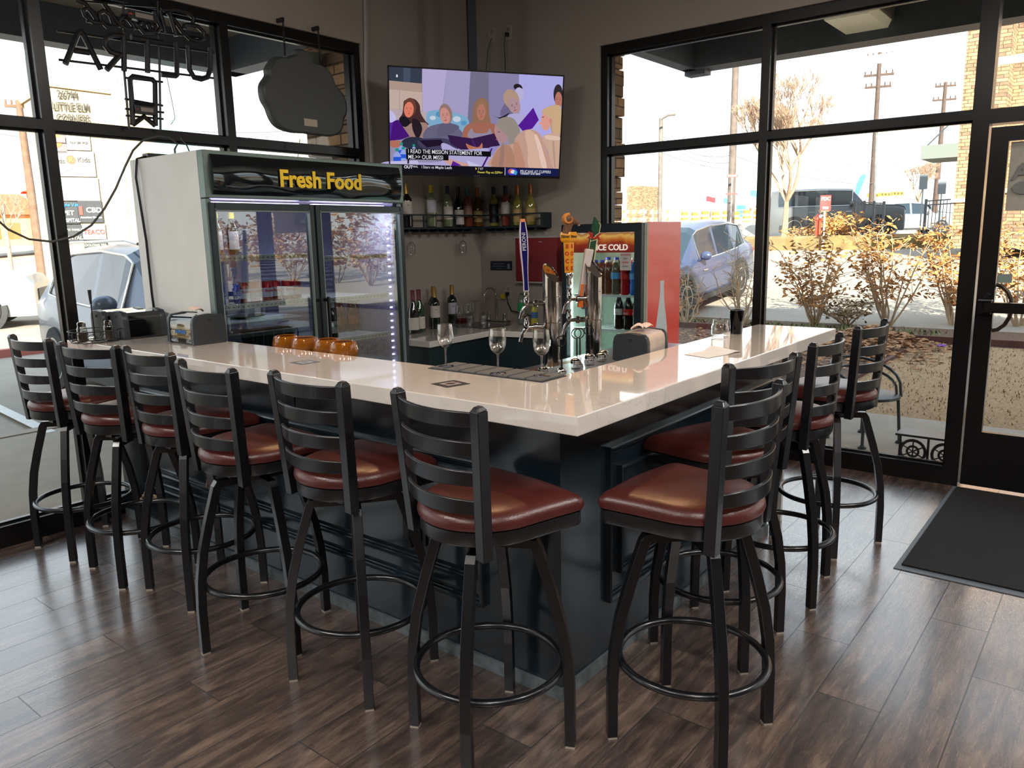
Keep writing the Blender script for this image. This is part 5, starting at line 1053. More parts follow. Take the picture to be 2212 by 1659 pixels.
# ---------------------------------------------------------------- beer station behind the right run
st = root('beer_station', 'stainless steel work counter and drip tray behind the right run of the bar', 'work counter', (1.5, 0.8, 0))
Q0 = Matrix.Translation((-1.5, -0.8, 0)); zt_ = 0.905
b = MB(); b.box(1.02, 2.30, 0.55, 1.24, zt_ - 0.03, zt_, T=Q0); b.box(1.02, 2.30, 0.55, 0.565, zt_, zt_ + 0.05, T=Q0); b.build('worktop', MAT_BRUSH, st, bevel=0.003)
b = MB(); b.box(1.06, 2.27, 0.58, 1.20, 0, zt_ - 0.03, T=Q0); b.build('base_cabinet', M('black_keg_cooler', (18, 22, 26), 0.4), st)
b = MB(); b.box(1.12, 1.95, 0.86, 1.16, zt_, zt_ + 0.006, T=Q0); b.build('drip_tray', MAT_STEEL, st)
b = MB()
for k in range(40): b.box(1.13 + 0.0203 * k, 1.138 + 0.0203 * k, 0.87, 1.15, zt_ + 0.006, zt_ + 0.010, T=Q0)
b.build('grate', M('amber_steel_grate', (150, 120, 90), 0.3, 0.9), st)  # steel bars tinted amber
def tower(x, y, label, h=0.49, arms=()):
    r = root('beer_tower', label, 'beer tower', (x, y, zt_ + 0.006), 0, 'steel beer towers')
    n = 36; R = 0.041
    q = MB()
    d = Vector((0.755 * 0.6 - 0.656, -0.656 * 0.6 - 0.755)).normalized()
    def top(a): px = math.cos(a) * d.x + math.sin(a) * d.y; return h - 0.032 - 0.046 * px
    rr = [[(R * math.cos(2 * PI * i / n), R * math.sin(2 * PI * i / n), z) for i in range(n)] for z in (0.0, 0.20)]
    rr.append([((R + 0.002) * math.cos(2 * PI * i / n), (R + 0.002) * math.sin(2 * PI * i / n), 0.2005) for i in range(n)])
    rr.append([((R + 0.002) * math.cos(2 * PI * i / n), (R + 0.002) * math.sin(2 * PI * i / n), top(2 * PI * i / n)) for i in range(n)])
    rr.append([((R - 0.001) * math.cos(2 * PI * i / n), (R - 0.001) * math.sin(2 * PI * i / n), top(2 * PI * i / n) + 0.0) for i in range(n)])
    rr.append([((R - 0.001) * math.cos(2 * PI * i / n), (R - 0.001) * math.sin(2 * PI * i / n), top(2 * PI * i / n) - 0.008) for i in range(n)])
    q.rings(rr); q.build('column', MAT_STEEL, r, smooth=True)
    q = MB(); q.torus(R + 0.0025, 0.0015, 0.235, 36, 5); q.torus(R + 0.0025, 0.0015, h - 0.15, 36, 5); q.lathe([(0.062, 0), (0.062, 0.006), (0.046, 0.012)], 30); q.build('collar', MAT_STEEL, r, smooth=True)
    for (ang, z) in arms:
        dx, dy = math.cos(R_(ang)), math.sin(R_(ang)); f = MB()
        def P(s_, zz): return (dx * s_, dy * s_, z + zz)
        f.tube([P(0.035, 0), P(0.075, 0)], 0.014, 12); f.tube([P(0.070, 0), P(0.074, 0), P(0.090, 0), P(0.094, 0)], 0.018, 12, rad=[0.012, 0.019, 0.019, 0.011]); f.tube([P(0.09, 0), P(0.135, -0.002)], 0.010, 10)
        f.tube([P(0.12, 0.0), P(0.145, -0.03), P(0.158, -0.062), P(0.160, -0.075)], 0.009, 10, rad=[0.010, 0.011, 0.009, 0.010])
        f.tube([P(0.128, -0.01), P(0.128, 0.02), P(0.128, 0.03), P(0.128, 0.055)], 0.01, 10, rad=[0.012, 0.016, 0.010, 0.013])
        f.build('faucet', MAT_STEEL, r, smooth=True)
    return r
LA = 139  # towards image left
ta = tower(1.405, 1.095, 'left steel beer tower with slanted top, in front of the back counter', 0.515, ((LA, 0.335), (LA - 8, 0.215), ))
tb = tower(1.625, 0.985, 'right steel beer tower with slanted top, in front of the soda fridge', 0.53, ((LA, 0.345), (LA - 8, 0.235)))
def on_tap(tx, ty, ang, z, dist=0.128): return (tx + dist * math.cos(R_(ang)), ty + dist * math.sin(R_(ang)), zt_ + 0.006 + z + 0.055)
VR = math.atan2(-0.656, 0.755) # local x axis facing image right, -y faces viewer
# navy handle
h = root('tap_handle', 'tall navy and white tap handle reading PERONI on the left beer tower', 'tap handle', on_tap(1.405, 1.095, LA, 0.335), VR + 0.05)
h.rotation_euler = (0, R_(-2), VR)
pf = [(0.011, 0.0), (0.014, 0.01), (0.013, 0.05), (0.015, 0.12), (0.020, 0.20), (0.0205, 0.25), (0.019, 0.30), (0.013, 0.345), (0.011, 0.352)]
q = MB(); q.rings([[(sx_ * r_, sy * r_ * 0.55, z) for sx_, sy in ((-1, -1), (1, -1), (1, 1), (-1, 1))] for r_, z in pf]); q.build('body', M('white_handle', (226, 214, 224), 0.25, coat=0.5), h, bevel=0.002)
q = MB(); q.rings([[(sx_ * r_ * 0.72, y, z) for sx_, y in ((-1, -r_ * 0.55 - 0.0012), (1, -r_ * 0.55 - 0.0012), (1, -r_ * 0.5), (-1, -r_ * 0.5))] for r_, z in pf[1:-1]]); q.build('front_plate', M('royal_navy', (22, 20, 92), 0.2, coat=0.6), h)
MB().box(-0.011, 0.011, -0.010, 0.008, 0.345, 0.360).build('top_cap', M('orange_cap', (232, 140, 96), 0.4), h)
text_mb('PERONI', 0.026, 0.001, Matrix.Translation((0, -0.0135, 0.25)) @ Matrix.Rotation(PI / 2, 4, 'X') @ Matrix.Rotation(PI / 2, 4, 'Z'), bold=0.0002).build('lettering', M('silver_lettering', (206, 204, 216), 0.4), h)
MB().lathe([(0.014, -0.02), (0.016, -0.012), (0.012, 0.0), (0.013, 0.006)], 16).build('ferrule', MAT_STEEL, h, smooth=True)
# bock handle with ram
h = root('tap_handle', 'orange tap handle reading BOCK with a bighorn ram head on top', 'tap handle', on_tap(1.625, 0.985, LA, 0.345), VR); h.location.z += 0.045; h.scale = (1.12, 1.12, 1.12)
q = MB()
def vee(w, z, d=0.016): return [(-w, 0.004, z), (0, -d, z), (w, 0.004, z), (w * 0.7, 0.016, z), (-w * 0.7, 0.016, z)]
q.rings([vee(0.020, 0.03), vee(0.022, 0.10), vee(0.025, 0.165), vee(0.027, 0.17)]); q.rings([vee(0.032, 0.168, 0.020), vee(0.038, 0.176, 0.024), vee(0.041, 0.20, 0.026), vee(0.036, 0.212, 0.022)])
q.build('body', M('orange_yellow_handle', (240, 160, 24), 0.35), h)
q = MB()
for i, ch in enumerate('BOCK'):
    for sx_ in (-1, 1):
        ang = math.atan2(0.020, 0.023) * sx_
        T = Matrix.Translation((sx_ * 0.0115, -0.0078, 0.148 - 0.033 * i)) @ Matrix.Rotation(ang, 4, 'Z') @ Matrix.Rotation(PI / 2, 4, 'X')
        text_mb(ch, 0.026, 0.0015, T, bold=0.0005, mb=q)
q.build('lettering', M('red_ink', (196, 40, 20), 0.5), h)
q = MB()
for sx_ in (-1, 1):
    T = Matrix.Translation((sx_ * 0.020, -0.0135, 0.192)) @ Matrix.Rotation(math.atan2(0.028, 0.041) * sx_, 4, 'Z') @ Matrix.Rotation(PI / 2, 4, 'X'); text_mb('Shiner', 0.0155, 0.0012, T, bold=0.0003, mb=q)
q.build('name_lettering', M('dark_olive_ink', (70, 60, 34), 0.5), h)
fur = M('ram_brown', (112, 76, 54), 0.8, bump=0.5, scale=160, var=0.2)
q = MB(); q.tube([(-0.012, 0, 0.205), (-0.006, 0, 0.232), (0.006, 0, 0.254), (0.022, 0, 0.262), (0.038, 0, 0.252), (0.047, 0, 0.243)], 0.02, 14, rad=[0.020, 0.019, 0.0175, 0.015, 0.0095, 0.006]); q.sphere((0.013, 0, 0.258), 0.0175, sz=0.95); q.build('ram_head', fur, h, smooth=True)
MB().sphere((0.046, 0, 0.242), 0.007, 10, 8, sz=0.7).build('muzzle', M('ram_muzzle', (190, 170, 156), 0.7), h, smooth=True)
q = MB(); 
for sy in (-1, 1): q.sphere((0.022, sy * 0.0135, 0.262), 0.0022, 8, 6); 
q.build('eye', nb, h, smooth=True)
for sy in (-1, 1):
    pts = []; rad = []
    for k in range(22):
        a = R_(80 + 17 * k); rr_ = 0.021 - 0.0004 * k; pts.append((-0.004 + rr_ * math.cos(a), sy * (0.010 + 0.0009 * k), 0.268 + rr_ * math.sin(a))); rad.append(0.0085 - 0.00034 * k)
    q = MB(); q.tube(pts, 0.006, 10, rad=rad); q.build('horn', M('amber_horn', (206, 132, 52), 0.5, var=0.15, scale=90, bump=0.3), h, smooth=True)
MB().lathe([(0.008, -0.03), (0.012, -0.02), (0.009, -0.005), (0.016, 0.012), (0.018, 0.02), (0.014, 0.03)], 16).build('ferrule', MAT_STEEL, h, smooth=True)
# white handle (leaning)
h = root('tap_handle', 'plain white tapering tap handle leaning behind the BOCK handle', 'tap handle', on_tap(1.625, 0.985, LA - 8, 0.235, 0.105))
h.location.z = 1.235; h.location.x += 0.03; h.location.y -= 0.02; h.rotation_euler = (0, R_(11), VR)
MB().rings([[(x * r_, y * r_ * 0.8, z) for x, y in ((-1, -1), (1, -1), (1, 1), (-1, 1))] for r_, z in ((0.014, 0), (0.016, 0.1), (0.020, 0.22), (0.022, 0.275))]).build('body', M('pearl_white', (214, 200, 196), 0.3), h, bevel=0.005)
q = MB()
for i in range(3): q.box(0.0165, 0.0175, -0.012 + 0.008 * i, -0.007 + 0.008 * i, 0.08, 0.15 - 0.01 * i)
q.build('side_print', M('navy_print', (30, 30, 44), 0.4), h)
# green XX handle
h = root('tap_handle', 'dark green tap handle with red XX and gold edges behind the right tower', 'tap handle', (1.64, 1.05, 1.16)); h.rotation_euler = (0, R_(9), VR); h.location.z += 0.085
q = MB(); q.box(-0.020, 0.020, -0.012, 0.012, 0.0, 0.315); q.add([(-0.018, -0.012, 0.36), (0.0, -0.012, 0.325), (0.022, -0.012, 0.345), (0.024, -0.012, 0.395), (-0.012, -0.012, 0.425), (-0.018, 0.012, 0.36), (0.0, 0.012, 0.325), (0.022, 0.012, 0.345), (0.024, 0.012, 0.395), (-0.012, 0.012, 0.425)], [(0, 1, 2, 3, 4), (9, 8, 7, 6, 5), (0, 5, 6, 1), (1, 6, 7, 2), (2, 7, 8, 3), (3, 8, 9, 4), (4, 9, 5, 0)])
q.build('body', M('bottle_green', (28, 72, 46), 0.35), h)
q = MB(); q.box(0.014, 0.0205, -0.0135, -0.011, 0.0, 0.31); q.box(-0.0205, -0.017, -0.0135, -0.011, 0.0, 0.31); q.tube([(-0.019, -0.013, 0.30), (0.019, -0.013, 0.315)], 0.0022, 5); q.tube([(0.012, -0.013, 0.40), (0.023, -0.013, 0.39), (0.022, -0.013, 0.348), (0.0, -0.013, 0.328)], 0.0025, 5)
q.build('gold_edge', M('cream_gold', (206, 196, 150), 0.4), h)
q = MB()
for i in range(9): q.box(-0.010, 0.006, -0.0135, -0.012, 0.06 + 0.024 * i, 0.074 + 0.024 * i)
q.build('side_print', M('olive_gold_print', (110, 96, 60), 0.5), h)
q = MB(); text_mb('XX', 0.048, 0.008, Matrix.Translation((0, -0.008, 0.328)) @ Matrix.Rotation(PI / 2, 4, 'X'), bold=0.002, mb=q); q.build('lettering', M('deep_red', (170, 26, 30), 0.4), h)
MB().lathe([(0.010, -0.05), (0.014, -0.02), (0.012, 0.0)], 14).build('ferrule', MAT_STEEL, h, smooth=True)
# small orange handle low
h = root('tap_handle', 'short orange and white tap handle low between the white and green handles', 'tap handle', (1.575, 1.035, 1.21)); h.rotation_euler = (0, R_(6), VR)
q = MB(); q.box(-0.013, 0.013, -0.01, 0.01, 0, 0.05, 0); q.box(-0.006, 0.006, -0.009, 0.009, 0.05, 0.12, 0); q.build('body', M('orange_plastic', (232, 112, 40), 0.4), h, bevel=0.002); MB().box(-0.0135, 0.0135, -0.0105, 0.0105, 0.038, 0.052).build('band', M('white_violet_band', (196, 186, 216), 0.4), h)
# card holders with looped rods
def holder(x, y, z, hgt, label, loops=1, ang=VR, R=0.020, base=0.026):
    r = root('card_holder', label, 'card holder', (x, y, z), ang, 'loop-topped table card holders')
    MB().lathe([(base, 0), (base, 0.010), (base * 0.8, 0.013), (base * 0.75, 0.018), (base * 0.45, 0.024)], 22).build('base', MAT_STEEL, r, smooth=True)
    for k in range(loops):
        q = MB(); off = 0.004 * (2 * k - (loops - 1))
        pts = [(off * 2, off, 0.02), (off * 2, off, hgt - 2 * R)] + [(off * 2 + R * math.sin(2 * PI * t / 18), off, hgt - R - R * math.cos(2 * PI * t / 18)) for t in range(1, 18)] + [(off * 2 + 0.004, off, hgt - 2 * R - 0.002), (off * 2 + 0.005, off, 0.02)]
        q.tube(pts, 0.0022, 7); q.build('loop_rod', M('dark_wire', (30, 28, 30), 0.3, 0.6), r, smooth=True)
zz = zt_ + 0.012
st2 = root('glass_ledge', 'steel ledge just behind the right run carrying the looped card holders', 'shelf', (1.1, 0.58, 1.0)); MB().box(-0.62, 0.75, -0.155, 0.16, 0, 0.018).build('board', MAT_BRUSH, st2, bevel=0.002); MB().box(-0.55, 0.7, -0.12, 0.12, -0.13, 0).build('support', MATS['black_keg_cooler'], st2)
for (x, y, hg, lp, lb_) in ((0.80, 0.615, 0.155, 1, 'looped wire card holder in front of the left beer tower'), (0.985, 0.655, 0.165, 2, 'double-looped wire card holder left of the right beer tower'), (1.095, 0.67, 0.165, 1, 'tallest looped wire card holder, in front of the right beer tower')):
    holder(x, y, 1.018, hg, lb_, lp, R=0.021, base=0.022)
for i, (x, y) in enumerate(((0.71, 0.64), (0.93, 0.63), (1.04, 0.63), (1.15, 0.64), (1.20, 0.66))):
    r = root('shaker', ['steel-capped shaker nearest the bar mat, behind the inner edge', 'wide steel-capped shaker left of the double-looped holder', 'steel-capped shaker below the right tower', 'small steel-capped shaker right of the tallest holder', 'rightmost low steel-capped shaker on the steel counter'][i], 'shaker', (x, y, 1.018), 0, 'steel-capped shakers on the work counter'); r.scale = (0.8,) * 3
    hh_ = 0.022 + 0.006 * (i % 3)
    MB().lathe([(0.024, 0), (0.025, hh_)], 20).build('jar', MAT_CLR, r, smooth=True); MB().lathe([(0.027, hh_), (0.028, hh_ + 0.006), (0.027, hh_ + 0.010), (0.028, hh_ + 0.016), (0.022, hh_ + 0.024), (0.012, hh_ + 0.028)], 22).build('lid', MAT_STEEL, r, smooth=True)
bo = MB(); bo.tube([(1.98, 0.93, zt_ + 0.012), (2.03, 0.90, zt_ + 0.02), (2.06, 0.86, zt_ + 0.015), (2.15, 0.83, zt_ + 0.015)], 0.006, 8); tag(bo.build('bottle_opener', M('brown_handle', (110, 50, 36), 0.5), None, smooth=True), 'small brown-handled opener lying on the steel counter by the right dispenser', 'bottle opener')
# ---------------------------------------------------------------- floor mat
fm = root('door_mat', 'black ribbed entrance mat with a grey rubber border in front of the glass door', 'door mat', (2.76, -1.36, 0))
MB().box(-0.75, 0.75, -0.92, 0.92, 0.0005, 0.004).build('rubber_border', M('grey_rubber_edge', (84, 92, 100), 0.5), fm, bevel=0.001)
MB().box(-0.70, 0.72, -0.87, 0.895, 0.004, 0.012).build('pile', M('black_carpet_pile', (13, 13, 15), 0.95, var=0.5, scale=260, bump=0.8), fm)

# ================================================================= outside
def smooth01(t): t = max(0.0, min(1.0, t)); return t * t * (3 - 2 * t)
def gz(x, y=0):
    if x <= 12.6: return -0.05
    return -0.05 + min(1.33, 0.088 * (x - 12.6)) + 0.75 * smooth01((y - 9.5) / 3.0) * smooth01((x - 26) / 8)
def gnd(p): return gz(p[0], p[1]) if p[0] > 9 and p[1] < p[0] * 1.2 else -0.06
MAT_CONC = M('parking_concrete', (152, 142, 128), 0.9, var=0.06, scale=3)
MAT_WALK = M('sidewalk_concrete', (156, 143, 128), 0.85, var=0.08, scale=5, bump=0.1)
g = MB(); xs = [3.7 + 0.5 * i for i in range(0, 18)] + [12.6 + 1.0 * i for i in range(0, 24)] + [45, 60, 120, 260]; ys = [-90, -40, -20, -9, 0, 4, 8, 9.5, 10.25, 11, 11.75, 12.5, 16, 30, 60, 120, 260]
vs_ = [(x, y, gz(x, y)) for y in ys for x in xs]; nx = len(xs)
g.add(vs_, [(j * nx + i, j * nx + i + 1, (j + 1) * nx + i + 1, (j + 1) * nx + i) for j in range(len(ys) - 1) for i in range(nx - 1)])
g.add([(-90, 3.6, -0.06), (3.7, 3.6, -0.06), (3.7, 260, -0.06), (-90, 260, -0.06)], [(0, 1, 2, 3)])
g.build('ground_parking', MAT_CONC)['kind'] = 'structure'
def flat(name, pts, z, m, kind='structure'):
    o = MB().prism(pts, z - 0.06, z).build(name, m); o['kind'] = kind; return o
flat('ground_sidewalk', [(3.7, -9), (5.42, -9), (5.42, 6.2), (-9, 6.2), (-9, 3.56), (3.7, 3.56)], -0.02, MAT_WALK)
MAT_LAWN = M('dormant_lawn', (146, 116, 82), 0.95, var=0.35, scale=40, bump=0.6)
flat('ground_lawn', [(5.42, -9), (10.6, -9), (10.4, 1.1), (6.6, 1.15), (5.42, 1.0)], -0.03, MAT_LAWN)
flat('ground_path', [(5.42, -1.55), (10.6, -1.75), (10.6, -0.9), (6.9, -0.60), (6.3, -0.62), (5.42, -1.3)], -0.022, M('path_slab_concrete', (186, 168, 150), 0.85, var=0.06, scale=4))
MAT_MULCH = M('bark_mulch', (92, 68, 50), 0.95, var=0.6, scale=26, bump=1.0)
flat('ground_mulch_bed', [(5.42, 1.0), (6.6, 1.15), (10.4, 1.1), (10.6, -9), (12.5, -9), (12.3, 7.5), (5.42, 7.5)], -0.034, MAT_MULCH)
tb = MB(); tb.box(10.55, 10.62, -9, 6.2, -0.04, 0.06); tb.box(6.0, 10.58, 1.07, 1.12, -0.04, 0.01); struct(tb.build('trim_5', M('rust_edging', (84, 46, 38), 0.8, bump=0.4)))
wv = rnd(3)
# low weeds & dry leaves as loose ground cover
def tufts(name, label, cat, n, area, col, h=0.12, seed=1, w=0.012, lay=0.5):
    r = rnd(seed); q = MB()
    for i in range(n):
        x = r.uniform(area[0], area[1]); y = r.uniform(area[2], area[3]); a = r.uniform(0, 6.28); hh_ = h * r.uniform(0.5, 1.2); dx, dy = math.cos(a), math.sin(a); t = r.uniform(0.2, lay)
        q.add([(x - dy * w, y + dx * w, -0.03), (x + dy * w, y - dx * w, -0.03), (x + dx * t * hh_, y + dy * t * hh_, -0.03 + hh_)], [(0, 1, 2)])
    return tag(q.build(name, M('m_' + name, col, 0.9, var=0.3, scale=20)), label, cat, kind='stuff')
tufts('weeds', 'low green weeds growing along the planting bed edging outside the right window', 'weeds', 900, (10.7, 11.9, 1.0, 6.0), (104, 108, 66), 0.07, 4, 0.018, 1.4)
tufts('dry_grass', 'dry blades of dormant grass on the lawn strip outside the right window', 'grass', 4200, (5.5, 10.4, -3.2, 1.0), (150, 121, 86), 0.035, 5, 0.006, 1.6)
def litter(name, label, n, c, s, col, seed, zr=0.05, size=0.035):
    r = rnd(seed); q = MB()
    for i in range(n):
        x = min(10.9, max(5.6, r.gauss(c[0], s[0]))); y = min(7.0, max(1.1 if s[0] > 1 else -9, r.gauss(c[1], s[1]))); d = max(0, 1 - math.hypot((x - c[0]) / s[0], (y - c[1]) / s[1]) / 2); z = -0.03 + d * zr * r.random() + 0.01
        T = Matrix.Translation((x, y, z)) @ Matrix.Rotation(r.uniform(0, 6.28), 4, 'Z') @ Matrix.Rotation(r.uniform(-0.7, 0.7), 4, 'X'); k = size * r.uniform(0.6, 1.3)
        q.add([(-k, 0, 0), (0, -k * 0.45, 0.006), (k, 0, 0), (0, k * 0.45, 0.006)], [(0, 1, 2, 3)], T=T)
    return tag(q.build(name, M('leaf_' + name, col, 0.85, var=0.4, scale=9)), label, 'leaves', kind='stuff')
litter('fallen_leaves', 'heap of curled dry leaves at the lawn corner outside the glass wall', 1500, (9.6, 1.6), (0.7, 0.45), (158, 112, 74), 8, 0.35, 0.06)
litter('fallen_leaves', 'scattered brown leaves over the mulch bed outside the right window', 2200, (8.6, 3.2), (1.8, 1.5), (120, 86, 60), 9, 0.03, 0.04)
for i, (p, c, s_, lb_) in enumerate((((10.15, 1.10), (214, 208, 200), 0.10, 'crumpled white paper scrap at the edge of the lawn'), ((10.1, 0.78), (120, 60, 150), 0.09, 'torn purple wrapper on the ground beside the lawn corner'))):
    q = MB(); q.grid(lambda u, v: (p[0] + s_ * (u - 0.5) * 2, p[1] + s_ * (v - 0.5), -0.02 + 0.03 * abs(math.sin(7 * u + 5 * v))), 6, 4); tag(q.build('litter', M('litter%d' % i, c, 0.7)), lb_, 'litter')

# ---------------------------------------------------------------- bushes
def bush(base, h, w, n_st, n_leaf, seed, label, leafcol=(176, 122, 66), group='leafy bushes in the bed outside', leaf=0.055, up=0.35):
    r = rnd(seed); o = root('bush', label, 'bush', base, 0, group); tips = []; q = MB()
    for i in range(n_st):
        a = r.uniform(0, 6.28); L_ = h * r.uniform(0.6, 1.0); sp_ = w * 0.5 * r.uniform(0.2, 1.0); p = Vector((0.05 * math.cos(a), 0.05 * math.sin(a), 0)); pts = [p.copy()]; n = 6
        for k in range(n):
            p = p + Vector((math.cos(a) * sp_ / n + r.gauss(0, 0.03), math.sin(a) * sp_ / n + r.gauss(0, 0.03), L_ / n)); pts.append(p.copy())
            if k >= 1:
                for _ in range(2):
                    b_ = p.copy(); a2 = r.uniform(0, 6.28); br = [b_.copy()]
                    for m in range(3): b_ = b_ + Vector((math.cos(a2) * 0.07 * w, math.sin(a2) * 0.07 * w, r.uniform(0.0, 0.08) * h * 0.6)); br.append(b_.copy()); tips.append(b_.copy())
                    q.tube(br, 0.004, 4, rad=[0.006, 0.005, 0.004, 0.003])
        tips += pts[3:]; q.tube(pts, 0.01, 5, rad=[0.018 - 0.0022 * k for k in range(n + 1)])
    q.build('stem', M('pale_twigs', (176, 150, 118), 0.85), o)
    if n_leaf:
        q = MB()
        for i in range(n_leaf):
            t = r.choice(tips); p = t + Vector((r.gauss(0, 0.05), r.gauss(0, 0.05), r.gauss(0, 0.05))); k = leaf * r.uniform(0.6, 1.3)
            T = Matrix.Translation(p) @ Matrix.Rotation(r.uniform(0, 6.28), 4, 'Z') @ Matrix.Rotation(r.uniform(-1.3, 1.3), 4, 'X') @ Matrix.Rotation(r.uniform(-1, 1), 4, 'Y')
            q.add([(-k, 0, 0), (-k * 0.2, -k * 0.42, 0.01), (k, 0, 0.004), (-k * 0.2, k * 0.42, 0.01)], [(0, 1, 2, 3)], T=T)
        q.build('foliage', M('brown_leaf%d' % leafcol[0], leafcol, 0.8, var=0.35, scale=6), o)
    return o
bush((11.9, 3.05, -0.03), 1.55, 1.5, 10, 620, 11, 'leafy brown bush right of the window mullion, before the parked boxy off-roader')
bush((12.4, 2.0, -0.03), 1.75, 1.5, 12, 760, 12, 'leafy brown bush in the middle of the bed, before the white car')
bush((12.9, 1.1, -0.03), 1.6, 1.3, 12, 760, 13, 'leafy brown bush just left of the door post')
bush((13.1, 0.2, -0.03), 1.6, 1.3, 10, 620, 14, 'leafy reddish bush seen through the glass door')
bush((11.4, 4.15, -0.03), 1.45, 1.0, 12, 0, 15, 'bare upright shrub left of the window mullion, before the blue-grey car', group='bare shrubs in the bed outside')
bush((10.95, 5.0, -0.03), 0.95, 0.9, 9, 60, 16, 'small bare shrub beside the red fridge side, outside', group='bare shrubs in the bed outside')
bush((12.2, 2.6, -0.03), 0.5, 1.4, 10, 240, 17, 'low straggly shrub at the foot of the leafy bushes', (120, 96, 64))
bush((13.2, -1.2, -0.03), 1.5, 1.5, 10, 500, 18, 'leafy bush farthest right, beyond the glass door'); bush((12.6, -3.0, -0.03), 1.5, 1.6, 10, 500, 19, 'leafy bush in the bed well past the door, reflected in the fridge glass')
for k_ in range(8):  # hedge added out of view so the fridge doors mirror foliage
    bush((14.8 + 0.3 * (k_ % 2), -8.5 - 2.0 * k_, gz(14.9)), 2.3, 2.3, 11, 620, 50 + k_, '%s bush of the far hedge seen only mirrored in the fridge doors' % ['nearest', 'second', 'third', 'fourth', 'fifth', 'sixth', 'seventh', 'farthest'][k_], (186, 140, 84), 'bushes of the mirrored hedge', 0.10)

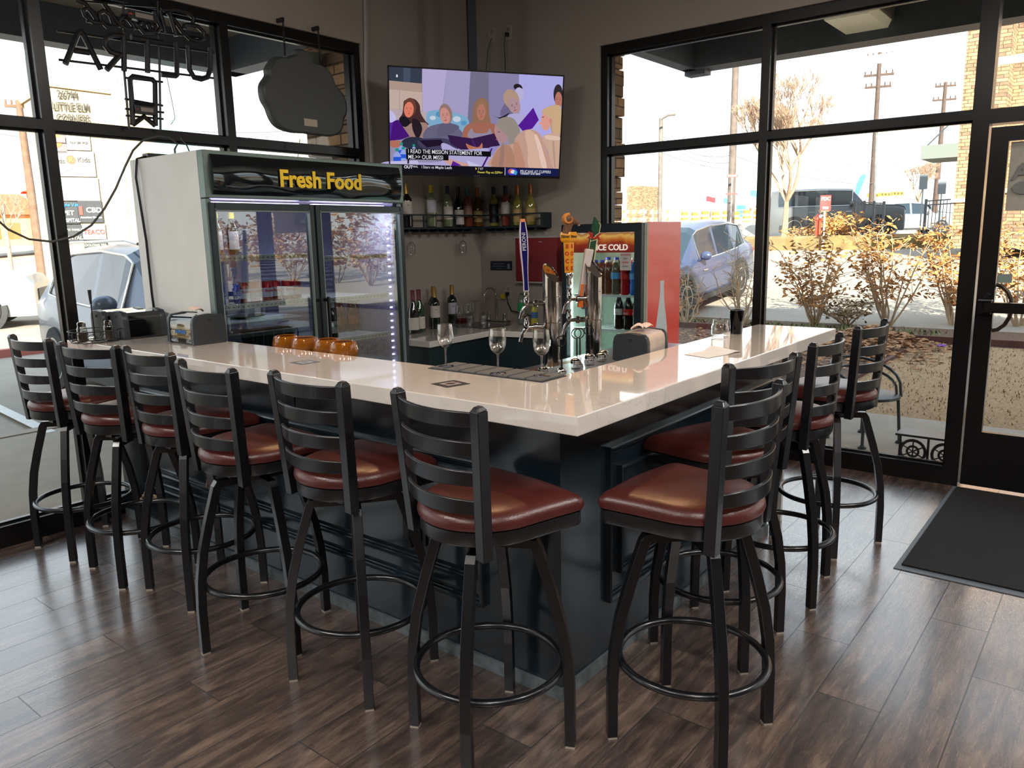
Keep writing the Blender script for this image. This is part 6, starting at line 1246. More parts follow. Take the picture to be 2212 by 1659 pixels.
# ---------------------------------------------------------------- vehicles
MAT_TYRE = M('tyre_rubber', (34, 33, 34), 0.8); MAT_RIM = M('alloy_rim', (176, 174, 170), 0.3, 0.8); MAT_CGL = M('car_window', (38, 50, 60), 0.08, spec=0.5, coat=0.2)
MAT_CBLK = M('car_black_trim', (30, 31, 34), 0.5); MAT_CHR = M('car_chrome', (210, 212, 214), 0.15, 1.0)
def car(name, label, cat, loc, heading, L, W, Hh, st, wheels, paint, wr=0.36, roofw=0.76, mirror=None, boxy=False, rails=False, group=None, lights=True, glassm=None):
    """st: (x/L from nose 0 to tail 1, belt height, roof height, width factor, side kind, top kind)"""
    o = root(name, label, cat, loc, heading, group); gm = glassm or MAT_CGL
    rings = []
    for (t, belt, roof, wf, sk, tk) in st:
        x = L / 2 - t * L; w = W / 2 * wf; gh = roof - belt
        wr_ = w * (roofw if gh > 0.1 else 0.88) if not boxy else w * (0.90 if gh > 0.1 else 0.95)
        s_ = 0.24 if wf > 0.9 else 0.32
        hp_ = [(x, w * 0.93, s_), (x, w, min(belt * 0.62, 0.62)), (x, w * 0.985, belt * 0.92), (x, w * 0.93, belt), (x, wr_, roof - (0.07 if gh > 0.1 else 0.0)), (x, wr_ * 0.8, roof), (x, 0, roof + 0.015)]
        rings.append(hp_ + [(p[0], -p[1], p[2]) for p in hp_[-2::-1]])
    gi = [i for i in range(len(rings)) if st[i][2] - st[i][1] > 0.18 and st[i][0] < 0.95]
    n = len(rings[0]); body = MB(); side = {1: MB(), -1: MB()}; ws = MB(); rw = MB()
    for i in range(len(rings) - 1):
        A_, B_ = rings[i], rings[i + 1]; sk, tk = st[i][4], st[i][5]
        for k in range(n - 1):
            quad = [A_[k], A_[k + 1], B_[k + 1], B_[k]]; tgt = body
            if k in (3, n - 5) and sk == 'g': tgt = side[1 if k == 3 else -1]
            elif k in (4, 5, 6, 7) and tk == 'w': tgt = ws if i < len(rings) / 2 else rw
            tgt.add(quad, [(0, 1, 2, 3)])
        body.add([A_[0], A_[-1], B_[-1], B_[0]], [(0, 1, 2, 3)])
    body.add(rings[0], [tuple(range(n))]); body.add(rings[-1], [tuple(range(n))[::-1]])
    bo_ = body.build('body', paint, o); 
    me = bo_.data; bm = bmesh.new(); bm.from_mesh(me); bmesh.ops.remove_doubles(bm, verts=bm.verts, dist=0.0005); bmesh.ops.recalc_face_normals(bm, faces=bm.faces); bm.to_mesh(me); bm.free()
    for p in me.polygons: p.use_smooth = True
    me.set_sharp_from_angle(angle=R_(32))
    for k in side: 
        if side[k].f: side[k].build('side_window', gm, o)
    for k3, k4 in ((3, 4), (n - 4, n - 5)):
        lo = [Vector(rings[i][k3]) for i in gi]; hi_ = [Vector(rings[i][k4]) for i in gi]; q = MB(); sg_ = 0.012 if k3 == 3 else -0.012
        q.tube([tuple(p + Vector((0, sg_, 0))) for p in lo + hi_[::-1]], 0.014, 6, closed=True); q.build('window_trim', MAT_CHR, o)
    if ws.f: ws.build('windshield', gm, o)
    if rw.f: rw.build('rear_window', gm, o)
    for x in wheels:
        for sy in (1, -1):
            wh = MB(); T = Matrix.Translation((x, sy * (W / 2 - 0.09), wr)) @ Matrix.Rotation(-sy * PI / 2, 4, 'X')
            wh.lathe([(wr * 0.62, -0.10), (wr * 0.97, -0.10), (wr, -0.07), (wr, 0.07), (wr * 0.97, 0.105), (wr * 0.64, 0.11)], 30, T=T); w_o = wh.build('wheel', MAT_TYRE, o, smooth=True)
            rm = MB(); rm.lathe([(wr * 0.66, 0.05), (wr * 0.66, 0.112), (wr * 0.60, 0.112), (wr * 0.58, 0.07)], 30, T=T, cap=False)
            for k in range(9): rm.box(-0.016, 0.016, wr * 0.08, wr * 0.62, 0.085, 0.108, T=T @ Matrix.Rotation(2 * PI * k / 9, 4, 'Z'))
            rm.lathe([(wr * 0.14, 0.08), (wr * 0.12, 0.112)], 14, T=T); rm.lathe([(wr * 0.62, 0.055), (0.01, 0.056)], 24, T=T); rm.build('rim', MAT_RIM, w_o)
            ar = MB(); T2 = Matrix.Translation((x, sy * (W / 2 * 0.985), wr)) @ Matrix.Rotation(-sy * PI / 2, 4, 'X'); R0, R1 = wr * 1.03, wr * 1.26
            arc = [R_(a) for a in range(-10, 191, 10)]
            def pt(rr_, a, d): return (rr_ * math.cos(a), -rr_ * math.sin(a) , d)
            ar.rings([[pt(R0, a, -0.05), pt(R0, a, 0.028), pt(R1, a, 0.024), pt(R1, a, -0.05)] for a in arc], T=T2); ar.rings([[pt(0.02, a, 0.012), pt(R0, a, 0.012), pt(R0, a, 0.006), pt(0.02, a, 0.006)] for a in arc], T=T2)
            ar.build('wheel_arch', MAT_CBLK, o, smooth=True)
    if mirror:
        for sy in (1, -1):
            q = MB(); q.sphere((mirror[0], sy * (W / 2 + 0.10), mirror[1]), 0.12, 14, 10, sx=0.65, sz=0.75); q.tube([(mirror[0], sy * (W / 2 - 0.06), mirror[1] - 0.09), (mirror[0], sy * (W / 2 + 0.08), mirror[1] - 0.03)], 0.03, 8); q.build('mirror', paint, o, smooth=True)
    for sy in (1, -1):
        for dx in (0.10, -0.17):
            q = MB(); q.box(dx * L - 0.10, dx * L + 0.10, sy * W / 2 * 0.985 - 0.01, sy * W / 2 * 0.985 + 0.03, st[4][1] * 0.80, st[4][1] * 0.80 + 0.035); q.build('door_handle', MAT_CHR, o, bevel=0.01)
        q = MB(); q.box(-L * 0.30, L * 0.28, sy * W / 2 * 0.95 - 0.02, sy * W / 2 + 0.01, 0.22, 0.32); q.build('sill', MAT_CBLK, o)
        q = MB(); q.box(L / 2 - 0.28, L / 2 - 0.03, sy * W * 0.33 - 0.13, sy * W * 0.33 + 0.10, 0.68, 0.82); q.build('headlight', M('headlight_lens', (206, 212, 216), 0.1, coat=1), o, bevel=0.03)
        q = MB(); q.box(-L / 2 - 0.005, -L / 2 + 0.22, sy * W * 0.36 - 0.12, sy * W * 0.36 + 0.17, 0.84, 0.98); q.build('taillight', M('taillight_red', (170, 20, 24), 0.15, coat=1), o, bevel=0.03)
        if rails: q = MB(); q.tube([(L * 0.12, sy * W * 0.345, Hh), (L * 0.05, sy * W * 0.345, Hh + 0.04), (-L * 0.30, sy * W * 0.345, Hh + 0.03), (-L * 0.36, sy * W * 0.345, Hh - 0.02)], 0.016, 6); q.build('roof_rail', MAT_CHR, o, smooth=True)
    q = MB(); q.box(L / 2 - 0.06, L / 2 + 0.02, -W * 0.28, W * 0.28, 0.52, 0.78); q.build('grille', MAT_CBLK, o, bevel=0.02)
    return o
def suv_st(H_, b=1.0, hood=0.95):
    return [(0.0, 0.62, 0.66, 0.80, 'p', 'r'), (0.02, 0.78, 0.82, 0.90, 'p', 'r'), (0.07, hood - 0.08, hood - 0.05, 0.97, 'p', 'r'), (0.22, hood, hood + 0.03, 1.0, 'p', 'w'), (0.27, b, b + 0.12, 1.0, 'p', 'w'), (0.37, b + 0.02, H_ * 0.93, 1.0, 'g', 'w'), (0.41, b + 0.02, H_ * 0.975, 1.0, 'g', 'r'),
            (0.54, b + 0.03, H_, 1.0, 'p', 'r'), (0.56, b + 0.03, H_, 1.0, 'g', 'r'), (0.73, b + 0.06, H_ * 0.985, 1.0, 'p', 'r'), (0.75, b + 0.06, H_ * 0.98, 1.0, 'g', 'r'), (0.86, b + 0.11, H_ * 0.93, 0.98, 'p', 'w'), (0.96, b + 0.06, b + 0.24, 0.95, 'p', 'w'), (0.985, b - 0.05, b + 0.02, 0.92, 'p', 'r'), (1.0, 0.62, 0.66, 0.88, 'p', 'r')]
def heading(dx, dy): return math.atan2(dy, dx)
P_GLC = M('slate_blue_paint', (96, 106, 124), 0.3, 0.3, var=0.03, coat=0.4); P_LEX = M('steel_blue_paint', (66, 76, 104), 0.3, 0.3, var=0.03, coat=0.4); P_BRO = M('cement_grey_paint', (84, 88, 90), 0.4, 0.0, coat=0.2); P_WHT = M('white_paint', (140, 143, 146), 0.3, coat=0.3); P_RED = M('red_paint', (196, 40, 34), 0.25, coat=0.5)
d_ = Vector((-0.10, -0.995)).normalized(); nrm = Vector((-d_.y, d_.x))  # left of travel
c_ = Vector((1.584, 6.424, 1.153)[:2]) - d_ * 0.62 + nrm * 1.04
car('suv', 'slate blue-grey sport utility car parked outside the left window, beside the white fridge', 'car', (c_.x, c_.y, -0.06), heading(d_.x, d_.y), 4.66, 1.89, 1.64, suv_st(1.64, 0.98, 1.0), (1.42, -1.42), P_GLC, 0.365, mirror=(0.62, 1.08), rails=True, glassm=M('clear_blue_car_window', (58, 74, 94), 0.08, spec=0.5, coat=0.3))
e_ = Vector((0.9995, 0.02)).normalized(); fw = Vector((12.25, 5.62)); nn = Vector((-e_.y, e_.x)); c_ = fw + e_ * 1.40 + nn * 0.94
lx = car('coupe_suv', 'blue-grey car parked nose-in behind the bare shrubs, left of the right window mullion', 'car', (c_.x, c_.y, gz(c_.x) + 0.03), heading(-e_.x, -e_.y), 4.9, 1.90, 1.70, suv_st(1.70, 1.0, 1.0), (1.42, -1.38), P_LEX, 0.375, mirror=(0.70, 1.12)); lx.rotation_euler.rotate_axis('Y', math.atan(0.088) * 0.97)
# boxy off-roader
bx_st = [(0.0, 0.95, 1.0, 0.9, 'p', 'r'), (0.01, 1.05, 1.10, 0.96, 'p', 'r'), (0.05, 1.12, 1.16, 1.0, 'p', 'r'), (0.27, 1.18, 1.22, 1.0, 'p', 'w'), (0.29, 1.18, 1.24, 1.0, 'p', 'w'), (0.38, 1.19, 1.78, 1.0, 'g', 'r'), (0.41, 1.19, 1.80, 1.0, 'g', 'r'), (0.60, 1.19, 1.84, 1.0, 'p', 'r'), (0.62, 1.19, 1.84, 1.0, 'g', 'r'), (0.78, 1.19, 1.84, 1.0, 'p', 'r'), (0.80, 1.19, 1.84, 1.0, 'g', 'r'), (0.93, 1.19, 1.82, 1.0, 'p', 'r'), (0.985, 1.19, 1.78, 0.97, 'p', 'r'), (1.0, 1.0, 1.1, 0.94, 'p', 'r')]
ca, cb_ = Vector((28.6, 9.55)), Vector((29.6, 6.2)); dd = (cb_ - ca).normalized(); cc = (ca + cb_) / 2 + Vector((0.9, 0.25))
car('off_roader', 'boxy cement-grey off-road car parked side-on behind the bare tree', 'car', (cc.x, cc.y, 1.28), heading(dd.x, dd.y), 4.75, 1.93, 1.84, bx_st, (1.5, -1.42), P_BRO, 0.42, mirror=(0.55, 1.25), boxy=True)
ca, cb_ = Vector((43.228, 9.345, 1.686)[:2]), Vector((45.348, 6.672, 1.617)[:2]); dd = (cb_ - ca).normalized(); cc = (ca + cb_) / 2 + Vector((0, 0.6))
car('suv', 'white sport utility car parked behind the iron fence, right of the grey off-roader', 'car', (cc.x, cc.y, 1.28), heading(dd.x, dd.y), 4.5, 1.85, 1.66, suv_st(1.66, 1.0, 1.0), (1.35, -1.35), P_WHT, 0.36, mirror=(0.6, 1.1))
for px, dep, pt_, lb_ in ((1520, 110, P_RED, 'small red car far away beyond the construction barrels'), (1590, 105, P_WHT, 'small white car far away right of the red one'), (1975, 60, P_BRO, 'dark car parked behind the white one near the small tree'), (1450, 115, P_WHT, 'small white pickup far away at the barrels')):
    v = {1520: (103.153, 47.451, 3.677), 1590: (101.098, 41.818, 3.494), 1975: (65.924, 12.243, 2.734), 1450: (105.800, 52.340, 3.842)}[px]
    car('far_car', lb_, 'car', (v[0], v[1], 1.27 + (0.6 if px == 1975 else 0)), heading(0.3, -0.95), 4.4, 1.8, 1.5, suv_st(1.5, 0.92, 0.9), (1.3, -1.3), pt_, 0.34, group='cars far down the road')
# pickup at the far left
tv_ = (4.480, 17.647, 0.940); pk_st = [(0.0, 0.85, 0.9, 0.92, 'p', 'r'), (0.02, 1.0, 1.05, 0.98, 'p', 'r'), (0.20, 1.15, 1.2, 1.0, 'p', 'w'), (0.24, 1.18, 1.26, 1.0, 'p', 'w'), (0.33, 1.2, 1.84, 1.0, 'g', 'r'), (0.45, 1.2, 1.9, 1.0, 'p', 'r'), (0.46, 1.2, 1.9, 1.0, 'g', 'r'), (0.58, 1.2, 1.88, 1.0, 'p', 'w'), (0.60, 1.2, 1.25, 1.0, 'p', 'r'), (0.99, 1.2, 1.25, 1.0, 'p', 'r'), (1.0, 0.9, 0.95, 0.96, 'p', 'r')]
tk = car('pickup_truck', 'white pickup truck with a black grille at the far left edge of the window', 'truck', (2.7, 18.6, -0.06), heading(0.85, -0.5), 5.6, 2.0, 1.9, pk_st, (1.8, -1.7), P_WHT, 0.40, mirror=(0.9, 1.32))

# ---------------------------------------------------------------- poles, lines, trees
def pole(label, base, top, r0, r1, col, arms=(), name='utility_pole', cat='pole'):
    base = (base[0], base[1], gnd(base) - 0.02); b_ = Vector(base); t_ = Vector(top); o = root(name, label, cat, base)
    q = MB(); q.tube([(0, 0, 0), tuple(t_ - b_)], r0, 10, rad=[r0, r1]); q.build('shaft', M('pole_%d_%d' % (col[0], col[1]), col, 0.85, var=0.2, scale=4), o, smooth=True)
    for (f, half, ax, ay) in arms:
        p = (t_ - b_) * f; q = MB(); q.tube([(p.x - ax * half, p.y - ay * half, p.z), (p.x + ax * half, p.y + ay * half, p.z)], 0.06, sq=True)
        for k in (-0.9, -0.5, 0.5, 0.9): q.tube([(p.x + ax * half * k, p.y + ay * half * k, p.z + 0.05), (p.x + ax * half * k, p.y + ay * half * k, p.z + 0.25)], 0.04, 6)
        q.build('crossarm', MATS['pole_%d_%d' % (col[0], col[1])], o)
    return o
TIM = (76, 60, 52)
pole('tall timber power pole with three cross-arms behind the bare tree', (50.384, 11.984, 2.285), (52.361, 12.530, 12.252), 0.17, 0.12, TIM, ((0.975, 0.75, 0.3, -0.95), (0.87, 0.85, 0.3, -0.95), (0.80, 0.75, 0.3, -0.95)))
pole('timber power pole with two cross-arms left of the stone pillar', (64.136, 10.997, 1.999), (66.338, 11.336, 12.210), 0.22, 0.12, TIM, ((0.975, 0.7, 0.3, -0.95), (0.88, 0.8, 0.3, -0.95)))
pole('plain timber pole left of the right window mullion', (31.340, 12.899, 2.003), (32.640, 13.437, 9.147), 0.17, 0.14, (96, 84, 76))
pole('grey metal light pole behind the boxy off-roader, right of the timber pole', (46.125, 10.695, 1.965), (47.012, 11.103, 6.973), 0.07, 0.06, (96, 98, 98))
lp_ = pole('pale street lamp with a curved arm near the corner of the right window', (31.254, 16.293, 2.095), (32.052, 16.722, 6.803), 0.10, 0.09, (104, 98, 90), name='street_lamp', cat='street lamp')
lz_ = (32.052, 16.722, 6.803)[2] - lp_.location.z
q = MB(); q.tube([(0.0, 0, lz_ - 0.15), (0.1, -0.3, lz_), (0.15, -0.62, lz_)], 0.05, 8); q.build('arm', MATS['pole_104_98'], lp_, smooth=True)
pole('leaning timber power pole outside the left window', (12.399, 36.438, 1.522), (12.859, 37.776, 7.834), 0.20, 0.13, (110, 84, 66), ((0.97, 0.55, 0.95, -0.3),))
pole('thin far pole at the left edge of the left window', (17.846, 55.749, 1.684), (18.084, 56.249, 4.318), 0.10, 0.07, (130, 120, 112))
for i, (a, b_) in enumerate((((37.062, 14.692, -0.735), (38.608, 14.664, 5.555)), )): pass
def wire(label, pts, r_=0.02):
    P = []
    for a, b_ in zip(pts, pts[1:]):
        a, b_ = Vector(a), Vector(b_)
        for t in range(8):
            u = t / 8; p = a.lerp(b_, u); p.z -= 4 * u * (1 - u) * 0.4; P.append(p)
    P.append(Vector(pts[-1])); q = MB(); q.tube(P, r_, 4); return tag(q.build('power_line', M('wire_grey', (96, 104, 106), 0.6)), label, 'wire', 'overhead power lines')
pole('thin far pole right of the street lamp', (33.526, 16.717, 2.109), (34.724, 17.368, 9.209), 0.035, 0.03, (150, 150, 146))
wire('upper thin power line crossing the lamp post in the right window', ((31.827, 20.053, 6.113), (34.211, 17.123, 6.281)), 0.014)
wire('power line sloping from the plain timber pole toward the mullion, upper one', ((31.930, 16.645, 6.046), (31.866, 13.113, 4.880), (50.864, 12.019, 4.383)), 0.014)
wire('power line sloping from the plain timber pole toward the mullion, lower one', ((31.903, 16.628, 5.878), (31.818, 13.083, 4.583)), 0.014)
wire('sagging line from the tall timber pole to the left, behind the bare tree', ((51.085, 12.193, 5.869), (42.914, 15.680, 5.169), (31.828, 16.530, 5.246)), 0.014)
wire('sagging line from the tall timber pole to the right, over the white car', ((51.023, 12.187, 5.590), (65.140, 11.227, 6.903)), 0.014)
wire('upper power line crossing the left windows just under the sky', ((12.129, 38.265, 6.441), (15.958, 33.555, 6.696), (22.013, 25.972, 6.658)), 0.016)
wire('lower power line crossing the left windows above the transom', ((18.360, 40.624, 7.670), (22.256, 35.536, 6.956), (26.087, 30.687, 6.761)), 0.014)
def tree(label, base, h, spread, seed, thick=0.16, fork=0.42, col=(158, 132, 110), dep=6):
    ex = base[2] - gnd(base) + 0.03; r = rnd(seed); o = root('bare_tree', label, 'tree', (base[0], base[1], gnd(base) - 0.03), 0, 'bare winter trees'); T_ = MB(); B_ = MB()
    def grow(p, d, L_, rad, lv):
        mb = T_ if lv <= 1 else B_
        pts = [p.copy()]; n = 3
        for k in range(n): d = (d + Vector((r.gauss(0, 0.10), r.gauss(0, 0.10), r.gauss(0, 0.05) + 0.04))).normalized(); p = p + d * L_ / n; pts.append(p.copy())
        mb.tube(pts, rad, 6 if lv < 3 else 3, rad=[rad * (1 - 0.12 * k) for k in range(n + 1)])
        if lv >= dep: return
        nb_ = 4 if lv in (0, ) else r.choice((3, 3, 4)) if lv < 4 else 3
        for i in range(nb_):
            a = 2 * PI * (i + r.random() * 0.6) / nb_; s_ = spread * (1.15 if lv == 0 else 0.8)
            nd = (d + Vector((math.cos(a) * s_, math.sin(a) * s_, 0.25))).normalized(); grow(p, nd, L_ * (0.68 if lv else 1.0) * r.uniform(0.8, 1.15), max(0.006, rad * 0.55), lv + 1)
        if lv >= 1: grow(p, d, L_ * 0.7, max(0.006, rad * 0.5), lv + 1)
    T_.tube([(0, 0, 0), (0, 0, ex)], thick, 6); grow(Vector((0, 0, ex)), Vector((0.02, 0, 1)), h * 0.20, thick, 0)
    m = M('bare_bark%d' % col[0], col, 0.85, var=0.25, scale=8); T_.build('trunk', m, o, smooth=True); B_.build('branches', m, o)
    return o
tree('bare multi-stemmed tree in the island before the grey off-roader', (25.576, 8.495, 1.326), 6.4, 0.62, 5, 0.12)
tree('small bare tree behind the white car, left of the stone pillar', (52.246, 9.638, 2.225), 4.6, 0.7, 9, 0.09, dep=5)
# planted island
q = MB(); q.rings([[tuple(Vector((25.576, 8.495, 1.326)) + Vector((k * (-2.2 * math.cos(a) + 0.6), k * 4.6 * math.sin(a) - 1.5, z - 0.02))) for a in [2 * PI * i / 20 for i in range(20)]] for k, z in ((1.0, -0.35), (1.0, 0.02), (0.9, 0.1))]); tag(q.build('planted_island', M('island_ground', (124, 104, 66), 0.95, var=0.3, scale=3)), 'raised planted island under the bare tree', 'planting bed')
for i, (p, h, n_, lb_) in enumerate((((24.993, 6.820, 1.459), 0.95, 500, 'orange-tinged bush around the red hydrant'), ((25.417, 6.285, 1.445), 0.8, 420, 'orange-tinged bush right of the hydrant, before the fence'), ((25.039, 7.582, 1.473), 0.5, 260, 'low bush between the bare tree and the hydrant'))):
    bush((p[0], p[1], p[2] - 0.25), h, 1.6, 9, n_, 30 + i, lb_, (196, 140, 76), 'bushes on the planted island', 0.07)
hy = root('fire_hydrant', 'red standpipe in the bushes, left of the small red sign', 'hydrant', (24.211, 6.919, 1.250)); MB().lathe([(0.12, 0), (0.12, 0.12), (0.09, 0.14), (0.09, 0.62), (0.13, 0.66), (0.12, 0.74), (0.05, 0.84)], 16).build('body', M('hydrant_red', (196, 70, 48), 0.5), hy, smooth=True); MB().sphere((-0.1, -0.1, 0.75), 0.07).build('gauge', MAT_CHR, hy, smooth=True)
def sign(label, base, h, w_, hh_, col, txts, tc_, ang, name='street_sign', z0=None):
    o = root(name, label, 'sign', base, ang); MB().tube([(0, 0.02, gnd(base) - base[2]), (0, 0.02, h)], 0.03, 6).build('post', M('sign_post_grey', (150, 150, 150), 0.5), o)
    b_ = MB(); b_.box(-w_ / 2, w_ / 2, -0.015, 0.0, h - hh_, h); p = b_.build('sign_panel', M('sign_%d_%d' % (col[0], col[1]), col, 0.5), o)
    for t, z, s_ in txts: text_mb(t, s_, 0.006, Matrix.Translation((0, -0.02, z)) @ Matrix.Rotation(PI / 2, 4, 'X'), bold=s_ * 0.02).build('lettering', M('sign_ink%d' % tc_[0], tc_, 0.5), p)
    return o
FA = math.atan2(-0.85, 0.5) + 0.15
sign('small red sign reading FDC FIRE on a post by the hydrant', (23.820, 6.616, 1.324), 1.32, 0.33, 0.47, (206, 48, 44), (('FDC', 1.21, 0.15), ('FIRE', 0.93, 0.10)), (240, 225, 220), FA)
sign('teal roadside sign with white lettering beyond the barrels', (57.178, 23.074, 2.384), 1.2, 0.7, 0.85, (28, 104, 140), (('Hometown', 0.85, 0.14), ('NOW OPEN', 0.55, 0.10)), (230, 238, 240), FA)
o = sign('red and white banner sign fixed to the plain timber pole', (30.897, 12.696, 2.192), 1.8, 0.5, 0.12, (214, 66, 62), (('FOR LEASE', 1.74, 0.08),), (240, 225, 220), FA)
sign('small red strip sign lower on the plain timber pole', (30.701, 12.613, 2.189), 0.72 + 0.3, 0.5, 0.07, (214, 66, 62), (), (240, 225, 220), FA)
# feather flag
fl = root('feather_flag', 'bright blue feather flag behind the grey off-roader', 'flag', (39.083, 9.949, 2.709)); q = MB(); q.rings([[(x0, -0.62 * 0.3 * x0 / 1, z), (x1, -0.3 * x1, z)] for z, x0, x1 in ((0.0, 0.0, 0.06), (0.5, 0.03, 0.20), (1.0, 0.10, 0.38), (1.35, 0.22, 0.50), (1.5, 0.36, 0.50))], closed=False, cap=False)
fl.rotation_euler = (0, 0, FA + 0.3); f_ = q.build('cloth', M('flag_blue', (46, 140, 222), 0.6), fl); sm_ = f_.modifiers.new('s', 'SOLIDIFY'); sm_.thickness = 0.01; MB().tube([(0, 0, -1.8), (0.0, 0, 0.3), (0.2, 0, 1.35)], 0.015, 6).build('pole', M('flag_pole', (180, 180, 180), 0.4), fl)
for i, (p, c1_, lb_) in enumerate((((65.383, 29.763, 4.544), (196, 50, 60), 'far red and blue flag on the skyline'), ((66.313, 28.541, 4.350), (70, 140, 170), 'far pale blue flag right of the red and blue one'), ((57.959, 22.729, 4.472), (70, 150, 170), 'far teal flag just left of the mullion'))):
    q = MB(); q.grid(lambda u, v: (0.2 * u, -0.8 * u, 0.45 * (v - 0.5) - 0.1 * u + 0.04 * math.sin(6 * u)), 8, 3); o = root('flag', lb_, 'flag', p, 0, 'far flags'); c_o = q.build('cloth', M('flagc%d' % i, c1_, 0.7), o); md = c_o.modifiers.new('s', 'SOLIDIFY'); md.thickness = 0.02; MB().tube([(0, 0, gnd(p) - p[2]), (0, 0, 0.4)], 0.03, 5).build('pole', MATS['flag_pole'], o)
# barrels and barricades
bar0 = None
brl = [(1478, 'leftmost'), (1500, 'second'), (1522, 'third'), (1545, 'fourth'), (1568, 'fifth'), (1590, 'sixth'), (1612, 'seventh'), (1635, 'rightmost')]
brp = [(49.764, 24.162, 2.269), (52.096, 24.497, 2.246), (49.704, 22.595, 2.228), (53.044, 23.303, 2.215), (51.592, 21.857, 2.210), (54.970, 22.517, 2.195), (51.499, 20.332, 2.170), (53.949, 20.530, 2.176)]
for (px, nm_), p in zip(brl, brp):
    if bar0 is None:
        bar0 = root('traffic_barrel', 'x', 'traffic barrel', p, 0, 'orange construction barrels'); MB().lathe([(0.30, 0), (0.30, 0.05), (0.27, 0.05), (0.24, 1.0), (0.2, 1.02)], 14).build('body', M('barrel_orange', (240, 120, 40), 0.6), bar0)
        q = MB(); q.lathe([(0.268, 0.3), (0.262, 0.45)], 14, cap=False); q.lathe([(0.258, 0.62), (0.252, 0.77)], 14, cap=False); q.build('reflective_band', M('barrel_white', (235, 235, 230), 0.5), bar0); o = bar0
    else: o = dup(bar0, loc=p)
    o.location.z = gnd(p); o['label'] = '%s orange construction barrel in the row above the blue-grey car' % nm_
for i, (p, lb_) in enumerate((((55.479, 28.501, 2.531), 'striped road barricade behind the red fridge top'), ((59.923, 22.989, 2.677), 'striped road barricade beside the mullion'), ((51.858, 29.778, 2.557), 'striped road barricade at the left corner of the right window'))):
    o = root('barricade', lb_, 'barricade', (p[0], p[1], gnd(p)), FA, 'striped road barricades'); q = MB()
    for z in (0.5, 1.1): q.box(-1.3, 1.3, -0.02, 0.02, z, z + 0.28)
    for x in (-1.1, 1.1): q.box(x - 0.04, x + 0.04, -0.05, 0.05, -0.2, 1.5)
    q.build('board', MATS['barrel_white'], o); q = MB()
    for z in (0.5, 1.1):
        for k in range(5): x = -1.15 + 0.52 * k; q.add([(x, -0.025, z), (x + 0.2, -0.025, z), (x + 0.34, -0.025, z + 0.28), (x + 0.14, -0.025, z + 0.28)], [(0, 1, 2, 3)])
    q.build('stripe', MATS['barrel_orange'], o)
# far tree line (a hill of brown wood)
def ridge(px_pts, name, label, col, seed, depth=8):
    r = rnd(seed); P = [Vector(p) for p in px_pts]; q = MB(); n = 60; rr_ = []
    for i in range(n + 1):
        t = i / n * (len(P) - 1); k = min(int(t), len(P) - 2); p = P[k].lerp(P[k + 1], t - k); h_ = p.z - 1.0; d = Vector((p.x + 1.8, p.y + 1.2, 0)).normalized(); w = r.uniform(0.9, 1.05)
        rr_.append([(p.x, p.y, 1.0), tuple(Vector((p.x, p.y, 1.0 + h_ * 0.75 * w)) + d * 1.0), tuple(Vector((p.x, p.y, 1.0 + h_ * w)) + d * 3), tuple(Vector((p.x, p.y, 1.0)) + d * depth)])
    q.rings(rr_); o = q.build(name, M('ridge' + name, col, 0.95, var=0.3, scale=0.6, bump=1.0)); return tag(o, label, 'trees', kind='stuff')
ridge(((111.297, 53.508, 3.491), (113.306, 51.422, 4.905), (115.602, 48.679, 5.324), (119.194, 44.238, 5.489), (121.786, 40.843, 4.982)), 'treeline', 'distant brown wood on the horizon above the parked cars', (158, 130, 108), 1)
ridge(((139.524, 34.507, 3.497), (142.984, 30.332, 3.995), (147.257, 24.854, 3.550), (155.014, 15.216, 3.756)), 'treeline', 'distant low wood behind the iron fence', (160, 140, 120), 2)
ridge(((30.947, 104.439, 1.326), (34.315, 100.275, 1.481), (36.769, 97.422, 2.193), (39.719, 93.624, 1.833), (47.076, 84.432, 1.858)), 'treeline', 'distant olive shrubs below the red roofed building', (150, 132, 86), 3)
# traffic lights
for i, (p, lb_) in enumerate((((80.240, 19.405, 4.781), 'yellow traffic light housing left of the pole over the fence'), ((80.974, 18.506, 4.845), 'yellow traffic light housing in the middle of the three'), ((81.736, 17.572, 4.909), 'yellow traffic light housing right of the other two'))):
    o = root('traffic_light', lb_, 'traffic light', p, FA, 'far traffic lights'); MB().box(-0.55, 0.55, -0.1, 0.1, -0.18, 0.18).build('housing', M('signal_yellow', (214, 176, 40), 0.5), o)
    q = MB(); [q.box(x - 0.1, x + 0.1, -0.12, -0.1, -0.1, 0.1) for x in (-0.33, 0, 0.33)]; q.build('lens', M('signal_dark', (70, 60, 40), 0.4), o); MB().tube([(0, 0.15, gnd(p) - p[2]), (0, 0.15, 0.2)], 0.03, 6).build('pole', MATS['sign_post_grey'], o)
# iron fence
def fence(label, a, b_, h, n, seedp=None):
    A_, B_ = Vector(a), Vector(b_); o = root('iron_fence', label, 'fence', A_); D = B_ - A_; m = M('fence_charcoal', (74, 78, 84), 0.5)
    q = MB(); [q.tube([(0, 0, z), (D.x, D.y, D.z + z)], 0.018, sq=True) for z in (0.10, h - 0.12, h)]; q.build('rail', m, o)
    q = MB(); [q.tube([(D.x * k / n, D.y * k / n, D.z * k / n + 0.02), (D.x * k / n, D.y * k / n, D.z * k / n + h)], 0.009, sq=True) for k in range(n + 1)]; pq = q.build('picket_row', m, o); pq['kind'] = 'stuff'
    for k in (0, 1 / 3, 2 / 3, 1): p = D * k; MB().tube([(p.x, p.y, p.z - 0.1), (p.x, p.y, p.z + h + 0.06)], 0.035, sq=True).build('post', m, o)
fence('dark iron picket fence in front of the white car', (25.490, 6.189, 1.428), (24.970, 5.184, 1.344), 1.02, 8)
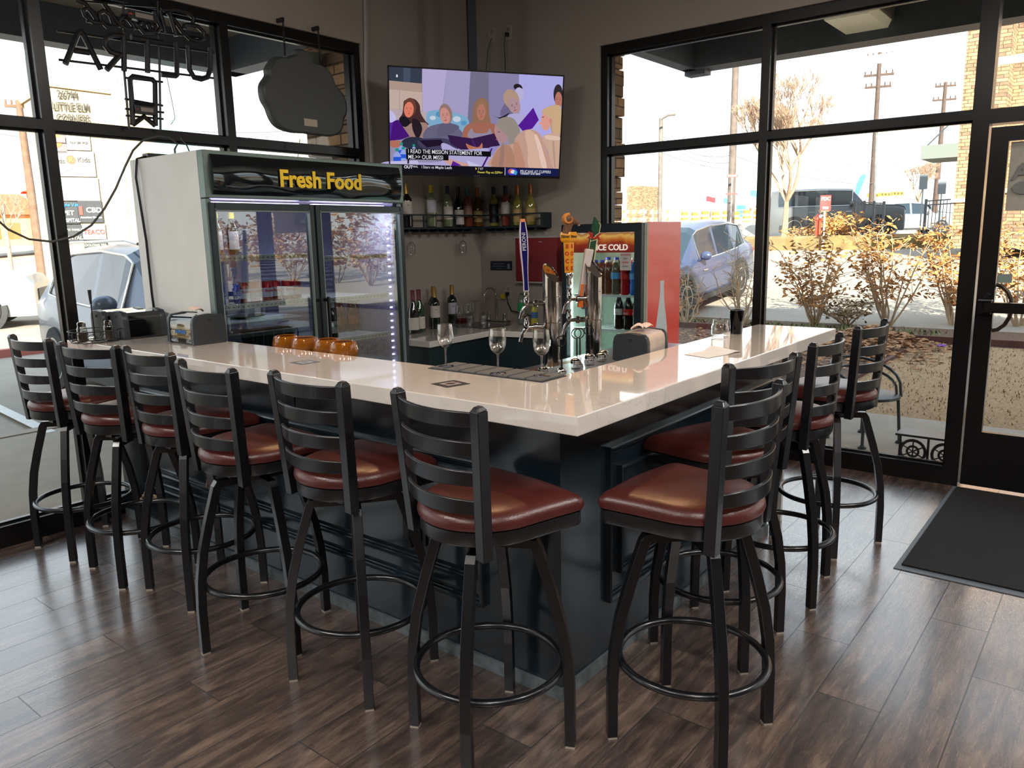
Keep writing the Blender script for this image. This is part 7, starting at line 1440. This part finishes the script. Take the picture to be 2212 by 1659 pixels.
fence('longer dark iron picket fence running to the stone pillar', (25.224, 4.050, 1.337), (23.540, 1.278, 1.373), 1.05, 26)
for i, (a, b_, lb_) in enumerate((((32.118, 5.534, 2.417), (32.273, 5.696, 3.592), 'small grey sign on a thin post before the small bare tree'), ((32.586, 4.970, 2.490), (32.821, 4.951, 3.398), 'small grey sign on a thin post left of the stone pillar'))):
    o = root('street_sign', lb_, 'sign', (a[0], a[1], 1.25)); MB().tube([(0, 0, gnd(a) - 1.25), (0, 0, b_[2] - 1.25)], 0.025, 6).build('post', MATS['sign_post_grey'], o); MB().box(-0.03, 0.03, -0.14, 0.14, b_[2] - 1.25 - 0.55, b_[2] - 1.25).build('sign_panel', M('sign_back_grey', (126, 134, 136), 0.5), o)
# ---------------------------------------------------------------- stone
def stone_mat():
    m = bpy.data.materials.new('ledge_stone'); m.use_nodes = True; n = m.node_tree; b = n.nodes['Principled BSDF']; N = n.nodes.new; L_ = n.links.new
    tc = N('ShaderNodeTexCoord'); sp_ = N('ShaderNodeSeparateXYZ'); L_(tc.outputs['Object'], sp_.inputs[0]); ad = N('ShaderNodeMath'); ad.operation = 'ADD'; L_(sp_.outputs['X'], ad.inputs[0]); L_(sp_.outputs['Y'], ad.inputs[1])
    cb = N('ShaderNodeCombineXYZ'); L_(ad.outputs[0], cb.inputs[0]); L_(sp_.outputs['Z'], cb.inputs[1])
    nz = N('ShaderNodeTexNoise'); nz.inputs['Scale'].default_value = 1.4; L_(tc.outputs['Object'], nz.inputs['Vector']); vm = N('ShaderNodeVectorMath'); vm.operation = 'MULTIPLY_ADD'; vm.inputs[1].default_value = (0.10, 0.05, 0); L_(nz.outputs['Color'], vm.inputs[0]); L_(cb.outputs[0], vm.inputs[2])
    br = N('ShaderNodeTexBrick'); br.inputs['Scale'].default_value = 1.0; br.inputs['Brick Width'].default_value = 0.30; br.inputs['Row Height'].default_value = 0.085; br.inputs['Mortar Size'].default_value = 0.006; br.inputs['Bias'].default_value = -0.1; br.offset = 0.43; br.squash = 0.6; br.squash_frequency = 3
    br.inputs['Color1'].default_value = lin((176, 140, 104)); br.inputs['Color2'].default_value = lin((104, 86, 72)); br.inputs['Mortar'].default_value = lin((70, 54, 42)); L_(vm.outputs[0], br.inputs['Vector'])
    n2 = N('ShaderNodeTexNoise'); n2.inputs['Scale'].default_value = 9; n2.inputs['Detail'].default_value = 5; L_(tc.outputs['Object'], n2.inputs['Vector']); mx = N('ShaderNodeMix'); mx.data_type = 'RGBA'; mx.blend_type = 'OVERLAY'; mx.inputs[0].default_value = 0.5; L_(br.outputs['Color'], mx.inputs[6]); L_(n2.outputs['Fac'], mx.inputs[7]); L_(mx.outputs[2], b.inputs['Base Color'])
    b.inputs['Roughness'].default_value = 0.9; bp = N('ShaderNodeBump'); bp.inputs['Strength'].default_value = 0.8; bp.inputs['Distance'].default_value = 0.03; mt_ = N('ShaderNodeMath'); mt_.operation = 'SUBTRACT'; L_(n2.outputs['Fac'], mt_.inputs[0]); L_(br.outputs['Fac'], mt_.inputs[1]); L_(mt_.outputs[0], bp.inputs['Height']); L_(bp.outputs[0], b.inputs['Normal'])
    return m
MAT_STONE = stone_mat()
def stone_pier(label, x0, x1, y0, y1, z0, z1, nm='stone_pilaster', seed=1, rowh=0.16, cap=False):
    o = root(nm, label, 'stone pillar', ((x0 + x1) / 2, (y0 + y1) / 2, z0)); r = rnd(seed); q = MB(); z = z0
    while z < z1 - 0.01:
        h = min(rowh * r.uniform(0.6, 1.4), z1 - z); e = [r.uniform(-0.02, 0.03) for _ in range(4)]
        q.box(x0 - e[0] - (x0 + x1) / 2, x1 + e[1] - (x0 + x1) / 2, y0 - e[2] - (y0 + y1) / 2, y1 + e[3] - (y0 + y1) / 2, z - z0 + 0.006, z - z0 + h); z += h
    q.build('stonework', MAT_STONE, o, bevel=0.008); return o
p = stone_pier('stone pilaster outside, at the left edge of the right window', 3.76, 4.30, 2.40, 3.0, -0.05, 3.5, seed=4)
p = stone_pier('stone pilaster outside, at the right edge of the left window', 2.32, 2.95, 3.62, 4.15, -0.05, 3.45, seed=6)
wl_ = root('wall_light', 'grey-green conical wall light on the stone beside the left window', 'wall light', (2.22, 3.95, 2.93)); MB().lathe([(0.05, -0.16), (0.10, 0.0), (0.115, 0.03), (0.115, 0.05), (0.02, 0.06)], 22).build('shade', M('sage_metal', (120, 136, 122), 0.5), wl_, smooth=True); MB().box(0.02, 0.12, -0.02, 0.02, 0.0, 0.04).build('bracket', MATS['sage_metal'], wl_)
q = MB(); q.box(4.3, 4.7, 9.9, 10.3, -0.06, 3.4); tag(q.build('display_board', M('pale_teal_panel', (150, 186, 192), 0.4)), 'pale teal panel standing outside behind the stone by the left window', 'panel')
# neighbour building with stone pillar
pl0 = Vector((21.183, 2.628, 1.479)); nbx, nby = pl0.x, pl0.y
nb_ = root('neighbour_building', 'neighbouring shop with a sunlit ledgestone front beyond the door post', 'building', (nbx, nby, 1.05))
q = MB(); q.box(0, 3.0, -0.95, 0, 0, 7.5); q.box(0.35, 3.0, -9, -0.95, 0, 1.35); q.box(0.9, 3.0, -9, -0.95, 1.35, 7.5); q.build('stonework', MAT_STONE, nb_)
q = MB(); q.box(-0.06, 3.0, -1.0, 0.06, 1.15, 1.25); q.box(0.28, 3.0, -9, -0.95, 1.35, 1.46); q.build('stone_band', M('cream_stone_band', (214, 196, 150), 0.8), nb_)
q = MB(); q.box(0.80, 0.92, -3.2, -1.45, 0.1, 1.34); q.build('window_frame', M('mauve_frame', (150, 120, 130), 0.5), nb_); MB().box(0.78, 0.80, -3.1, -1.55, 0.2, 3.2).build('window_pane', M('blue_grey_pane', (130, 160, 186), 0.1), nb_)
q = MB(); q.box(0.0, 1.6, 0.0, 0.85, 2.28, 2.62); cn_ = q.build('canopy', M('grey_green_canopy', (112, 118, 112), 0.5), nb_); MB().tube([(0.1, 0.75, 2.6), (0.1, 0.02, 3.35)], 0.02, 6).build('tie_rod', MATS['fence_charcoal'], nb_)
# small stone building far left of the right window
fb = root('far_shop', 'small far shop with a stone corner at the left edge of the right window', 'building', (60.024, 35.919, 2.746)); q = MB(); q.box(0, 4, -2.3, -1.2, -2.5, 3.0); q.build('stone_corner', MAT_STONE, fb); q = MB(); q.box(0.4, 4, -1.3, 9, -2.5, 2.9); q.build('wall', M('white_stucco', (226, 222, 212), 0.8), fb); MB().box(0.3, 0.4, 0.1, 1.8, 0.6, 1.8).build('window', M('flag_window', (120, 120, 190), 0.4), fb)
# outside light fitting under the canopy
lf = root('canopy_light', 'grey box light fitting with prismatic glass under the outer canopy', 'outdoor light', (5.62, 0.86, 3.34)); q = MB(); q.box(-0.46, 0.46, -0.22, 0.22, 0, 0.16); q.build('housing', M('light_box_grey', (110, 104, 98), 0.5), lf, bevel=0.01); q = MB(); q.rings([[(x * k, y * k, z) for x, y in ((-0.44, -0.20), (0.44, -0.20), (0.44, 0.20), (-0.44, 0.20))] for k, z in ((1, 0.0), (0.86, -0.06))]); q.build('diffuser', M('prismatic_glass', (214, 204, 176), 0.3, bump=0.8, scale=60, emit=(214, 204, 176), estr=0.12), lf)
dl = root('canopy_downlight', 'small round recessed downlight in the outer canopy soffit', 'outdoor light', (5.25, 1.75, 3.49)); MB().lathe([(0.07, 0), (0.07, 0.008)], 18).build('trim_ring', M('downlight_lens', (240, 224, 190), 0.4, emit=(255, 230, 180), estr=1.0), dl)
# ---------------------------------------------------------------- monument sign on the left
mo = Vector((7.515, 20.564, 1.579)); ma_ = math.atan2(-0.456, 1.064) ; ms = root('monument_sign', 'tall beige roadside shopping centre sign with a gabled top and tenant panels', 'sign', (mo.x, mo.y, -0.06), ma_)
z0 = 0.0; w_ = 1.35
def msz(y): return 1.636 + (528 - y) * 20.5 / 1682
q = MB(); q.box(-0.95, 1.9, 0, 0.6, 0, msz(232)); q.add([(-0.95, 0, msz(232)), (-0.35, 0, msz(200)), (0.9, 0, msz(208)), (1.9, 0, msz(232)), (-0.95, 0.6, msz(232)), (-0.35, 0.6, msz(200)), (0.9, 0.6, msz(208)), (1.9, 0.6, msz(232))], [(0, 1, 2, 3), (7, 6, 5, 4), (0, 4, 5, 1), (1, 5, 6, 2), (2, 6, 7, 3), (3, 7, 4, 0)])
q.build('pylon', M('cream_stucco', (164, 148, 122), 0.85), ms)
q = MB(); q.add([(-1.05, -0.06, msz(236)), (-0.36, -0.06, msz(198)), (-0.36, -0.06, msz(204)), (-1.02, -0.06, msz(242)), (-1.05, 0.66, msz(236)), (-0.36, 0.66, msz(198)), (-0.36, 0.66, msz(204)), (-1.02, 0.66, msz(242))], [(0, 1, 2, 3), (4, 7, 6, 5), (0, 4, 5, 1), (3, 2, 6, 7)]); q.add([(-0.36, -0.06, msz(198)), (1.0, -0.06, msz(207)), (1.0, -0.06, msz(212)), (-0.36, -0.06, msz(204)), (-0.36, 0.66, msz(198)), (1.0, 0.66, msz(207)), (1.0, 0.66, msz(212)), (-0.36, 0.66, msz(204))], [(0, 1, 2, 3), (4, 7, 6, 5), (0, 4, 5, 1), (3, 2, 6, 7)])
q.build('cornice', M('tan_cornice', (206, 170, 116), 0.8), ms)
def mt(txt, x, ypx, size, mname, col, sx=1.0):
    text_mb(txt, size, 0.01, Matrix.Translation((x, -0.075, msz(ypx))) @ Matrix.Rotation(PI / 2, 4, 'X'), bold=size * 0.02, sx=sx).build('lettering', M(mname, col, 0.6), ms)
mt('26744', 0.02, 219, 0.25, 'sign_grey_ink', (60, 54, 44), 0.72); mt('LITTLE ELM', 0.07, 243, 0.25, 'sign_grey_ink', (60, 54, 44), 0.66); mt('CORNERS', 0.09, 266, 0.25, 'sign_grey_ink', (60, 54, 44), 0.66)
def mp(x0, x1, y0, y1, nm_, col):
    q = MB().box(x0, x1, -0.06, 0.0, msz(y1), msz(y0)); return q.build('tenant_panel', M(nm_, tuple(int(v * 0.72) for v in col), 0.5), ms, bevel=0.01)
mp(-0.66, -0.12, 288, 338, 'panel_grey', (150, 140, 144)); mp(-0.12, 0.42, 286, 330, 'panel_white', (240, 238, 232)); mp(-0.62, 0.47, 332, 384, 'panel_white', (240, 238, 232)); mp(-0.58, 0.50, 386, 434, 'panel_white', (240, 238, 232))
mp(-0.52, -0.04, 436, 482, 'panel_charcoal', (72, 74, 80)); mp(-0.04, 0.52, 434, 480, 'panel_charcoal', (72, 74, 80)); mp(-0.48, 0.0, 484, 520, 'panel_charcoal', (72, 74, 80)); mp(0.0, 0.54, 484, 516, 'panel_white', (240, 238, 232)); mp(0.0, 0.54, 518, 540, 'panel_charcoal', (72, 74, 80))
q = MB(); q.lathe([(0.17, -0.01), (0.17, 0.0)], 24, T=Matrix.Translation((-0.38, -0.07, msz(312))) @ Matrix.Rotation(PI / 2, 4, 'X')); q.build('round_logo', M('logo_orange', (238, 120, 50), 0.5), ms); MB().box(-0.60, -0.14, -0.095, -0.08, msz(316), msz(305)).build('logo_bar', MATS['panel_grey'], ms)
mt('TAX SERVICE', 0.15, 315, 0.07, 'dark_ink', (80, 74, 70)); mt('Kids', -0.36, 353, 0.17, 'dark_ink', (80, 74, 70)); mt('Kids', 0.22, 350, 0.17, 'dark_ink', (80, 74, 70))
q = MB(); q.lathe([(0.11, -0.01), (0.11, 0.0)], 22, T=Matrix.Translation((-0.07, -0.07, msz(350))) @ Matrix.Rotation(PI / 2, 4, 'X')); q.build('round_logo', M('logo_brown', (140, 84, 56), 0.5), ms); mt('R', -0.07, 350, 0.18, 'logo_orange', (238, 120, 50))
q = MB(); q.add([(-0.30, -0.07, msz(372)), (-0.07, -0.075, msz(362)), (0.18, -0.07, msz(370)), (0.18, -0.07, msz(376)), (-0.07, -0.075, msz(368)), (-0.30, -0.07, msz(378))], [(0, 1, 4, 5), (1, 2, 3, 4)]); q.build('ribbon_logo', M('logo_slate', (110, 116, 130), 0.5), ms)
mt('Simple Vet', -0.27, 443, 0.115, 'blue_ink', (30, 120, 200)); mt('PET', -0.27, 460, 0.16, 'white_ink', (236, 236, 232)); mt('HOSPITAL', -0.27, 475, 0.12, 'white_ink', (236, 236, 232), 0.9); mt('CBD', 0.32, 454, 0.18, 'white_ink', (236, 236, 232)); mt('American Shaman', 0.24, 469, 0.068, 'white_ink', (236, 236, 232))
MB().box(-0.02, 0.06, -0.08, -0.065, msz(464), msz(446)).build('leaf_logo', M('logo_red', (206, 66, 54), 0.5), ms); mt('MAYO FAMILY', -0.24, 495, 0.075, 'pale_ink', (226, 220, 180)); mt('DENTAL', -0.24, 512, 0.12, 'pale_ink', (226, 220, 180)); mt('TEACO', 0.27, 500, 0.17, 'logo_red', (206, 66, 54), 0.9); mt('OOLONG TEA', 0.27, 528, 0.08, 'pale_ink', (226, 220, 180))
pole('pale square light pole beside the beige roadside sign', (6.961, 17.145, 1.454), (7.512, 17.859, 6.086), 0.075, 0.06, (206, 200, 184))
pole('pale pole beyond the pumpkin sign, over the fridge', (14.592, 20.864, 2.194), (15.029, 21.214, 5.156), 0.12, 0.12, (216, 206, 176))
rb_ = root('red_roofed_building', 'far low building with orange-red roofs and a square tower outside the left window', 'building', (22.417, 66.328, 1.684), ma_ + 0.1); q = MB(); q.box(-5.5, 1.9, 0, 6, 0, 2.3); q.box(0.9, 3.4, -0.3, 2, 0, 4.0); q.build('wall', M('ochre_stucco', (216, 164, 104), 0.8), rb_)
q = MB(); q.add([(-6, -0.5, 2.3), (2.2, -0.5, 2.3), (2.2, 6.3, 2.3), (-6, 6.3, 2.3), (-3.5, 3, 4.0), (0.5, 3, 4.0)], [(0, 1, 5, 4), (1, 2, 5), (2, 3, 4, 5), (3, 0, 4)]); q.add([(0.5, -0.7, 4.0), (3.8, -0.7, 4.0), (3.8, 2.4, 4.0), (0.5, 2.4, 4.0), (2.15, 0.8, 4.9)], [(0, 1, 4), (1, 2, 4), (2, 3, 4), (3, 0, 4)]); q.build('roof', M('clay_tile_red', (206, 96, 66), 0.8), rb_)
for k in range(4): MB().box(-4.6 + 1.3 * k, -3.8 + 1.3 * k, -0.05, 0.0, 0.5, 1.7).build('window', M('dark_ochre_window', (150, 96, 50), 0.4), rb_)
for k in range(3): MB().box(1.2, 1.7, -0.36, -0.3, 1.2 + 0.9 * k, 1.7 + 0.9 * k).build('window', M('grey_vent', (150, 146, 146), 0.4), rb_)
tree('bare branching tree before the red roofed building', (13.958, 44.272, 1.543), 4.2, 0.9, 21, 0.07, dep=4)
# curb and stall line on the left
q = MB(); q.box(-9, 6, 12.0, 12.15, -0.06, 0.06); tag(q.build('red_curb', M('red_curb_paint', (166, 96, 84), 0.8)), 'low red painted curb across the left parking area', 'curb')
q = MB(); la_, lb2_ = Vector((0.981, 7.629, -0.018)), Vector((0.844, 6.076, -0.018)); q.tube([tuple(la_ + (la_ - lb2_) * 1.5), tuple(lb2_)], 0.05, sq=True, up=(0, 0, 1)); q.v = [(v[0], v[1], -0.018 + (0.002 if v[2] > -0.018 else -0.002)) for v in q.v]; tag(q.build('stall_line', M('stall_paint', (220, 216, 208), 0.8)), 'white painted parking stall line outside the left window', 'road marking')
flat('ground_curb_strip', [(-9, 6.2), (5.42, 6.2), (5.42, 6.35), (-9, 6.35)], -0.01, MAT_WALK)
# patio chair & table
mk_ = M('patio_grey_metal', (58, 64, 68), 0.4, 0.4)
pc = root('patio_chair', 'round-seated dark metal patio chair outside the glass, behind the farthest stool', 'chair', (4.42, 0.33, -0.02)); q = MB(); q.lathe([(0.23, 0.345), (0.25, 0.35), (0.25, 0.37), (0.23, 0.375)], 30); q.build('seat', mk_, pc, smooth=True)
for a in (-75, 15, 105, 195):
    q = MB(); q.tube([(0.26 * math.cos(R_(a)), 0.26 * math.sin(R_(a)), 0), (0.23 * math.cos(R_(a)), 0.23 * math.sin(R_(a)), 0.36)], 0.012, 8); q.lathe([(0.03, 0), (0.03, 0.015), (0.013, 0.03)], 12, T=Matrix.Translation((0.26 * math.cos(R_(a)), 0.26 * math.sin(R_(a)), 0))); q.build('leg', mk_, pc, smooth=True)
for k, (r_, z1) in enumerate(((0.25, 0.62), (0.22, 0.55))):
    q = MB(); q.tube([(r_ * math.cos(R_(a)), r_ * math.sin(R_(a)), 0.36 + (z1 - 0.36) * math.sin(R_((a + 75) * 180 / 270)) ** 0.6) for a in range(-75, 196, 15)], 0.011, 8); q.build('arm_rest', mk_, pc, smooth=True)
# iron scroll rack by the door post
ir = root('iron_scroll_rack', 'low black iron rack with spoked scroll wheels outside the glass by the door post', 'rack', (3.86, -0.24, -0.02)); 
MB().box(-0.10, 0.10, -0.22, 0.20, 0.235, 0.25).build('top_plate', nb, ir, bevel=0.003)
for k, y in enumerate((-0.10, 0.09)):
    q = MB(); T = Matrix.Translation((-0.08, y, 0.135)) @ Matrix.Rotation(PI / 2, 4, 'Y'); q.torus(0.075, 0.010, 0, 20, 6, T=T); q.torus(0.035, 0.008, 0, 14, 6, T=T)
    for j in range(6): q.tube([(0, 0, 0), (0.075 * math.cos(j * PI / 3), 0.075 * math.sin(j * PI / 3), 0)], 0.005, 5, T=T)
    q.build('scroll_wheel', nb, ir, smooth=True)
q = MB(); 
for y in (-0.18, 0.0, 0.17): q.tube([(-0.08, y, 0.235), (-0.08, y, 0.08), (-0.10, y + 0.02, 0.0)], 0.008, 6)
q.build('foot', nb, ir)
